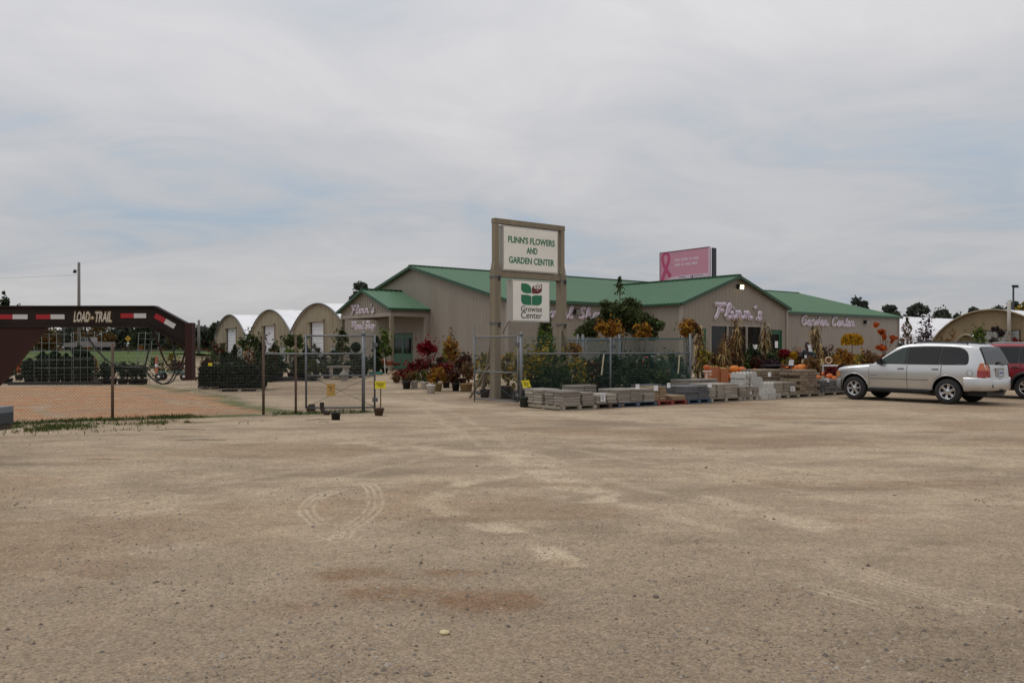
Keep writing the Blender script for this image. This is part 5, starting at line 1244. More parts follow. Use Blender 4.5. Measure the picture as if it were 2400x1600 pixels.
PV = dict(grey=pmat('paver_grey', (.245,.215,.18)), light=pmat('paver_light', (.30,.27,.225)), dark=pmat('paver_dark_blue_grey', (.105,.105,.108)), tan=pmat('paver_tan', (.27,.195,.12)), brown=pmat('block_brown', (.215,.16,.11), hue=.012), scal=pmat('edging_pale', (.40,.39,.36)), char=pmat('cobble_charcoal', (.12,.115,.11)), mix=pmat('block_greyish', (.25,.215,.165)))
_pc = {}
def paver_mesh(a, b, h, m):
    k = (round(a,3), round(b,3), round(h,3), m.name)
    if k not in _pc:
        bm = bmesh.new(); bmesh.ops.create_cube(bm, size=1)
        for v in bm.verts: v.co = Vector((v.co.x*a, v.co.y*b, v.co.z*h))
        bmesh.ops.bevel(bm, geom=list(bm.edges), offset=min(.013, h*.19), segments=1, affect='EDGES')
        me = bpy.data.meshes.new('paver'); bm.to_mesh(me); bm.free(); me.materials.append(m); _pc[k] = me
    return _pc[k]
def stack(label, t, v, nx, ny, nz, a, b, h, m, z=.125, gap=.008, jit=.013, skip=None, name='paver_stack', piece='paver', bond=False, yaw=0.0, cat='paver stack', bow=0.0, over=0.0):
    x, y = pf(t, v); s = thing(name, label, cat, (x, y, float(gz(x, y))+z), PA+yaw, 'stacks of stone along the right fence')
    for k in range(nz):
        for j in range(ny):
            for i in range(nx):
                if not (i == 0 or i == nx-1 or j == 0 or j == ny-1 or k >= nz-1): continue
                if skip and skip(i, j, k): continue
                off = (a/2 if (bond and k % 2) else 0)
                if bond and k % 2 and i == nx-1: continue
                lx = (i+.5)*(a+gap)+off+random.uniform(-jit, jit)+over*k; ly = (j+.5)*(b+gap)+random.uniform(-jit, jit)+bow*((i+.5)/nx-.5)**2*4
                link(piece, paver_mesh(a, b, h, PV[m] if isinstance(m, str) else m), s, (lx, ly, (k+.5)*(h+.005)), random.uniform(-.03, .03))
    return s
pallet('grey timber pallet nearest the gate, under the first flagstone stack', 0, 0, 1.12, 1.75, M_PAL)
stack('grey flagstone stack at the front left corner, beside the gate', .02, .02, 1, 2, 5, .60, .40, .072, 'grey')
stack('grey flagstone stack set behind the front left corner stack', -.02, .92, 1, 2, 5, .62, .40, .075, 'light')
stack('narrow grey stack right of the front corner stack', .70, .04, 1, 2, 4, .40, .42, .078, 'grey')
pallet('brown pallet under the low round topped stack', 1.2, .05, .95, 1.1, M_PALD)
stack('low stack of mixed slabs with a large white tag', 1.24, .08, 2, 2, 3, .34, .34, .082, 'light', jit=.02)
stack('tall slab stack in the second row behind the low tagged stack', 1.35, 1.35, 2, 1, 5, .46, .46, .085, 'grey', z=.125)
pallet('grey pallet in the second row behind the low tagged stack', 1.3, 1.3, 1.05, 1.0, M_PAL)
pallet('blue pallet left of the red pallet', 1.98, .05, 1.42, 1.1, M_PALB)
stack('six layer grey slab stack on the blue pallet', 2.0, .08, 2, 2, 6, .44, .44, .056, 'grey', jit=.012)
stack('leaning grey slab stack between the six layer stack and the tan blocks', 2.98, .1, 1, 2, 6, .40, .42, .055, 'light', over=.008)
pallet('red painted pallet under the tan blocks', 3.46, .05, 1.15, 1.1, M_PALR)
stack('tan block stack with an upright tag on the red pallet', 3.5, .3, 2, 2, 5, .27, .30, .074, 'tan', jit=.015)
stack('two layer tan slab pile at the right end of the red pallet', 4.05, .08, 1, 2, 2, .55, .40, .065, 'tan')
pallet('blue pallet right of the red pallet', 4.66, .05, .95, 1.2, M_PALB)
stack('dark blue grey slab stack on the right hand blue pallet', 4.66, .08, 2, 2, 6, .46, .5, .060, 'dark')
stack('dark blue grey slab stack behind the tan blocks', 3.95, 1.25, 2, 1, 6, .44, .5, .062, 'dark')
pallet('grey pallet under the wide curved stack', 5.66, .05, 1.3, 1.2, M_PAL)
stack('wide curved grey slab stack in the middle of the row', 5.68, .1, 4, 2, 6, .31, .42, .066, 'light', bow=.10)
stack('curved grey slab stack in the second row below the orange bins', 5.9, 1.5, 4, 1, 7, .42, .46, .068, 'grey', bow=.12)
pallet('grey pallet left of the scalloped edging pile', 7.0, .1, .95, 1.1, M_PAL)
stack('grey slab stack left of the scalloped edging pile', 7.02, .12, 3, 2, 4, .29, .42, .075, 'grey')
# scalloped edging blocks, a stepped pile
def scallop_mesh():
    L, n, r = .60, 4, .075; b = MB(); top = []
    for i in range(n):
        for a in np.linspace(math.pi, 0, 7): top.append((-L/2+(i+.5)*L/n+r*math.cos(a), .022+.088*math.sin(a)))
    b.prism([(-L/2,-.07),(L/2,-.07)]+top[::-1], -.045, .045, PV['scal']); return b.mesh('edging_block')
SM = scallop_mesh()
x, y = pf(8.0, .15); sp_ = thing('edging_pile', 'stepped pile of pale scalloped edging blocks', 'edging pile', (x, y, float(gz(x, y))), PA, 'stacks of stone along the right fence')
for lv, (x0, nb, y0, rows) in enumerate([(.05,2,.02,4),(-.02,2,.06,4),(-.10,2,.14,4),(-.02,1,.20,4),(-.16,1,.30,3)]):
    for i in range(nb):
        for j in range(rows):
            link('edging_block', SM, sp_, (x0+.02+i*.615, y0+j*.14, .075+lv*.175), random.uniform(-.025, .025))
for lv in range(5):   # blocks turned end on at the left
    for j in range(5 if lv < 3 else 3): link('edging_block', SM, sp_, (-.42-.05*random.random()-j*.105, .28+.02*j, .075+lv*.172), R(88)+random.uniform(-.08, .08))
pallet('pallet under the grey block stack with a tag on its face', 8.75, .1, 1.1, 1.1, M_PAL)
stack('grey retaining block stack with a tag on its face', 8.78, .14, 3, 2, 4, .33, .45, .098, 'mix', jit=.012)
pallet('pallet under the tall brown block stack', 9.95, .2, 1.2, 1.2, M_PAL)
stack('tall brown block stack below the big pumpkins', 9.0, 1.2, 5, 2, 8, .30, .36, .094, 'brown', jit=.012, bond=True, piece='block')
stack('brown block stack on the pallet in front of the big pumpkins', 9.97, .24, 4, 2, 8, .295, .36, .094, 'brown', jit=.012, bond=True, piece='block')
pallet('pallet under the charcoal cobbles beside the silver car', 11.4, .3, 1.35, 1.1, M_PAL)
stack('charcoal cobble stack beside the silver car', 11.42, .34, 7, 3, 4, .175, .22, .10, 'char', jit=.012, piece='cobble')
stack('short tan stack in the second row behind the tagged low stack', .75, 1.9, 2, 1, 3, .38, .4, .09, 'tan')

# price tags and paper notices
M_PAPER = mat('white_paper', (.74,.74,.75), .7, var=.03); M_YP = mat('yellow_paper', (.72,.60,.012), .6, var=.03); M_OP = mat('orange_paper', (.70,.42,.10), .7, var=.08, scale=12)
def paper(name, label, px, py0, py1, w_px, d, m, cat, stake=0, tilt=0.0, curl=.02, ink=None, group=None, stake_m=None, yaw=None):
    x, y = P(px, d), d; z0, z1 = Z(py1, d), Z(py0, d); w = w_px*d/F; h = z1-z0
    t = thing(name, label, cat, (x, y, z0), math.atan2(-x, y)*.5 if yaw is None else yaw, group); b = MB(); n_ = 6; v = []
    for k in range(n_+1):
        for i in range(n_+1):
            u, s = i/n_-.5, k/n_-.5; wv = 1+.22*abs(s)**2*2-.06; v.append((u*w*wv+tilt*(s)*h, -.03-curl*(4*u*u)*(abs(s)*2)-.006*math.sin(u*9+s*5), (s+.5)*h*(1+.05*abs(u))+tilt*-.3*u*w))
    b.add(v, [(k*(n_+1)+i, k*(n_+1)+i+1, (k+1)*(n_+1)+i+1, (k+1)*(n_+1)+i) for k in range(n_) for i in range(n_)], m, True); pp = b.build('sheet', t)
    if ink:
        b = MB()
        for (u0, u1, s) in ink:
            n2 = max(2, int((u1-u0)*w/.022))
            for i in range(n2): ua = u0+(u1-u0)*i/n2; b.span((ua*w+tilt*(s-.5)*h,-.046,s*h-.009),((ua+(u1-u0)/n2*.7)*w+tilt*(s-.5)*h,-.042,s*h+.009), M_SB)
        b.build('printed_lines', pp)
    if stake:
        b = MB(); g = float(gz(x, y)); b.tube([(0,0,h*.4),(.0,0,-(z0-stake))], .008 if stake_m is None else .016, stake_m or M_GALVD, 5); b.build('stake', t)
    return t
TG = 'white price tags on the stone stacks'
lines = [(-.3,.3,.75),(-.25,.25,.5),(-.3,.2,.28)]
def tagd(t_, v): return pf(t_, v)[1]
for px, a, b, w, (tt, vv), lab, hz in ((1413,921,940,11,(1.45,.0),'large white tag on the low slab stack',.2),(1494,900,912,9,(2.6,.15),'white tag standing on the six layer slab stack',.5),(1537,903,915,10,(3.2,.15),'white tag standing on the leaning slab stack',.5),
                     (1567,897,908,8,(3.75,.2),'white tag standing on the tan blocks',.5),(1663,897,907,10,(5.5,.15),'white tag standing between the dark stack and the curved stack',.5),
                     (1803,872,882,7,(8.6,.4),'white tag on the scalloped edging pile',.8),(1857,905,916,9,(9.6,.03),'white tag on the face of the grey block stack',.2),
                     (1854,843,856,11,(10.2,2.6),'tilted white tag standing among the pumpkins',.5),(1937,886,895,11,(11.9,.25),'white tag standing on the charcoal cobbles',.4)):
    paper('price_tag', lab, px, a, b, w, tagd(tt, vv), M_PAPER, 'price tag', stake=hz, tilt=.15 if px == 1854 else 0, ink=lines if px in (1413,1857) else None, group=TG)
paper('paper_notice', 'yellow paper notice on a stake in a brown pot left of the driveway', 892, 893, 910, 26, 20.4, M_YP, 'notice', stake=.05, ink=[(-.36,.36,.68),(-.22,.26,.42)], stake_m=M_RUST)
paper('paper_notice', 'yellow paper notice tied to the right gate post', 1233, 891, 907, 19, 23.2, M_YP, 'notice', tilt=-.28, ink=[(-.35,.35,.62),(-.3,.3,.35)])
paper('paper_notice', 'orange yellow paper notice hanging on the left gate', 776, 899, 927, 20, 21.2, M_OP, 'notice', ink=[(-.3,.25,.72),(-.15,.1,.5)])
paper('paper_notice', 'small yellow tag on the left hedge block', 493, 850, 857, 9, 30.4, M_YP, 'notice', tilt=.15)
def pot(mb, h, r, m, taper=.78): mb.lathe([(r*taper,0),(r*.99,h*.86),(r*1.06,h*.87),(r*1.06,h),(r*.93,h),(r*.9,h*.82),(0,h*.8)], m, 14)
M_POTB = mat('black_pot', (.012,.013,.014), .5, var=.2); M_POTW = mat('white_pail', (.62,.61,.60), .45, var=.06); M_TERRA = mat('terracotta', (.33,.12,.06), .8, var=.15); M_POTBR = mat('brown_pot', (.07,.042,.03), .7, var=.2); M_TUB = mat('tan_tub', (.30,.22,.10), .8, var=.15)
x, y = at(888, 973); t = thing('plant_pot', 'brown square topped pot holding the yellow notice stake', 'plant pot', (x, y, 0)); b = MB(); pot(b, .18, .13, M_POTBR, .72); b.build('pot_body', t); b = MB(); b.lathe([(.11,.150),(0,.155)], mat('soil', (.05,.035,.025), .95), 12); b.build('soil', t)
x, y = at(787, 984); t = thing('plant_pot', 'black square pot on the ground in front of the left gate', 'plant pot', (x, y, 0)); b = MB(); pot(b, .18, .11, M_POTB, .85); b.build('pot_body', t)
x, y = at(1232, 953); t = thing('plant_pot', 'dark low pot at the foot of the right gate post', 'plant pot', (x, y, 0)); b = MB(); pot(b, .28, .17, mat('dark_green_pot', (.02,.026,.02), .7), .9); b.build('pot_body', t)
x, y = at(760, 971); t = thing('elbow_pipe', 'dark rusty elbow pipe standing by the left gate', 'pipe', (x, y, 0)); b = MB(); b.tube(smooth([(-.06,0,.30),(-.05,0,.12),(.02,-.05,.05),(.14,-.12,.045)], 2), .055, mat('dark_rust', (.035,.02,.015), .8, var=.3), 9); b.build('pipe', t)
x, y = at(729, 964); t = thing('wood_block', 'brown wood block at the foot of the rusty gate stop post', 'block', (x, y, 0)); b = MB(); b.box((0,0,.07),(.2,.16,.14), M_RUST); b.box((.02,-.01,.165),(.14,.12,.05), M_RUST); b.build('block', t)
for px, py, L, a, lab in ((745,985,.55,.2,'pale broken board lying left of the black pot'),(760,990,.3,-.4,'short splintered board lying left of the black pot'),(653,975,.4,1.0,'thin pale stick leaning at the fence foot'),(420,1008,1.0,.1,'long dark branch lying on the bare ground below the fence'),(470,1033,.9,.05,'thin curved twig lying on the gravel below the fence')):
    x, y = at(px, py); t = thing('stick', lab, 'stick', (x, y, .012), a); b = MB(); b.tube([(-L/2,0,.0),(0,.02,.015),(L/2,-.01,.0 if a < .9 else .14)], [.007,.011,.005], M_LUMBER, 5); b.build('wood', t)

# ------------------------------------------------------------------ plants
def plant(name, label, px, d, top, wpx, kind, n=260, leaf=.06, potm=None, ph=.28, pr_=.17, bot=None, cat='shrub', group=None, shape='bush', stem=None, el=1.6, extra=None, bloom=None, z=None):
    """a shrub or small tree: pot, stems, foliage between the heights seen in the photograph"""
    n = int(n*2.1); leaf *= 1.18
    x, y = P(px, d), d; g = float(gz(x, y)) if z is None else z; h = Z(top, d)-g; r = wpx*d/F/2
    t = thing(name, label, cat, (x, y, g), rng.uniform(0, 6.28), group); b0 = 0
    if potm is not None: b = MB(); pot(b, ph, pr_, potm); b.build('pot', t); b0 = ph*.85
    zb_ = b0+.05 if bot is None else max(b0, Z(bot, d)-g)
    b = MB()
    if shape in ('standard', 'weep'):
        b.tube(smooth([(0,0,b0),(.02,.01,(zb_+b0)/2),(0,0,(zb_+h)/2)], 1), [.022,.02,.018,.014], M_BARK, 6)
        for i in range(6):
            a = i*1.05; b.tube([(0,0,zb_),(r*.5*math.cos(a), r*.5*math.sin(a), zb_+(h-zb_)*rng.uniform(.3,.8))], [.012,.005], M_BARK, 4)
    else:
        for i in range(7):
            a = rng.uniform(0, 6.28); rr = r*rng.uniform(.2, .7); b.tube([(0,0,b0),(rr*.4*math.cos(a), rr*.4*math.sin(a), b0+(h-b0)*.45),(rr*math.cos(a), rr*math.sin(a), b0+(h-b0)*rng.uniform(.7,.98))], [.014,.010,.004], M_BARK, 4)
    b.build('stems', t)
    f = MB(); H_ = h-zb_; mats = LG[kind]; c = np.array([0,0,zb_+H_/2])
    if shape == 'bush':
        k = 18; per = n//k
        for i in range(k):
            u = rng.uniform(0,1); a = rng.uniform(0,6.28); rr = r*rng.uniform(.1,.95)*(1-.45*u*u); q = (rr*math.cos(a), rr*math.sin(a), zb_+H_*(.10+.80*u)); s_ = r*rng.uniform(.16,.36)
            f.leaves(blob(per, q, (s_, s_, min(H_*.24, s_*1.25)), .6), leaf, mats, el)
        q = rng.normal(size=(n//7,3))*[r*.62,r*.62,H_*.30]+[0,0,zb_+H_*.55]; f.leaves(q[(q[:,2] > b0) & (q[:,2] < zb_+H_*1.08)], leaf, mats, el)
    elif shape == 'cone':
        zz = 1-np.sqrt(rng.uniform(0,1,n)); rad = r*(1-zz)**.8*np.sqrt(rng.uniform(.25,1,n)); a = rng.uniform(0,6.28,n)
        C = np.stack([rad*np.cos(a), rad*np.sin(a), zb_+H_*zz], 1); U = np.stack([np.cos(a), np.sin(a), np.full(n,1.2)], 1); f.leaves(C, leaf, mats, 2.2, .22, U, .4)
    elif shape == 'column':
        zz = rng.uniform(0,1,n); rad = r*np.minimum(1, (1-zz)*3.2+.12)*np.sqrt(rng.uniform(.3,1,n))*(.8+.3*np.sin(zz*25)); a = rng.uniform(0,6.28,n)
        C = np.stack([rad*np.cos(a), rad*np.sin(a), zb_+H_*zz], 1); U = np.stack([np.cos(a)*.5, np.sin(a)*.5, np.ones(n)], 1); f.leaves(C, leaf, mats, 2.0, .28, U, .5)
    elif shape == 'standard':
        k = 16
        for i in range(k):
            q = c+blob(1, (0,0,0), (r*.85, r*.85, H_*.42), .5)[0]; s_ = r*rng.uniform(.18,.42); f.leaves(blob(n//k, q, (s_, s_, s_*.75), .6), leaf, mats, el)
        f.leaves(c+rng.normal(size=(n//8,3))*[r*.55, r*.55, H_*.3], leaf, mats, el)
    elif shape == 'ball': f.leaves(blob(n, c, (r, r, H_/2), .2), leaf, mats, el)
    elif shape == 'spiky':
        for i in range(8):
            a = rng.uniform(0,6.28); q = np.array([r*.9*math.cos(a)*rng.uniform(.2,1), r*.9*math.sin(a)*rng.uniform(.2,1), zb_+H_*rng.uniform(.5,1)]); u = np.linspace(.25, 1, max(4, n//8))[:, None]
            f.leaves(np.array([0,0,zb_])*(1-u)+q*u+rng.normal(size=(len(u),3))*leaf*.9, leaf, mats, el)
    elif shape == 'layered':
        for (dx, z0, z1, w) in extra:
            for i in range(9):
                q = blob(1, (dx*r, rng.uniform(-.2,.2)*r, zb_+H_*(z0+z1)/2), (r*w*1.3, r*w*1.1, H_*(z1-z0)/2*.9), .6)[0]; s_ = r*w*rng.uniform(.45,.9); f.leaves(blob(int(n*w/9), q, (s_, s_, min(s_*.8, H_*(z1-z0)*.35)), .6), leaf, mats, el)
    elif shape == 'weep':
        C = blob(n//2, (0,0,zb_+H_*.75), (r*.9, r*.9, H_*.25), .4); f.leaves(C, leaf, mats, el)
        a = rng.uniform(0,6.28,n//2); rr = r*rng.uniform(.65,1.05,n//2); f.leaves(np.stack([rr*np.cos(a), rr*np.sin(a), zb_+H_*(.1+.65*rng.uniform(0,1,n//2))-H_*.15], 1), leaf, mats, el, U=np.tile([0,0,-1.0],(n//2,1)), jit=.4)
    f.build('foliage', t)
    if bloom:
        for m, k, s_ in bloom:
            for i in range(k):
                a = rng.uniform(0,6.28); rr = r*rng.uniform(.2,.95); b = MB(); b.lathe([(0,-s_*.5),(s_*.8,-s_*.2),(s_,.1*s_),(s_*.5,s_*.55),(0,s_*.6)], m, 8)
                b.build('flower', t, (rr*math.cos(a), -abs(rr*math.sin(a)), zb_+H_*rng.uniform(.72,1.02)))
    return t
# clay bed: dark conifers in front of the trellis
g_ = 'row of dark potted conifers behind the clay bed'
for i, (px, top, w) in enumerate(((70,842,40),(100,826,36),(128,820,34),(155,830,30),(186,812,44),(206,826,32))):
    plant('potted_conifer', ['squat dark conifer at the left end of the row behind the clay','dark conifer second from the left in the row behind the clay','tall narrow conifer third from the left behind the clay','slim dark conifer left of the broad tall one behind the clay','broad tall conifer below the hanging hose end','dark conifer just right of the broad tall one behind the clay'][i], px, 38.5+.3*(i%2), top, w, 'conifer', 1100, .075, M_POTB, .3, .26, cat='conifer', group=g_, shape='column')
for i, (px, top, w) in enumerate(((242,846,26),(262,852,30),(288,848,30),(312,850,28),(334,856,26))):
    plant('potted_conifer', ['low dark conifer left of the rusty fence post','low dark conifer behind the rusty fence post','low bushy conifer right of the rusty fence post','low conifer left of the leaning trellis','lowest dark conifer under the hanging hoses'][i], px, 37.5, top, w, 'conifer', 700, .07, M_POTB, .26, .24, cat='conifer', group=g_, shape='bush')
plant('potted_shrub', 'orange leaved shrub beside the trailer gusset', 45, 42, 838, 18, 'bright_orange', 160, .09, M_POTB, .3, .2)
plant('potted_shrub', 'slim orange and gold shrub right of the broad conifer', 222, 42, 840, 18, 'orange', 200, .07, M_POTB, .3, .2, shape='column')
plant('potted_shrub', 'dark low shrub at the left edge behind the clay bed', 18, 38, 862, 40, 'dark', 300, .08, M_POTB, .25, .22)
plant('potted_shrub', 'yellow green shrub by the coupler post', 402, 52, 826, 22, 'yel', 220, .10, None)
plant('potted_shrub', 'dark red shrub behind the coupler post', 414, 50, 840, 40, 'maroon', 320, .09, None)
plant('potted_shrub', 'low dark green shrub below the yellow shrub by the coupler post', 366, 50, 838, 40, 'mid', 260, .09, None)
# white buckets among the conifers
for px, lab in ((95,'white bucket between the left conifers'),(163,'white bucket left of the broad conifer'),(210,'white bucket right of the broad conifer')):
    x, y, g = gpt(px, 40.5); t = thing('bucket', lab, 'bucket', (x, y, g+.25), 0, 'white buckets between the conifers'); b = MB(); pot(b, .24, .17, M_POTW, .9); b.build('bucket_body', t)
    b = MB(); b.span((-.3,-.2,-.25),(.3,.2,-.01), M_DARK); b.build('stand', t)
mb = MB()
x0, y0 = P(20, 36.6), 36.6; x1, y1 = P(240, 36.9), 36.9
t = thing('bed_edging', 'dark timber edging along the back of the clay bed', 'edging', (0,0,0)); mb.bar((x0,y0,.06),(x1,y1,.07), .1, .16, M_DARK); mb.build('timber', t)
def trellis(label, px0, px1, top, bot, d, nv, nh, lean=0):
    x0, x1 = P(px0, d), P(px1, d); z1 = Z(top, d); t = thing('wire_trellis', label, 'trellis', (x0, d, 0), 0, 'white wire trellises by the clay bed'); w = x1-x0
    for i in range(nv):
        b = MB(); u = w*i/(nv-1); b.tube([(u,0,0),(u+lean*.3,lean,z1+random.uniform(-.05,.08))], .010, M_WT, 5); b.build('upright', t)
    for k in range(nh):
        b = MB(); z = z1*(.32+.66*k/(nh-1)); b.tube([(0,lean*z/z1,z),(w,lean*z/z1,z+random.uniform(-.03,.03))], .007, M_WT, 5); b.build('crossbar', t)
M_WT = mat('pale_wire', (.21,.22,.21), .5, .3, var=.15)
trellis('pale wire trellis left of the hanging hose, over the conifers', 80, 168, 781, 900, 37.4, 6, 5)
trellis('pale wire trellis right of the tall conifer, below the trailer lettering', 172, 238, 778, 900, 37.6, 5, 5)
trellis('pale wire trellis leaning under the trailer bend', 318, 366, 778, 895, 38, 4, 7, .2)
x, y, g = gpt(367, 44); t = thing('marker_post', 'orange marker post behind the hanging hoses', 'post', (x, y, g)); b = MB(); b.lathe([(.16,0),(.16,.05),(.08,.08),(.065,1.1),(.05,1.2),(0,1.22)], mat('cone_orange', (.42,.10,.03), .6, var=.12), 12); b.lathe([(.082,.62),(.08,.78),(.079,.62)], M_PAPER, 12); b.build('post_body', t)
# flat green garden cart
x, y, g = gpt(412, 42); t = thing('garden_cart', 'flat green garden cart with black wheels behind the coupler post', 'cart', (x, y, g), .1)
b = MB(); M_GRN = mat('cart_green', (.02,.13,.075), .5); b.span((-.75,-.35,.40),(.62,.35,.45), M_GRN); b.tube([(.62,-.3,.42),(.66,-.3,.62),(.66,.3,.62),(.62,.3,.42)], .02, M_GRN, 6); b.tube([(-.75,0,.42),(-1.15,0,.2)], .018, M_GRN, 6); b.build('deck', t)
for wx in (-.72, .5, ):
    for sy in (-.38, .30): b = MB(); b.lathe([(.06,0),(.2,0),(.2,.09),(.06,.09)], M_BLACK, 14, (wx,sy,.2), axis='Y'); b.lathe([(0,-.005),(.07,-.005),(.07,.03)], M_WHITE, 10, (wx,sy,.2), axis='Y'); b.build('wheel', t)
# dense evergreen blocks on pallets
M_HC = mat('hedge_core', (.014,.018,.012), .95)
for lab, px0, px1, py0, py1, d, dep in (('square dark evergreen block on a pallet, nearest the clay bed', 513, 606, 857, 918, 30.6, 1.3), ('smaller dark evergreen block half behind the nearer one', 466, 518, 862, 911, 32.0, 1.2)):
    x0, x1 = P(px0, d), P(px1, d); z0, z1 = Z(py1, d)+.1, Z(py0, d); w = x1-x0; t = thing('hedge_block', lab, 'hedge', (x0, d, 0), .12, 'evergreen blocks by the clay bed')
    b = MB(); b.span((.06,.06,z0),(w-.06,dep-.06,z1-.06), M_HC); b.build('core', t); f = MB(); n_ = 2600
    q = rng.uniform(0,1,(n_,3))*[w,dep,z1-z0]+[0,0,z0]; k = rng.integers(0,4,n_); q[k==0,1] = rng.normal(.03,.035,(k==0).sum()); q[k==1,2] = z1+rng.normal(-.02,.04,(k==1).sum())+.05*np.sin(q[k==1,0]*5); q[k==2,0] = rng.normal(.03,.04,(k==2).sum()); q[k==3,0] = w-rng.normal(.03,.04,(k==3).sum()); f.leaves(q, .095, LG['conifer']+[leafmat('needle_black', (.008,.010,.007)), leafmat('needle_brown', (.03,.022,.014))], 1.8, .3); f.build('foliage', t)
    b = MB()
    for u in (0, w/2-.05, w-.12): b.span((u,-.03,0),(u+.12,dep,.11), M_LUMBER)
    b.span((-.02,-.05,.112),(w+.02,dep,.135), M_LUMBER); b.build('pallet', t)
# trees and shrubs in front of the left greenhouses
L_ = [('ornamental_maple','thin red leaved maple above the smaller evergreen block',512,36,798,58,'maroon',75,.085,M_POTB,'standard',832),('potted_conifer','dark upright conifer behind the evergreen blocks',524,37,818,20,'conifer',500,.07,M_POTB,'column',None),
 ('potted_tree','dark slender plant against the farthest white roll door',550,37,808,16,'dark',200,.08,M_POTB,'column',None),('potted_shrub','grey green shrub behind the square evergreen block',570,36,830,26,'conifer',420,.06,M_POTB,'bush',None),
 ('potted_tree','olive weeping tree between the first and second greenhouse doors',584,41,776,46,'mid',420,.10,M_POTB,'standard',826),('potted_shrub','pinkish brown shrub below the olive tree',583,36,816,26,'brown',150,.07,M_POTB,'spiky',None),
 ('potted_tree','dark green tree left of the middle roll door',616,39,782,30,'dark',420,.09,M_POTB,'bush',None),('potted_shrub','dark low shrub below the middle roll door, behind the fence post',628,36,822,40,'dark',340,.08,M_POTB,'bush',None),
 ('potted_tree','leafy green tree left of the nearest roll door',688,40,785,48,'mid',560,.10,M_POTB,'bush',815),('potted_shrub','flat topped lime shrub in front of the leafy tree',682,38,816,38,'lime',320,.07,M_POTB,'standard',834),
 ('potted_shrub','dark shrub right of the lime shrub',718,38,812,26,'dark',340,.08,M_POTB,'column',None),('potted_shrub','low dark shrub at the end of the black bench',706,36.5,846,40,'dark',380,.07,M_POTB,'bush',None),
 ('potted_shrub','blue green shrub in front of the nearest roll door',760,40,826,22,'conifer',420,.07,M_POTB,'bush',None),('potted_tree','olive tree right of the nearest roll door',800,43,772,36,'mid',520,.10,M_POTB,'bush',828),
 ('potted_shrub','wide dark green shrub below the topiary ball',834,40,828,40,'conifer',800,.07,M_POTB,'bush',None),('potted_shrub','low dark shrub below the concrete bench',796,38,858,60,'dark',420,.06,None,'bush',None),
 ('potted_conifer','dark narrow conifer in front of the porch left post',884,44.5,790,24,'conifer',800,.08,M_POTB,'column',None),('potted_tree','bright green leafy tree beside the porch front post',902,44,770,30,'lime',460,.10,M_POTB,'bush',836),
 ('potted_shrub','wide black green shrub at the foot of the porch front post',880,43.5,836,34,'dark',420,.08,M_POTB,'bush',None),
 ('potted_tree','slim green tree by the left greenhouse corner',602,43,792,20,'mid',260,.09,M_POTB,'column',None),('potted_shrub','dusty red shrub over the fence rail left of the lime shrub',640,37,818,30,'maroon',200,.06,M_POTB,'spiky',None)]
for nm, lab, px, d, top, w, k, n, lf, pm_, sh, bt in L_: plant(nm, lab, px, d, top, w, k, n, lf, pm_, shape=sh, bot=bt, cat='tree' if 'tree' in nm or 'maple' in nm else 'shrub', group='nursery plants in front of the left greenhouses')
F_ = [(632,35.8,846,44,'dark','low dark shrub right of the fence post, below the roll doors'),(655,37.5,836,46,'conifer','grey green shrub left under the lime shrub'),(700,38.5,832,50,'dark','dark shrub under the leafy green tree'),(735,36.2,846,46,'mid','low green shrub before the nearest roll door, left side'),(765,37.8,846,44,'dark','low dark shrub before the nearest roll door, right side'),
    (786,41,820,40,'conifer','blue green shrub left of the olive tree trunk'),(818,38.2,846,46,'dark','low dark shrub between the bench and the wide dark green shrub'),(855,41.5,836,40,'conifer','dark shrub right of the topiary stem'),(848,38.5,856,40,'dark','low dark shrub behind the left gate post'),(540,38.5,826,36,'dark','dark shrub before the farthest roll door, behind the evergreen block'),
    (556,39,836,34,'mid','green shrub right of the farthest roll door foot'),(606,38.6,826,34,'dark','dark shrub between the far and middle roll doors'),(500,40,826,40,'mid','green shrub left of the farthest roll door'),(484,38,836,30,'maroon','dull red shrub behind the smaller evergreen block'),(645,40,800,36,'mid','loose green tree left of the flat topped lime shrub'),(740,42,800,26,'mid','thin green tree at the left jamb of the nearest roll door')]
for px, d, top, w, k, lab in F_: plant('potted_shrub', lab, px, d, top, w, k, 380, .07, M_POTB, cat='shrub', group='nursery plants in front of the left greenhouses')
t = plant('topiary', 'clipped topiary ball on a stem behind the left gate', 834, 40.5, 802, 23, 'conifer', 700, .05, M_POTB, shape='ball', bot=825, cat='topiary'); b = MB(); b.tube([(0,0,.2),(0,0,1.6)], .03, M_BARK, 6); b.build('stem', t)
x, y, g = gpt(672, 36.2); t = thing('display_bench', 'long low black bench for plants behind the left fence', 'bench', (x-1.1, y, 0), .05); b = MB(); b.span((0,0,.30),(2.4,.9,.36), M_BLACK); b.build('bench_top', t); b = MB(); b.span((0,-.02,.0),(2.4,.02,.296), M_BLACK); b.build('front_board', t)
x, y, g = gpt(795, 37.2); t = thing('stone_bench', 'pale concrete garden bench behind the left gate', 'bench', (x, y, .02), .2); b = MB(); b.box((0,0,.78),(1.05,.35,.07), PV['light']); b.build('seat', t)
for xx in (-.35, .35): b = MB(); b.prism([(-.10,0),(.10,0),(.06,.3),(.09,.742),(-.09,.742),(-.06,.3)], -.14, .14, PV['light']); o = b.build('leg', t); o.location = (xx,0,0)
t = thing('garden_statue', 'pale stone statue foot standing beside the concrete bench', 'statue', (P(806,36),36,.0)); b = MB(); b.lathe([(.28,0),(.28,.08),(.16,.14),(.12,.3),(.2,.42),(.17,.55),(.07,.62),(.05,.72),(.0,.78)], PV['light'], 12); b.build('statue_body', t)
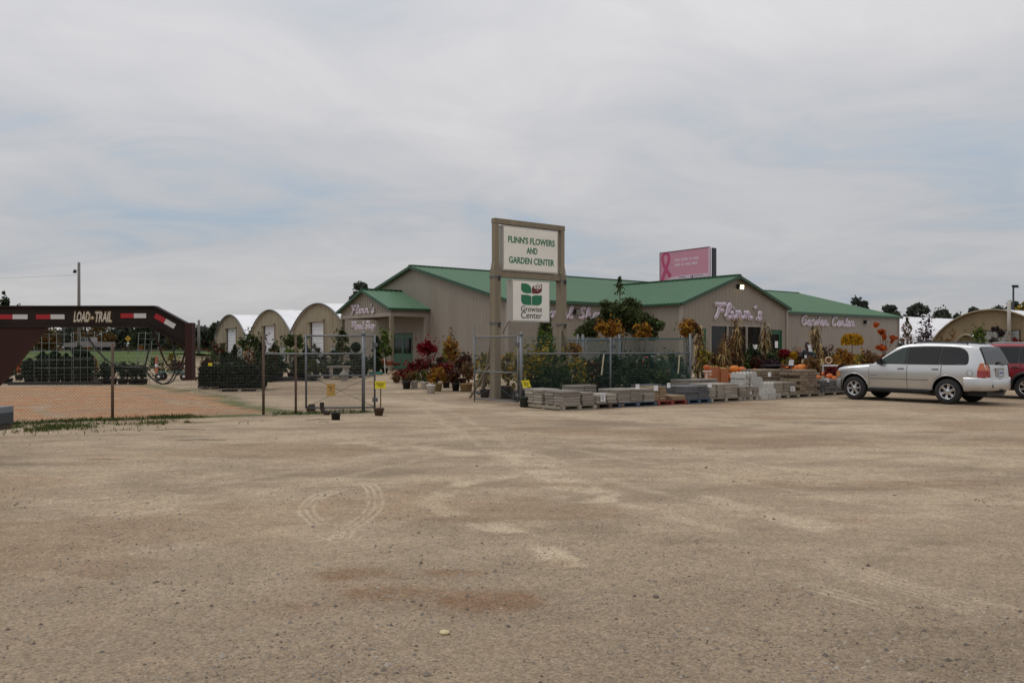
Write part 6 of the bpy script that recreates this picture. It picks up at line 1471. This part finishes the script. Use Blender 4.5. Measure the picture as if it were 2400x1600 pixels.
# porch front: stone ledge, pots, teal hose
x, y = bw(-5.2, 9.2); t = thing('stone_ledge', 'low rough stone ledge in front of the porch post', 'ledge', (x, y, float(gz(x,y))), TH-R(90)); x_ = -.6
for k in range(3):
    xx = -1.2
    while xx < 1.2:
        w = random.uniform(.28, .5); link('stone_block', paver_mesh(round(w,1), .5, .17, PV['brown' if random.random() < .6 else 'mix']), t, (xx+w/2, random.uniform(-.03,.03), .09+.175*k), random.uniform(-.04,.04)); xx += round(w,1)+.015
for px, top, r_, lab in ((897,842,.18,'red terracotta urn left of the porch post'),(912,846,.2,'terracotta pot on the stone ledge before the post'),(930,850,.24,'dark terracotta pot on the stone ledge right of the post')):
    x, y = P(px, 43.6), 43.6; t = thing('terracotta_pot', lab, 'plant pot', (x, y, .72), 0, 'terracotta pots on the stone ledge'); b = MB(); pot(b, Z(top,43.6)-.72, r_, M_TERRA if px != 930 else mat('dark_terra', (.11,.045,.03), .8)); b.build('pot_body', t)
t = thing('white_stake', 'white wooden stake leaning by the porch post', 'stake', (P(903,41),41,float(gz(P(903,41),41)))); b = MB(); b.bar((0,0,0),(-.05,0,Z(840,41)-.25), .07, .02, M_WHITE); b.build('stake', t)
x, y, g = gpt(880, 41.5); t = thing('garden_hose', 'teal garden hose pile by the porch', 'hose', (x, y, g)); b = MB(); b.tube([(.32*math.cos(a)*(1+.1*math.sin(3*a)), .3*math.sin(a), .03+.012*a*.5) for a in np.linspace(0, 19, 90)], .025, mat('hose_teal', (.02,.22,.16), .5), 6); b.build('hose_coil', t)
# potted autumn shrubs on the right of the porch
R_ = [('potted_maple','bright crimson maple in front of the green door',1002,37.5,796,48,'crimson',620,.085,M_POTB,'standard',835,'tree'),('potted_shrub','dark red shrub below the crimson maple',975,36,842,60,'red',360,.07,M_POTB,'bush',None,'shrub'),
 ('potted_shrub','maroon shrub in the back of the pots right of the maple',1030,36.5,838,56,'maroon',460,.07,M_POTB,'bush',None,'shrub'),('potted_shrub','deep red low shrub at the left end of the pots',950,34,866,44,'red',300,.06,M_POTB,'bush',None,'shrub'),
 ('potted_shrub','green and red shrub in the first white pail',971,32.3,872,34,'autumn',260,.055,M_POTW,'bush',None,'shrub'),('potted_shrub','green shrub in the second white pail',995,31.8,868,34,'mid',280,.055,M_POTW,'bush',None,'shrub'),
 ('potted_shrub','rusty gold shrub in the tan tub',1024,30.8,862,50,'orange',380,.055,M_TUB,'bush',None,'shrub'),('potted_shrub','dark red shrub right of the tan tub',1046,32.5,850,44,'red',340,.06,M_POTB,'bush',None,'shrub'),
 ('potted_tree','thin young tree with gold and orange leaves before the tan wall',1062,35,794,46,'orange',170,.09,M_POTB,'spiky',852,'tree'),('potted_shrub','yellow leaved shoots left of the orange young tree',1048,35.5,796,22,'yel',110,.08,M_POTB,'spiky',850,'shrub'),
 ('potted_shrub','big brown shrub right of the orange young tree',1085,33.5,830,56,'maroon',420,.07,M_POTB,'bush',None,'shrub'),('potted_shrub','bare twiggy brown shrub by the gate rod',1098,31,846,40,'brown',160,.06,M_TERRA,'spiky',None,'shrub'),
 ('potted_shrub','dark shrub in the large black pot right of the tan tub',1068,30.9,868,36,'maroon',240,.055,M_POTB,'bush',None,'shrub'),('potted_shrub','brown grassy shrub at the left before the stone ledge',930,35,872,26,'brown',200,.06,None,'spiky',None,'shrub'),
 ('potted_shrub','tall bare shrub standing against the tan gable wall',1058,41,768,18,'brown',60,.09,M_POTB,'spiky',None,'shrub')]
for nm, lab, px, d, top, w, k, n, lf, pm_, sh, bt, c_ in R_: plant(nm, lab, px, d, top, w*(1.15 if sh == 'bush' else 1), k, int(n*1.3), lf, pm_, shape=sh, bot=bt, cat=c_, ph=.30, pr_=.15 if pm_ is not M_TUB else .2, group='potted autumn plants right of the porch')
for px, py, lab, m in ((1010,921,'white pail without a plant by the tan tub',M_POTW),(953,911,'black pot with a drooping shrub at the left end',M_POTB),(1091,917,'round wooden barrel pot by the gate',M_TUB)):
    x, y = at(px, py); t = thing('plant_pot', lab, 'plant pot', (x, y, float(gz(x,y)))); b = MB(); pot(b, .3, .16 if m is not M_TUB else .2, m, .86); b.build('pot_body', t)
# ------------------------------------------------------------------ inside the right fence
G2 = 'plants behind the right fence'
Q_ = [('potted_shrub','yellow green shrub left of the pylon post, behind the gate leaf',1136,27.5,822,44,'yel',200,.075,M_POTB,'bush',None,'shrub'),('potted_shrub','gold brown shrub right of the pylon post, behind the gate leaf',1192,27.5,820,36,'yel',240,.07,M_POTB,'bush',None,'shrub'),
 ('potted_shrub','tall yellow green shrub just right of the gate post',1240,26.5,802,56,'yel',520,.07,M_POTB,'bush',None,'shrub'),('potted_shrub','yellow shrub second from the gate post behind the rail',1276,27,808,56,'yel',520,.07,M_POTB,'bush',None,'shrub'),
 ('potted_shrub','wide olive shrub in the middle of the yellow shrubs',1306,26.5,828,66,'mid',560,.065,M_POTB,'bush',None,'shrub'),('potted_shrub','orange tipped shrub at the right end of the yellow shrubs',1346,27.5,806,34,'orange',300,.065,M_POTB,'bush',835,'shrub'),
 ('potted_shrub','gold brown shrub below the orange tipped one',1352,26.8,836,50,'yel',460,.06,M_POTB,'bush',None,'shrub'),('potted_shrub','reddish low shrub in a black pot near the fence middle post',1388,27.5,846,44,'maroon',320,.06,M_POTB,'bush',None,'shrub'),
 ('potted_tree','slender leafy green tree behind the lower sign box',1278,33,664,52,'mid',1100,.10,M_POTB,'cone',None,'tree'),('potted_tree','low bushy tree at the foot of the slender green tree',1284,31,770,50,'lime',420,.085,M_POTB,'bush',None,'tree'),
 ('potted_shrub','dark green shrub behind the fence left of the middle post',1404,28.5,838,50,'dark',420,.065,M_POTB,'bush',None,'shrub'),('potted_shrub','dark green shrub behind the fence right of the middle post',1450,28.8,832,60,'dark',560,.065,M_POTB,'bush',None,'shrub'),
 ('orange_standard','orange leaved small tree above the fence, left of the pair',1430,35,750,72,'orange',620,.09,M_POTB,'standard',792,'tree'),('orange_standard','rusty orange small tree above the fence, right of the pair',1505,34.5,758,66,'orange',520,.09,M_POTB,'layered',796,'tree'),
 ('potted_tree','thin brown leaved tree behind the fence end post',1610,32,742,56,'orange',260,.085,M_POTB,'spiky',790,'tree'),('potted_tree','autumn tree top against the entry wing corner post',1618,33,752,50,'autumn',240,.09,M_POTB,'bush',792,'tree')]
for nm, lab, px, d, top, w, k, n, lf, pm_, sh, bt, c_ in Q_:
    if sh == 'bush' and bt is None: w, n = w*1.25, int(n*1.5)
    plant(nm, lab, px, d, top, w, k, n, lf, pm_, shape=sh, bot=bt, cat=c_, group=G2, extra=[(.2,.5,1,.42),(-.55,.0,.5,.36),(.6,.1,.55,.3),(-.1,.2,.6,.4)])
for px, d, top, w, k, lab in ((1216,25.8,832,40,'yel','low yellow shrub at the foot of the right gate post'),(1258,28.5,812,60,'yel','yellow green shrub in the second row behind the flagstones'),(1322,28.8,814,64,'yel','yellow green shrub in the second row left of the orange tipped one'),(1290,26.0,858,60,'mid','low green shrub right behind the flagstone stacks'),
    (1366,28.4,840,54,'mid','green shrub in the second row right of the yellow shrubs'),(1424,30.5,826,60,'dark','dark shrub in the back row behind the long wooden tag'),(1470,31,822,70,'dark','broad dark shrub in the back row behind the red roses'),(1526,31,820,70,'dark','broad dark shrub in the back row behind the white roses'),
    (1575,31.5,822,60,'mid','green shrub in the back row near the fence end post'),(1432,27.2,868,56,'dark','low dark shrub in front of the grey box'),(1490,27.8,866,60,'dark','low dark shrub below the red roses'),(1535,28.0,868,56,'mid','low green shrub below the white roses'),(1600,29.8,856,46,'dark','low dark shrub at the fence end post')):
    plant('potted_shrub', lab, px, d, top, w, k, 520, .07, M_POTB, cat='shrub', group=G2)
mm = MB(); q0, q1, q2, q3 = [ORG*0+np.array(v) for v in ((.7,24.4),(5.9,27.9),(4.2,33.5),(-1.6,30.2))]
n_ = 14; v = []
for i in range(n_+1):
    for j in range(n_+1):
        a_, b_ = i/n_, j/n_; p = (q0*(1-a_)+q1*a_)*(1-b_)+(q3*(1-a_)+q2*a_)*b_; v.append((p[0], p[1], float(gz(*p))+.035))
mm.add(v, [(i*(n_+1)+j, i*(n_+1)+j+1, (i+1)*(n_+1)+j+1, (i+1)*(n_+1)+j) for i in range(n_) for j in range(n_)], mat('ground_sheet_dark', (.022,.022,.023), .85, var=.3, scale=5)); mm.build('ground_sheet', kind='structure', label='dark sheet on the ground under the potted plants behind the right fence')  # near-black sheet just above the ground, filling in below the plants
M_FW = mat('flower_white', (.72,.70,.62), .6); M_FR = mat('flower_red', (.42,.045,.05), .6); M_FP = mat('flower_pink', (.40,.06,.12), .6)
for i, (px, d, top, w, bl) in enumerate(((1482,28.6,838,60,[(M_FW,3,.05)]),(1516,28.8,836,56,[(M_FR,5,.06),(M_FW,1,.04)]),(1548,29,830,58,[(M_FW,7,.055)]),(1585,29.4,846,56,[(M_FW,1,.04)]),(1565,28.2,870,60,[(M_FP,2,.06)]))):
    plant('rose_bush', ['dark rose bush with a few white blooms near the fence middle','rose bush with red blooms behind the fence rail','rose bush with many white blooms behind the fence','dark rose bush with one pale bloom by the fence end post','low rose bush with pink blooms at the pavers'][i], px, d, top, w, 'dark' if i % 2 else 'mid', 520, .06, M_POTB, group='rose bushes behind the right fence', bloom=bl, cat='rose bush')
# large dark crab apple with a tall leader
t = plant('crab_apple', 'wide dark olive tree with a thin upright leader behind the fence', 1452, 38, 690, 205, 'olive', 2300, .095, None, cat='tree', shape='layered', bot=794, extra=[(-.22,.30,.84,.30),(.16,.30,.92,.26),(-.52,.05,.62,.28),(.48,.05,.66,.28),(0,.05,.7,.34),(-.78,.0,.38,.18),(.84,.0,.40,.18)])
b = MB(); b.tube([(0,0,0),(.05,0,1.6),(0,0,Z(662,38))], [.07,.05,.008], M_BARK, 6); b.build('trunk', t)
b = MB(); n = 170; zz = rng.uniform(0,1,n); rr = .30*(1-zz)**1.2+.05; a = rng.uniform(0,6.28,n); b.leaves(np.stack([rr*np.cos(a)*rng.uniform(.2,1,n), rr*np.sin(a), Z(705,38)+zz*(Z(662,38)-Z(705,38))], 1), .10, LG['olive'], 1.4); b.build('leader_foliage', t)
# pale wooden tags hung on the fence, red and dark pots, a pale box
for px, py0, py1, lean, d, lab in ((1412,830,878,-.10,25.1,'long pale wooden tag hung on the fence left of its middle post'),(1590,831,875,-.07,27.1,'long pale wooden tag hung near the fence end post')):
    t = thing('wood_tag', lab, 'tag', (P(px,d), d-.06, Z(py1,d)), TH, 'pale wooden tags on the right fence'); b = MB(); b.bar((lean/2,0,0),(-lean/2+.0,0,Z(py0,d)-Z(py1,d)), .05, .012, mat('pale_wood', (.50,.45,.31), .8, var=.15)); b.build('tag', t)
for px, d, lab, m, h, r_ in ((1385,28.2,'dark red pot behind the fence by the grey box',mat('red_pot',(.12,.012,.014),.5),.35,.17),(1449,28.4,'red pot right of the grey box behind the fence',MATS['red_pot'],.35,.15),(1262,26.3,'tall black pot behind the first flagstone stack',M_POTB,.62,.22),(1404,28,'wide black tub behind the fence left of its middle post',M_POTB,.36,.3),(1298,26,'black pot with a white handle behind the flagstones',M_POTB,.4,.3),(1182,26.8,'wide black tub behind the gate leaf',M_POTB,.42,.26)):
    x, y, g = gpt(px, d); t = thing('plant_pot', lab, 'plant pot', (x, y, g)); b = MB(); pot(b, h, r_, m, .88); b.build('pot_body', t)
    if px == 1298: b = MB(); b.tube(smooth([(.0,-.3,.38),(.05,-.33,.33),(.08,-.34,.2)],2), .02, M_WHITE, 6); b.build('handle', t)
x, y, g = gpt(1432, 28.3); t = thing('concrete_box', 'grey concrete box behind the fence middle post', 'box', (x, y, g), TH); b = MB(); b.box((0,0,.19),(.36,.3,.38), PV['mix']); b.box((0,0,.395),(.40,.34,.03), PV['mix']); b.build('box_body', t)
x, y, g = gpt(1597, 29.2); t = thing('concrete_block', 'small grey block standing on black trays near the fence end post', 'block', (x, y, g+.58), TH); b = MB(); b.box((0,0,.06),(.26,.2,.12), PV['mix']); b.build('block', t); b = MB(); b.box((0,0,-.3),(.6,.5,.55), M_BLACK); b.build('tray_stack', t)

# ------------------------------------------------------------------ autumn display in front of the entry
M_STALK = [leafmat('corn_husk', (.30,.20,.085), .8, .15), leafmat('corn_brown', (.17,.095,.035), .8, .1), leafmat('corn_pale', (.42,.31,.15), .8, .15), leafmat('corn_dark', (.075,.038,.016), .8, .1)]
def corn(label, px, d, top, wpx, k=16, bot=None, flare=.8):
    x, y, g = gpt(px, d); h = Z(top, d)-g; r = wpx*d/F/2; t = thing('corn_stalk_bundle', label, 'corn stalks', (x, y, g), rng.uniform(0,6), 'dried corn stalk bundles by the entry'); b = MB(); f = MB()
    for i in range(k):
        a = rng.uniform(0,6.28); rr = r*rng.uniform(.25,.8); hh = h*rng.uniform(.72,1.0); pts = [(rr*math.cos(a), rr*math.sin(a), 0),(rr*.55*math.cos(a), rr*.55*math.sin(a), hh*.5),(rr*flare*.45*math.cos(a+.3), rr*flare*.45*math.sin(a+.3), hh)]
        b.tube(pts, [.014,.012,.005], M_STALK[i % 4], 5)
        for j in range(9):
            u = rng.uniform(.18,1.0); p = Vector(pts[0]).lerp(Vector(pts[2]), u); p.z = hh*u; da = rng.uniform(0,6.28); L = rng.uniform(.25,.55)*min(1,h/2.2); o = Vector((math.cos(da), math.sin(da), 0)); w = Vector((-o.y, o.x, 0))*.022
            up = rng.uniform(.0,.35) if u < .85 else .5
            c = [p, p+o*L*.35+Vector((0,0,L*up)), p+o*L*.62+Vector((0,0,L*(up-.35))), p+o*L*.72+Vector((0,0,-L*.75))]
            v = []
            for q, s_ in zip(c, (1,1.2,.9,.15)): v += [q-w*s_, q+w*s_]
            f.add(v, [(0,1,3,2),(2,3,5,4),(4,5,7,6)], M_STALK[int(rng.integers(0,4))])
    b.build('stalks', t); f.build('dry_leaves', t); b = MB(); b.tube([(r*.62*math.cos(a), r*.62*math.sin(a), h*.42) for a in np.linspace(0, 6.283, 16)], .012, M_STALK[3], 5); b.build('twine', t)
corn('corn stalk bundle left of the entry window post', 1640, 38, 768, 32, 18)
corn('tall corn stalk bundle in front of the middle entry panes', 1728, 37, 750, 38, 20)
corn('corn stalk bundle leaning over the orange bins', 1700, 35.5, 800, 44, 16)
corn('narrow corn stalk bundle left of the green entry door', 1794, 38, 756, 22, 16)
corn('tall corn stalk bundle in front of the Garden Center letters', 1912, 38, 764, 34, 20)
corn('short dark corn stalk bundle below the tall one at the right', 1922, 36, 812, 36, 18)
corn('corn stalk bundle behind the big pumpkins', 1893, 36, 838, 40, 14)
M_PUMP = mat('pumpkin', (.56,.135,.012), .5, var=.12, scale=5, rnd=.16, hue=.012); M_STEM = mat('pumpkin_stem', (.16,.15,.06), .8)
def pumpkin_mesh():
    b = MB(); v = []; nu, nv = 30, 9
    for i in range(nv+1):
        th = math.pi*i/nv
        for j in range(nu): a = 2*math.pi*j/nu; rr = 1-.10*abs(math.cos(a*5))**.6*.9*math.sin(th); v.append((math.sin(th)*math.cos(a)*rr, math.sin(th)*math.sin(a)*rr, .80*math.cos(th)*(1-.14*math.exp(-(math.sin(th)/.35)**2))))
    b.add(v, [(i*nu+j, (i+1)*nu+j, (i+1)*nu+(j+1)%nu, i*nu+(j+1)%nu) for i in range(nv) for j in range(nu)], M_PUMP, True); return b.mesh('pumpkin_flesh')
PMESH = pumpkin_mesh(); sb = MB(); sb.tube([(0,0,.62),(.03,0,.82),(.12,0,.95)], [.12,.07,.08], M_STEM, 6); SMESH = sb.mesh('stem')
def pumpkin(label, px, py, rpx, d, z=None, tall=1.0, group='orange pumpkins by the entry'):
    x, y = P(px, d), d; r = rpx*d/F; zc = Z(py, d); t = thing('pumpkin', label, 'pumpkin', (x, y, zc), rng.uniform(0,6), group); t.scale = (r, r, r*tall); link('flesh', PMESH, t); link('stem', SMESH, t)
    return t
# display tables that carry the pumpkins
def table(label, px, d, w, dep, h, m):
    x, y, g = gpt(px, d); t = thing('display_table', label, 'table', (x, y, g), PA); b = MB(); b.span((-w/2,-dep/2,h-.05),(w/2,dep/2,h), m); b.build('table_top', t)
    for sx in (-1,1):
        for sy in (-1,1): b = MB(); b.span((sx*(w/2-.05)-.03,sy*(dep/2-.05)-.03,0),(sx*(w/2-.05)+.03,sy*(dep/2-.05)+.03,h-.052), m); b.build('leg', t)
    return h+g
d_ = 35.0; hz = Z(893, d_)
table('low timber table under the pumpkin pile left of the edging blocks', 1724, d_, 1.0, .9, hz-float(gz(P(1724,d_),d_)), M_LUMBER)
for px, py, r_, lab in ((1711,882,12,'pumpkin at the left of the pile'),(1731,883,14,'large pumpkin low in the pile by the edging blocks'),(1721,865,12,'pumpkin on top of the pile left'),(1738,867,11,'small pumpkin on top of the pile right'),(1748,880,9,'pumpkin half hidden by the edging blocks')): pumpkin(lab, px, py, r_, d_-.2)
d_ = 36.0; hz = Z(876, d_)
table('long timber table under the big pumpkins behind the brown blocks', 1872, d_, 1.9, .8, hz-float(gz(P(1872,d_),d_)), M_LUMBER)
for px, py, r_, lab, ta in ((1861,865,14,'broad pumpkin at the left on the brown block table',1),(1879,864,15,'broadest pumpkin in the middle of the brown block table',1),(1895,865,14,'broad pumpkin at the right on the brown block table',1)): pumpkin(lab, px, py, r_, d_-.1, tall=ta)
for px, py, r_, d, lab in ((1944,882,9,33,'tall pumpkin behind the charcoal cobbles'),(1967,890,7,32.5,'pumpkin beside the nose of the silver car'),(1793,869,8,36,'pumpkin behind the edging pile and its tag'),(1805,858,6,37,'small pumpkin on the dark shelf behind the edging pile'),(1835,858,6,36.5,'small pumpkin left of the tilted tag'),(1897,846,5,36.6,'small pumpkin among the corn husks'),(1756,873,7,36,'pumpkin left of the edging pile top'),(1770,867,6,36.3,'small pumpkin directly behind the edging pile top'),(1918,884,7,33.6,'pumpkin left of the charcoal cobbles'),(1930,876,6,34.2,'small pumpkin above the charcoal cobbles tag'),(1956,886,7,32.8,'pumpkin right of the tall one by the cobbles'),(1846,862,6,36.2,'small pumpkin left of the broad ones on the table')):
    t = pumpkin(lab, px, py, r_, d); x, y = P(px, d), d; g = float(gz(x, y)); bz = Z(py, d)-r_*d/F*.8
    b = MB(); w_ = .28; m_ = M_LUMBER
    st_ = thing('crate', 'timber crate under the '+lab, 'crate', (x, y, g), PA, 'crates under single pumpkins')
    for k in range(3):
        q = MB(); z0 = (bz-g)*k/3; q.span((-w_/2,-w_/2,z0+.006),(w_/2,w_/2,z0+(bz-g)/3-.006), m_); q.build('crate_slat', st_)
pumpkin('white pumpkin on the brown block stack', 1863, 873, 4, 34.2, group=None)
# orange bins and a red pumpkin on a post
for px0, px1, lab in ((1666,1690,'left orange bin of small gourds'),(1690.6,1709,'right orange bin in front of the corn stalks')):
    d = 34.5; x0, x1 = P(px0,d), P(px1,d); zt_ = Z(859 if px0 < 1680 else 863,d); g = float(gz(x0,d)); t = thing('orange_bin', lab, 'bin', (x0, d, g), .25); w = x1-x0; b = MB(); m_ = mat('orange_card', (.36,.13,.055), .8, var=.08)
    b.span((0,0,0),(w,.03,zt_-g), m_); b.span((0,.032,0),(.03,.6,zt_-g), m_); b.span((w-.03,.032,0),(w,.6,zt_-g), m_); b.span((.031,.57,0),(w-.031,.6,zt_-g), m_); b.span((.031,.032,zt_-g-.2),(w-.031,.568,zt_-g-.1), m_); b.build('bin_walls', t)
    for i in range(7): q = MB(); s_ = rng.uniform(.04,.06); q.lathe([(0,-s_),(s_,-.3*s_),(s_*.9,.5*s_),(s_*.3,s_),(0,s_*1.2)], mat('gourd', (.45,.30,.06), .5, var=.2), 8); q.build('gourd', t, (w*(.1+.8*i/6), rng.uniform(.06,.3), zt_-g-.02))
x, y, g = gpt(1657, 34); t = thing('wooden_stand', 'slim pale stand holding a red pumpkin and white pots', 'stand', (x, y, g)); zz = Z(869,34)-g; b = MB(); b.span((-.05,-.05,0),(.0,.0,zz-.03), M_PAPER); b.span((-.16,-.14,zz-.03),(.18,.14,zz), M_PAPER); b.build('stand_post', t)
for k, z in enumerate((.18,.42)): b = MB(); b.lathe([(.05,z-.06),(.075,z),(.04,z+.07),(0,z+.08)], mat('pale_gourd', (.55,.38,.25), .5), 9, (.1,-.08,0)); b.build('small_gourd', t)
pumpkin('glossy red orange pumpkin on the slim pale stand', 1656, 861, 8, 34, group=None)
# mums and shrubs of the display
D_ = [('mum','large crimson mum right of the entry door',1838,37.5,818,32,'crimson',420,.06,M_POTB,'ball',842),('mum','dark purple mum left of the brown block stack',1808,36,842,44,'purple',420,.06,M_POTB,'ball',866),('mum','yellow mum left of the scarecrow',1860,36.5,824,16,'gold',220,.05,M_POTB,'ball',842),
 ('mum','maroon mum behind the charcoal cobbles',1952,34,858,36,'red',380,.06,M_POTB,'ball',888),('mum','dark maroon mum at the nose of the silver car',1975,33,852,26,'maroon',260,.06,M_POTB,'ball',884),('mum','black red mum behind the edging pile',1772,36.5,838,30,'maroon',300,.06,M_POTB,'ball',862)]
for nm, lab, px, d, top, w, k, n, lf, pm_, sh, bt in D_: plant(nm, lab, px, d, top, w, k, n, lf, pm_, shape=sh, bot=bt, cat='mum', group='potted mums of the autumn display')
D2 = [('ornamental_grass','brown feathery grass in front of the left entry pane',1702,36.5,780,50,'brown',420,.07,'spiky',None),('potted_shrub','dark green spruce like shrub before the right entry pane',1765,38,806,52,'dark',520,.08,'bush',None),('potted_shrub','grey green shrub below the narrow corn stalks',1812,37,824,40,'mid',360,.07,'bush',None),
 ('potted_shrub','rust brown shrub right of the short corn stalks',1968,37,816,56,'orange',420,.075,'bush',None),('ornamental_grass','tan plumed grass between the gold tree and the orange tree',2036,37,818,56,'brown',420,.07,'spiky',None),('potted_shrub','yellow green shrub under the gold weeping tree',1998,36,838,40,'yel',320,.07,'bush',None),
 ('potted_tree','golden weeping tree against the right tan wall',1997,40,782,46,'gold',560,.085,'weep',806),('potted_tree','young tree with flame orange leaf tiers by the wall corner',2072,41,752,50,'bright_orange',330,.085,'layered',840),
 ('potted_tree','slim climbing tree with red and green leaves before the white greenhouse',2126,42,744,30,'autumn',260,.085,'column',None),('potted_tree','slim dark purple tree before the white greenhouse',2166,42,736,40,'purple',260,.085,'spiky',None),
 ('potted_shrub','low dark shrub showing above the silver car bonnet end',2105,40,800,40,'dark',260,.08,'bush',None),('potted_shrub','bright lime shrub above the rear of the silver car',2292,38,764,70,'lime',560,.085,'bush',None),('potted_tree','purple grey small tree right of the lime shrub',2338,39,752,44,'purple',320,.085,'bush',None),
 ('potted_shrub','red shrub above the roof of the red car',2382,40,786,60,'red',360,.08,'bush',None),('ornamental_grass','dry orange stalks before the brown end wall',2222,44,774,60,'brown',300,.09,'spiky',None),('potted_shrub','dark plum shrub above the silver car roof rail',2190,42,792,50,'maroon',300,.08,'bush',None),
 ('potted_shrub','orange red foliage between the corn bundles',1880,37.5,812,30,'bright_orange',120,.06,'spiky',None),('potted_shrub','green shrub behind the narrow black shelf',1752,36.8,850,30,'lime',200,.06,'bush',None)]
for nm, lab, px, d, top, w, k, n, lf, sh, bt in D2: plant(nm, lab, px, d, top, w, k, n, lf, M_POTB, shape=sh, bot=bt, cat='tree' if 'tree' in nm else ('grass' if 'grass' in nm else 'shrub'), group='plants of the autumn display', extra=[(-.75,.42,.62,.22),(.25,.62,.80,.26),(.62,.82,1.0,.20),(.30,.18,.36,.34),(.0,.5,.66,.16),(.1,-.02,.1,.2)])
for px, d, top, w, k, sh, lab in ((1652,36.5,816,34,'yel','bush','yellow green shrub beside the left corn stalks'),(1680,37.5,822,40,'brown','spiky','brown dry grass behind the orange bins'),(1716,36,822,36,'maroon','bush','dark brown shrub at the foot of the tall corn stalks'),(1744,37,826,36,'mid','bush','green shrub right of the tall corn stalks'),
    (1784,37.2,832,36,'maroon','bush','dark maroon shrub before the right entry pane'),(1822,38,826,40,'mid','bush','green shrub behind the crimson mum'),(1848,37,836,34,'yel','bush','gold green shrub under the crimson mum'),(1872,37.4,820,30,'brown','spiky','tan dry stalks left of the scarecrow'),(1905,35.4,838,36,'brown','spiky','tan husks in front of the scarecrow'),
    (1936,37,806,40,'maroon','spiky','dark brown grass right of the tall corn stalks'),(1956,36,836,40,'orange','bush','rust shrub behind the pale display table'),(1988,35,826,50,'orange','bush','rust orange shrub before the gold weeping tree'),(2020,38.5,830,46,'yel','bush','olive yellow shrub before the plumed grass'),(2050,38,832,44,'brown','spiky','pale plumes above the silver car bonnet')):
    plant('display_plant', lab, px, d, top, w, k, 380, .07, M_POTB, shape=sh, cat='shrub', group='plants of the autumn display')
# narrow black shelf behind the edging pile
x, y, g = gpt(1822, 35.4); t = thing('display_shelf', 'narrow black slatted shelf behind the edging pile', 'shelf', (x, y, g), PA)
for k in range(3): b = MB(); b.span((-.9,-.2,.25+.22*k),(.9,.2,.30+.22*k), M_BLACK); b.build('shelf_board', t)
for sx in (-.88,.84): b = MB(); b.span((sx,-.18,0),(sx+.05,.18,.249), M_BLACK); b.build('leg', t)
# scarecrow: a cloth figure seated on a cream hoop
x, y, g = gpt(1892, 36.8); t = thing('scarecrow', 'dark dressed scarecrow figure with a white tag among the corn stalks', 'scarecrow', (x, y, g)); zc = Z(842,36.8)-g
b = MB(); b.tube(smooth([(-.22,-.05,zc-.28),(-.24,-.05,zc-.05),(-.12,-.05,zc+.04),(.12,-.05,zc+.04),(.26,-.05,zc-.08)],2), .045, mat('cream_paint', (.60,.54,.36), .6), 7); b.tube([(-.22,-.05,0),(-.22,-.05,zc-.25)], .03, M_DARK, 6); b.tube([(.2,-.05,0),(.2,-.05,zc-.1)], .03, M_DARK, 6); b.build('hoop_seat', t)
M_CL = mat('dark_cloth', (.022,.02,.022), .9); b = MB(); b.lathe([(.23,zc+.03),(.21,zc+.16),(.19,zc+.32),(.13,zc+.42),(.06,zc+.46)], M_CL, 12); b.tube(smooth([(-.13,0,zc+.38),(-.30,-.06,zc+.22),(-.38,-.14,zc+.10)],2), [.07]*7+[.05]*3 if False else .06, M_CL, 7); b.tube(smooth([(.13,0,zc+.38),(.28,-.06,zc+.2),(.24,-.18,zc+.08)],2), .06, mat('teal_cloth', (.015,.07,.085), .9), 7); b.build('cloth_body', t)
b = MB(); b.lathe([(.05,zc+.44),(.10,zc+.52),(.11,zc+.6),(.07,zc+.69),(0,zc+.71)], mat('burlap', (.14,.06,.04), .95), 10); b.lathe([(.17,zc+.64),(.10,zc+.66),(.08,zc+.76),(0,zc+.78)], M_CL, 10); b.build('cloth_head', t)
paper('price_tag', 'white tag pinned on the dark scarecrow', 1898, 808, 824, 8, 36.4, M_PAPER, 'price tag', tilt=-.22, group=TG)
paper('price_tag', 'small white tag under the scarecrow seat', 1888, 832, 839, 6, 36.5, M_PAPER, 'price tag', group=TG)
table('pale display table with cakes of gourds left of the silver car', 1962, 35.5, 1.2, .7, Z(855,35.5)-float(gz(P(1962,35.5),35.5)), M_PAPER)
t = thing('wreath', 'pale wreath on the display table by the car', 'wreath', (P(1942,35.2),35.2,Z(853,35.2))); b = MB(); b.tube([(.13*math.cos(a),0,.16+.13*math.sin(a)) for a in np.linspace(0,6.283,20)], .035, mat('pale_gourd', (.55,.38,.25), .5), 6); b.build('ring', t)
# grass tufts along the fence foot
mb = MB(); n = 0
segs = [((-20,12.1),(-11.5,17.2)),((-11.5,17.2),(-9.16,18.9)),((-9.16,18.9),(-6.15,20.45)),((-6.15,20.45),(-3.9,21.2))]
gm = [leafmat('grass_blade', (.06,.10,.02)), leafmat('grass_dry', (.16,.14,.05)), leafmat('grass_dark', (.035,.062,.014))]
C, U = [], []
for i in range(11000):
    if i < 7200: (xa, ya), (xb, yb_) = segs[rng.choice(4, p=[.3,.25,.35,.1])]; u = rng.uniform(); x, y = xa+(xb-xa)*u+rng.normal()*.22, ya+(yb_-ya)*u+rng.normal()*.22
    elif i < 9500: x, y = rng.normal(-9.6,.9), rng.normal(16.95,.5)
    else: x, y = rng.normal(-7.0,.5), rng.normal(18.0,.22)
    if fbm(np.array(x*1.6), np.array(y*1.6), 47, 4) < (.42 if x < -7.6 else .53): continue
    h = rng.uniform(.02,.10); C.append((x, y, float(gz(x,y))+h*.4)); U.append((rng.normal()*.4, rng.normal()*.4, 1))
mb.leaves(C, .065, gm, 1.6, .12, np.array(U), .25); mb.build('grass_tufts', kind='stuff', label='short weeds and grass tufts along the foot of the left fence')
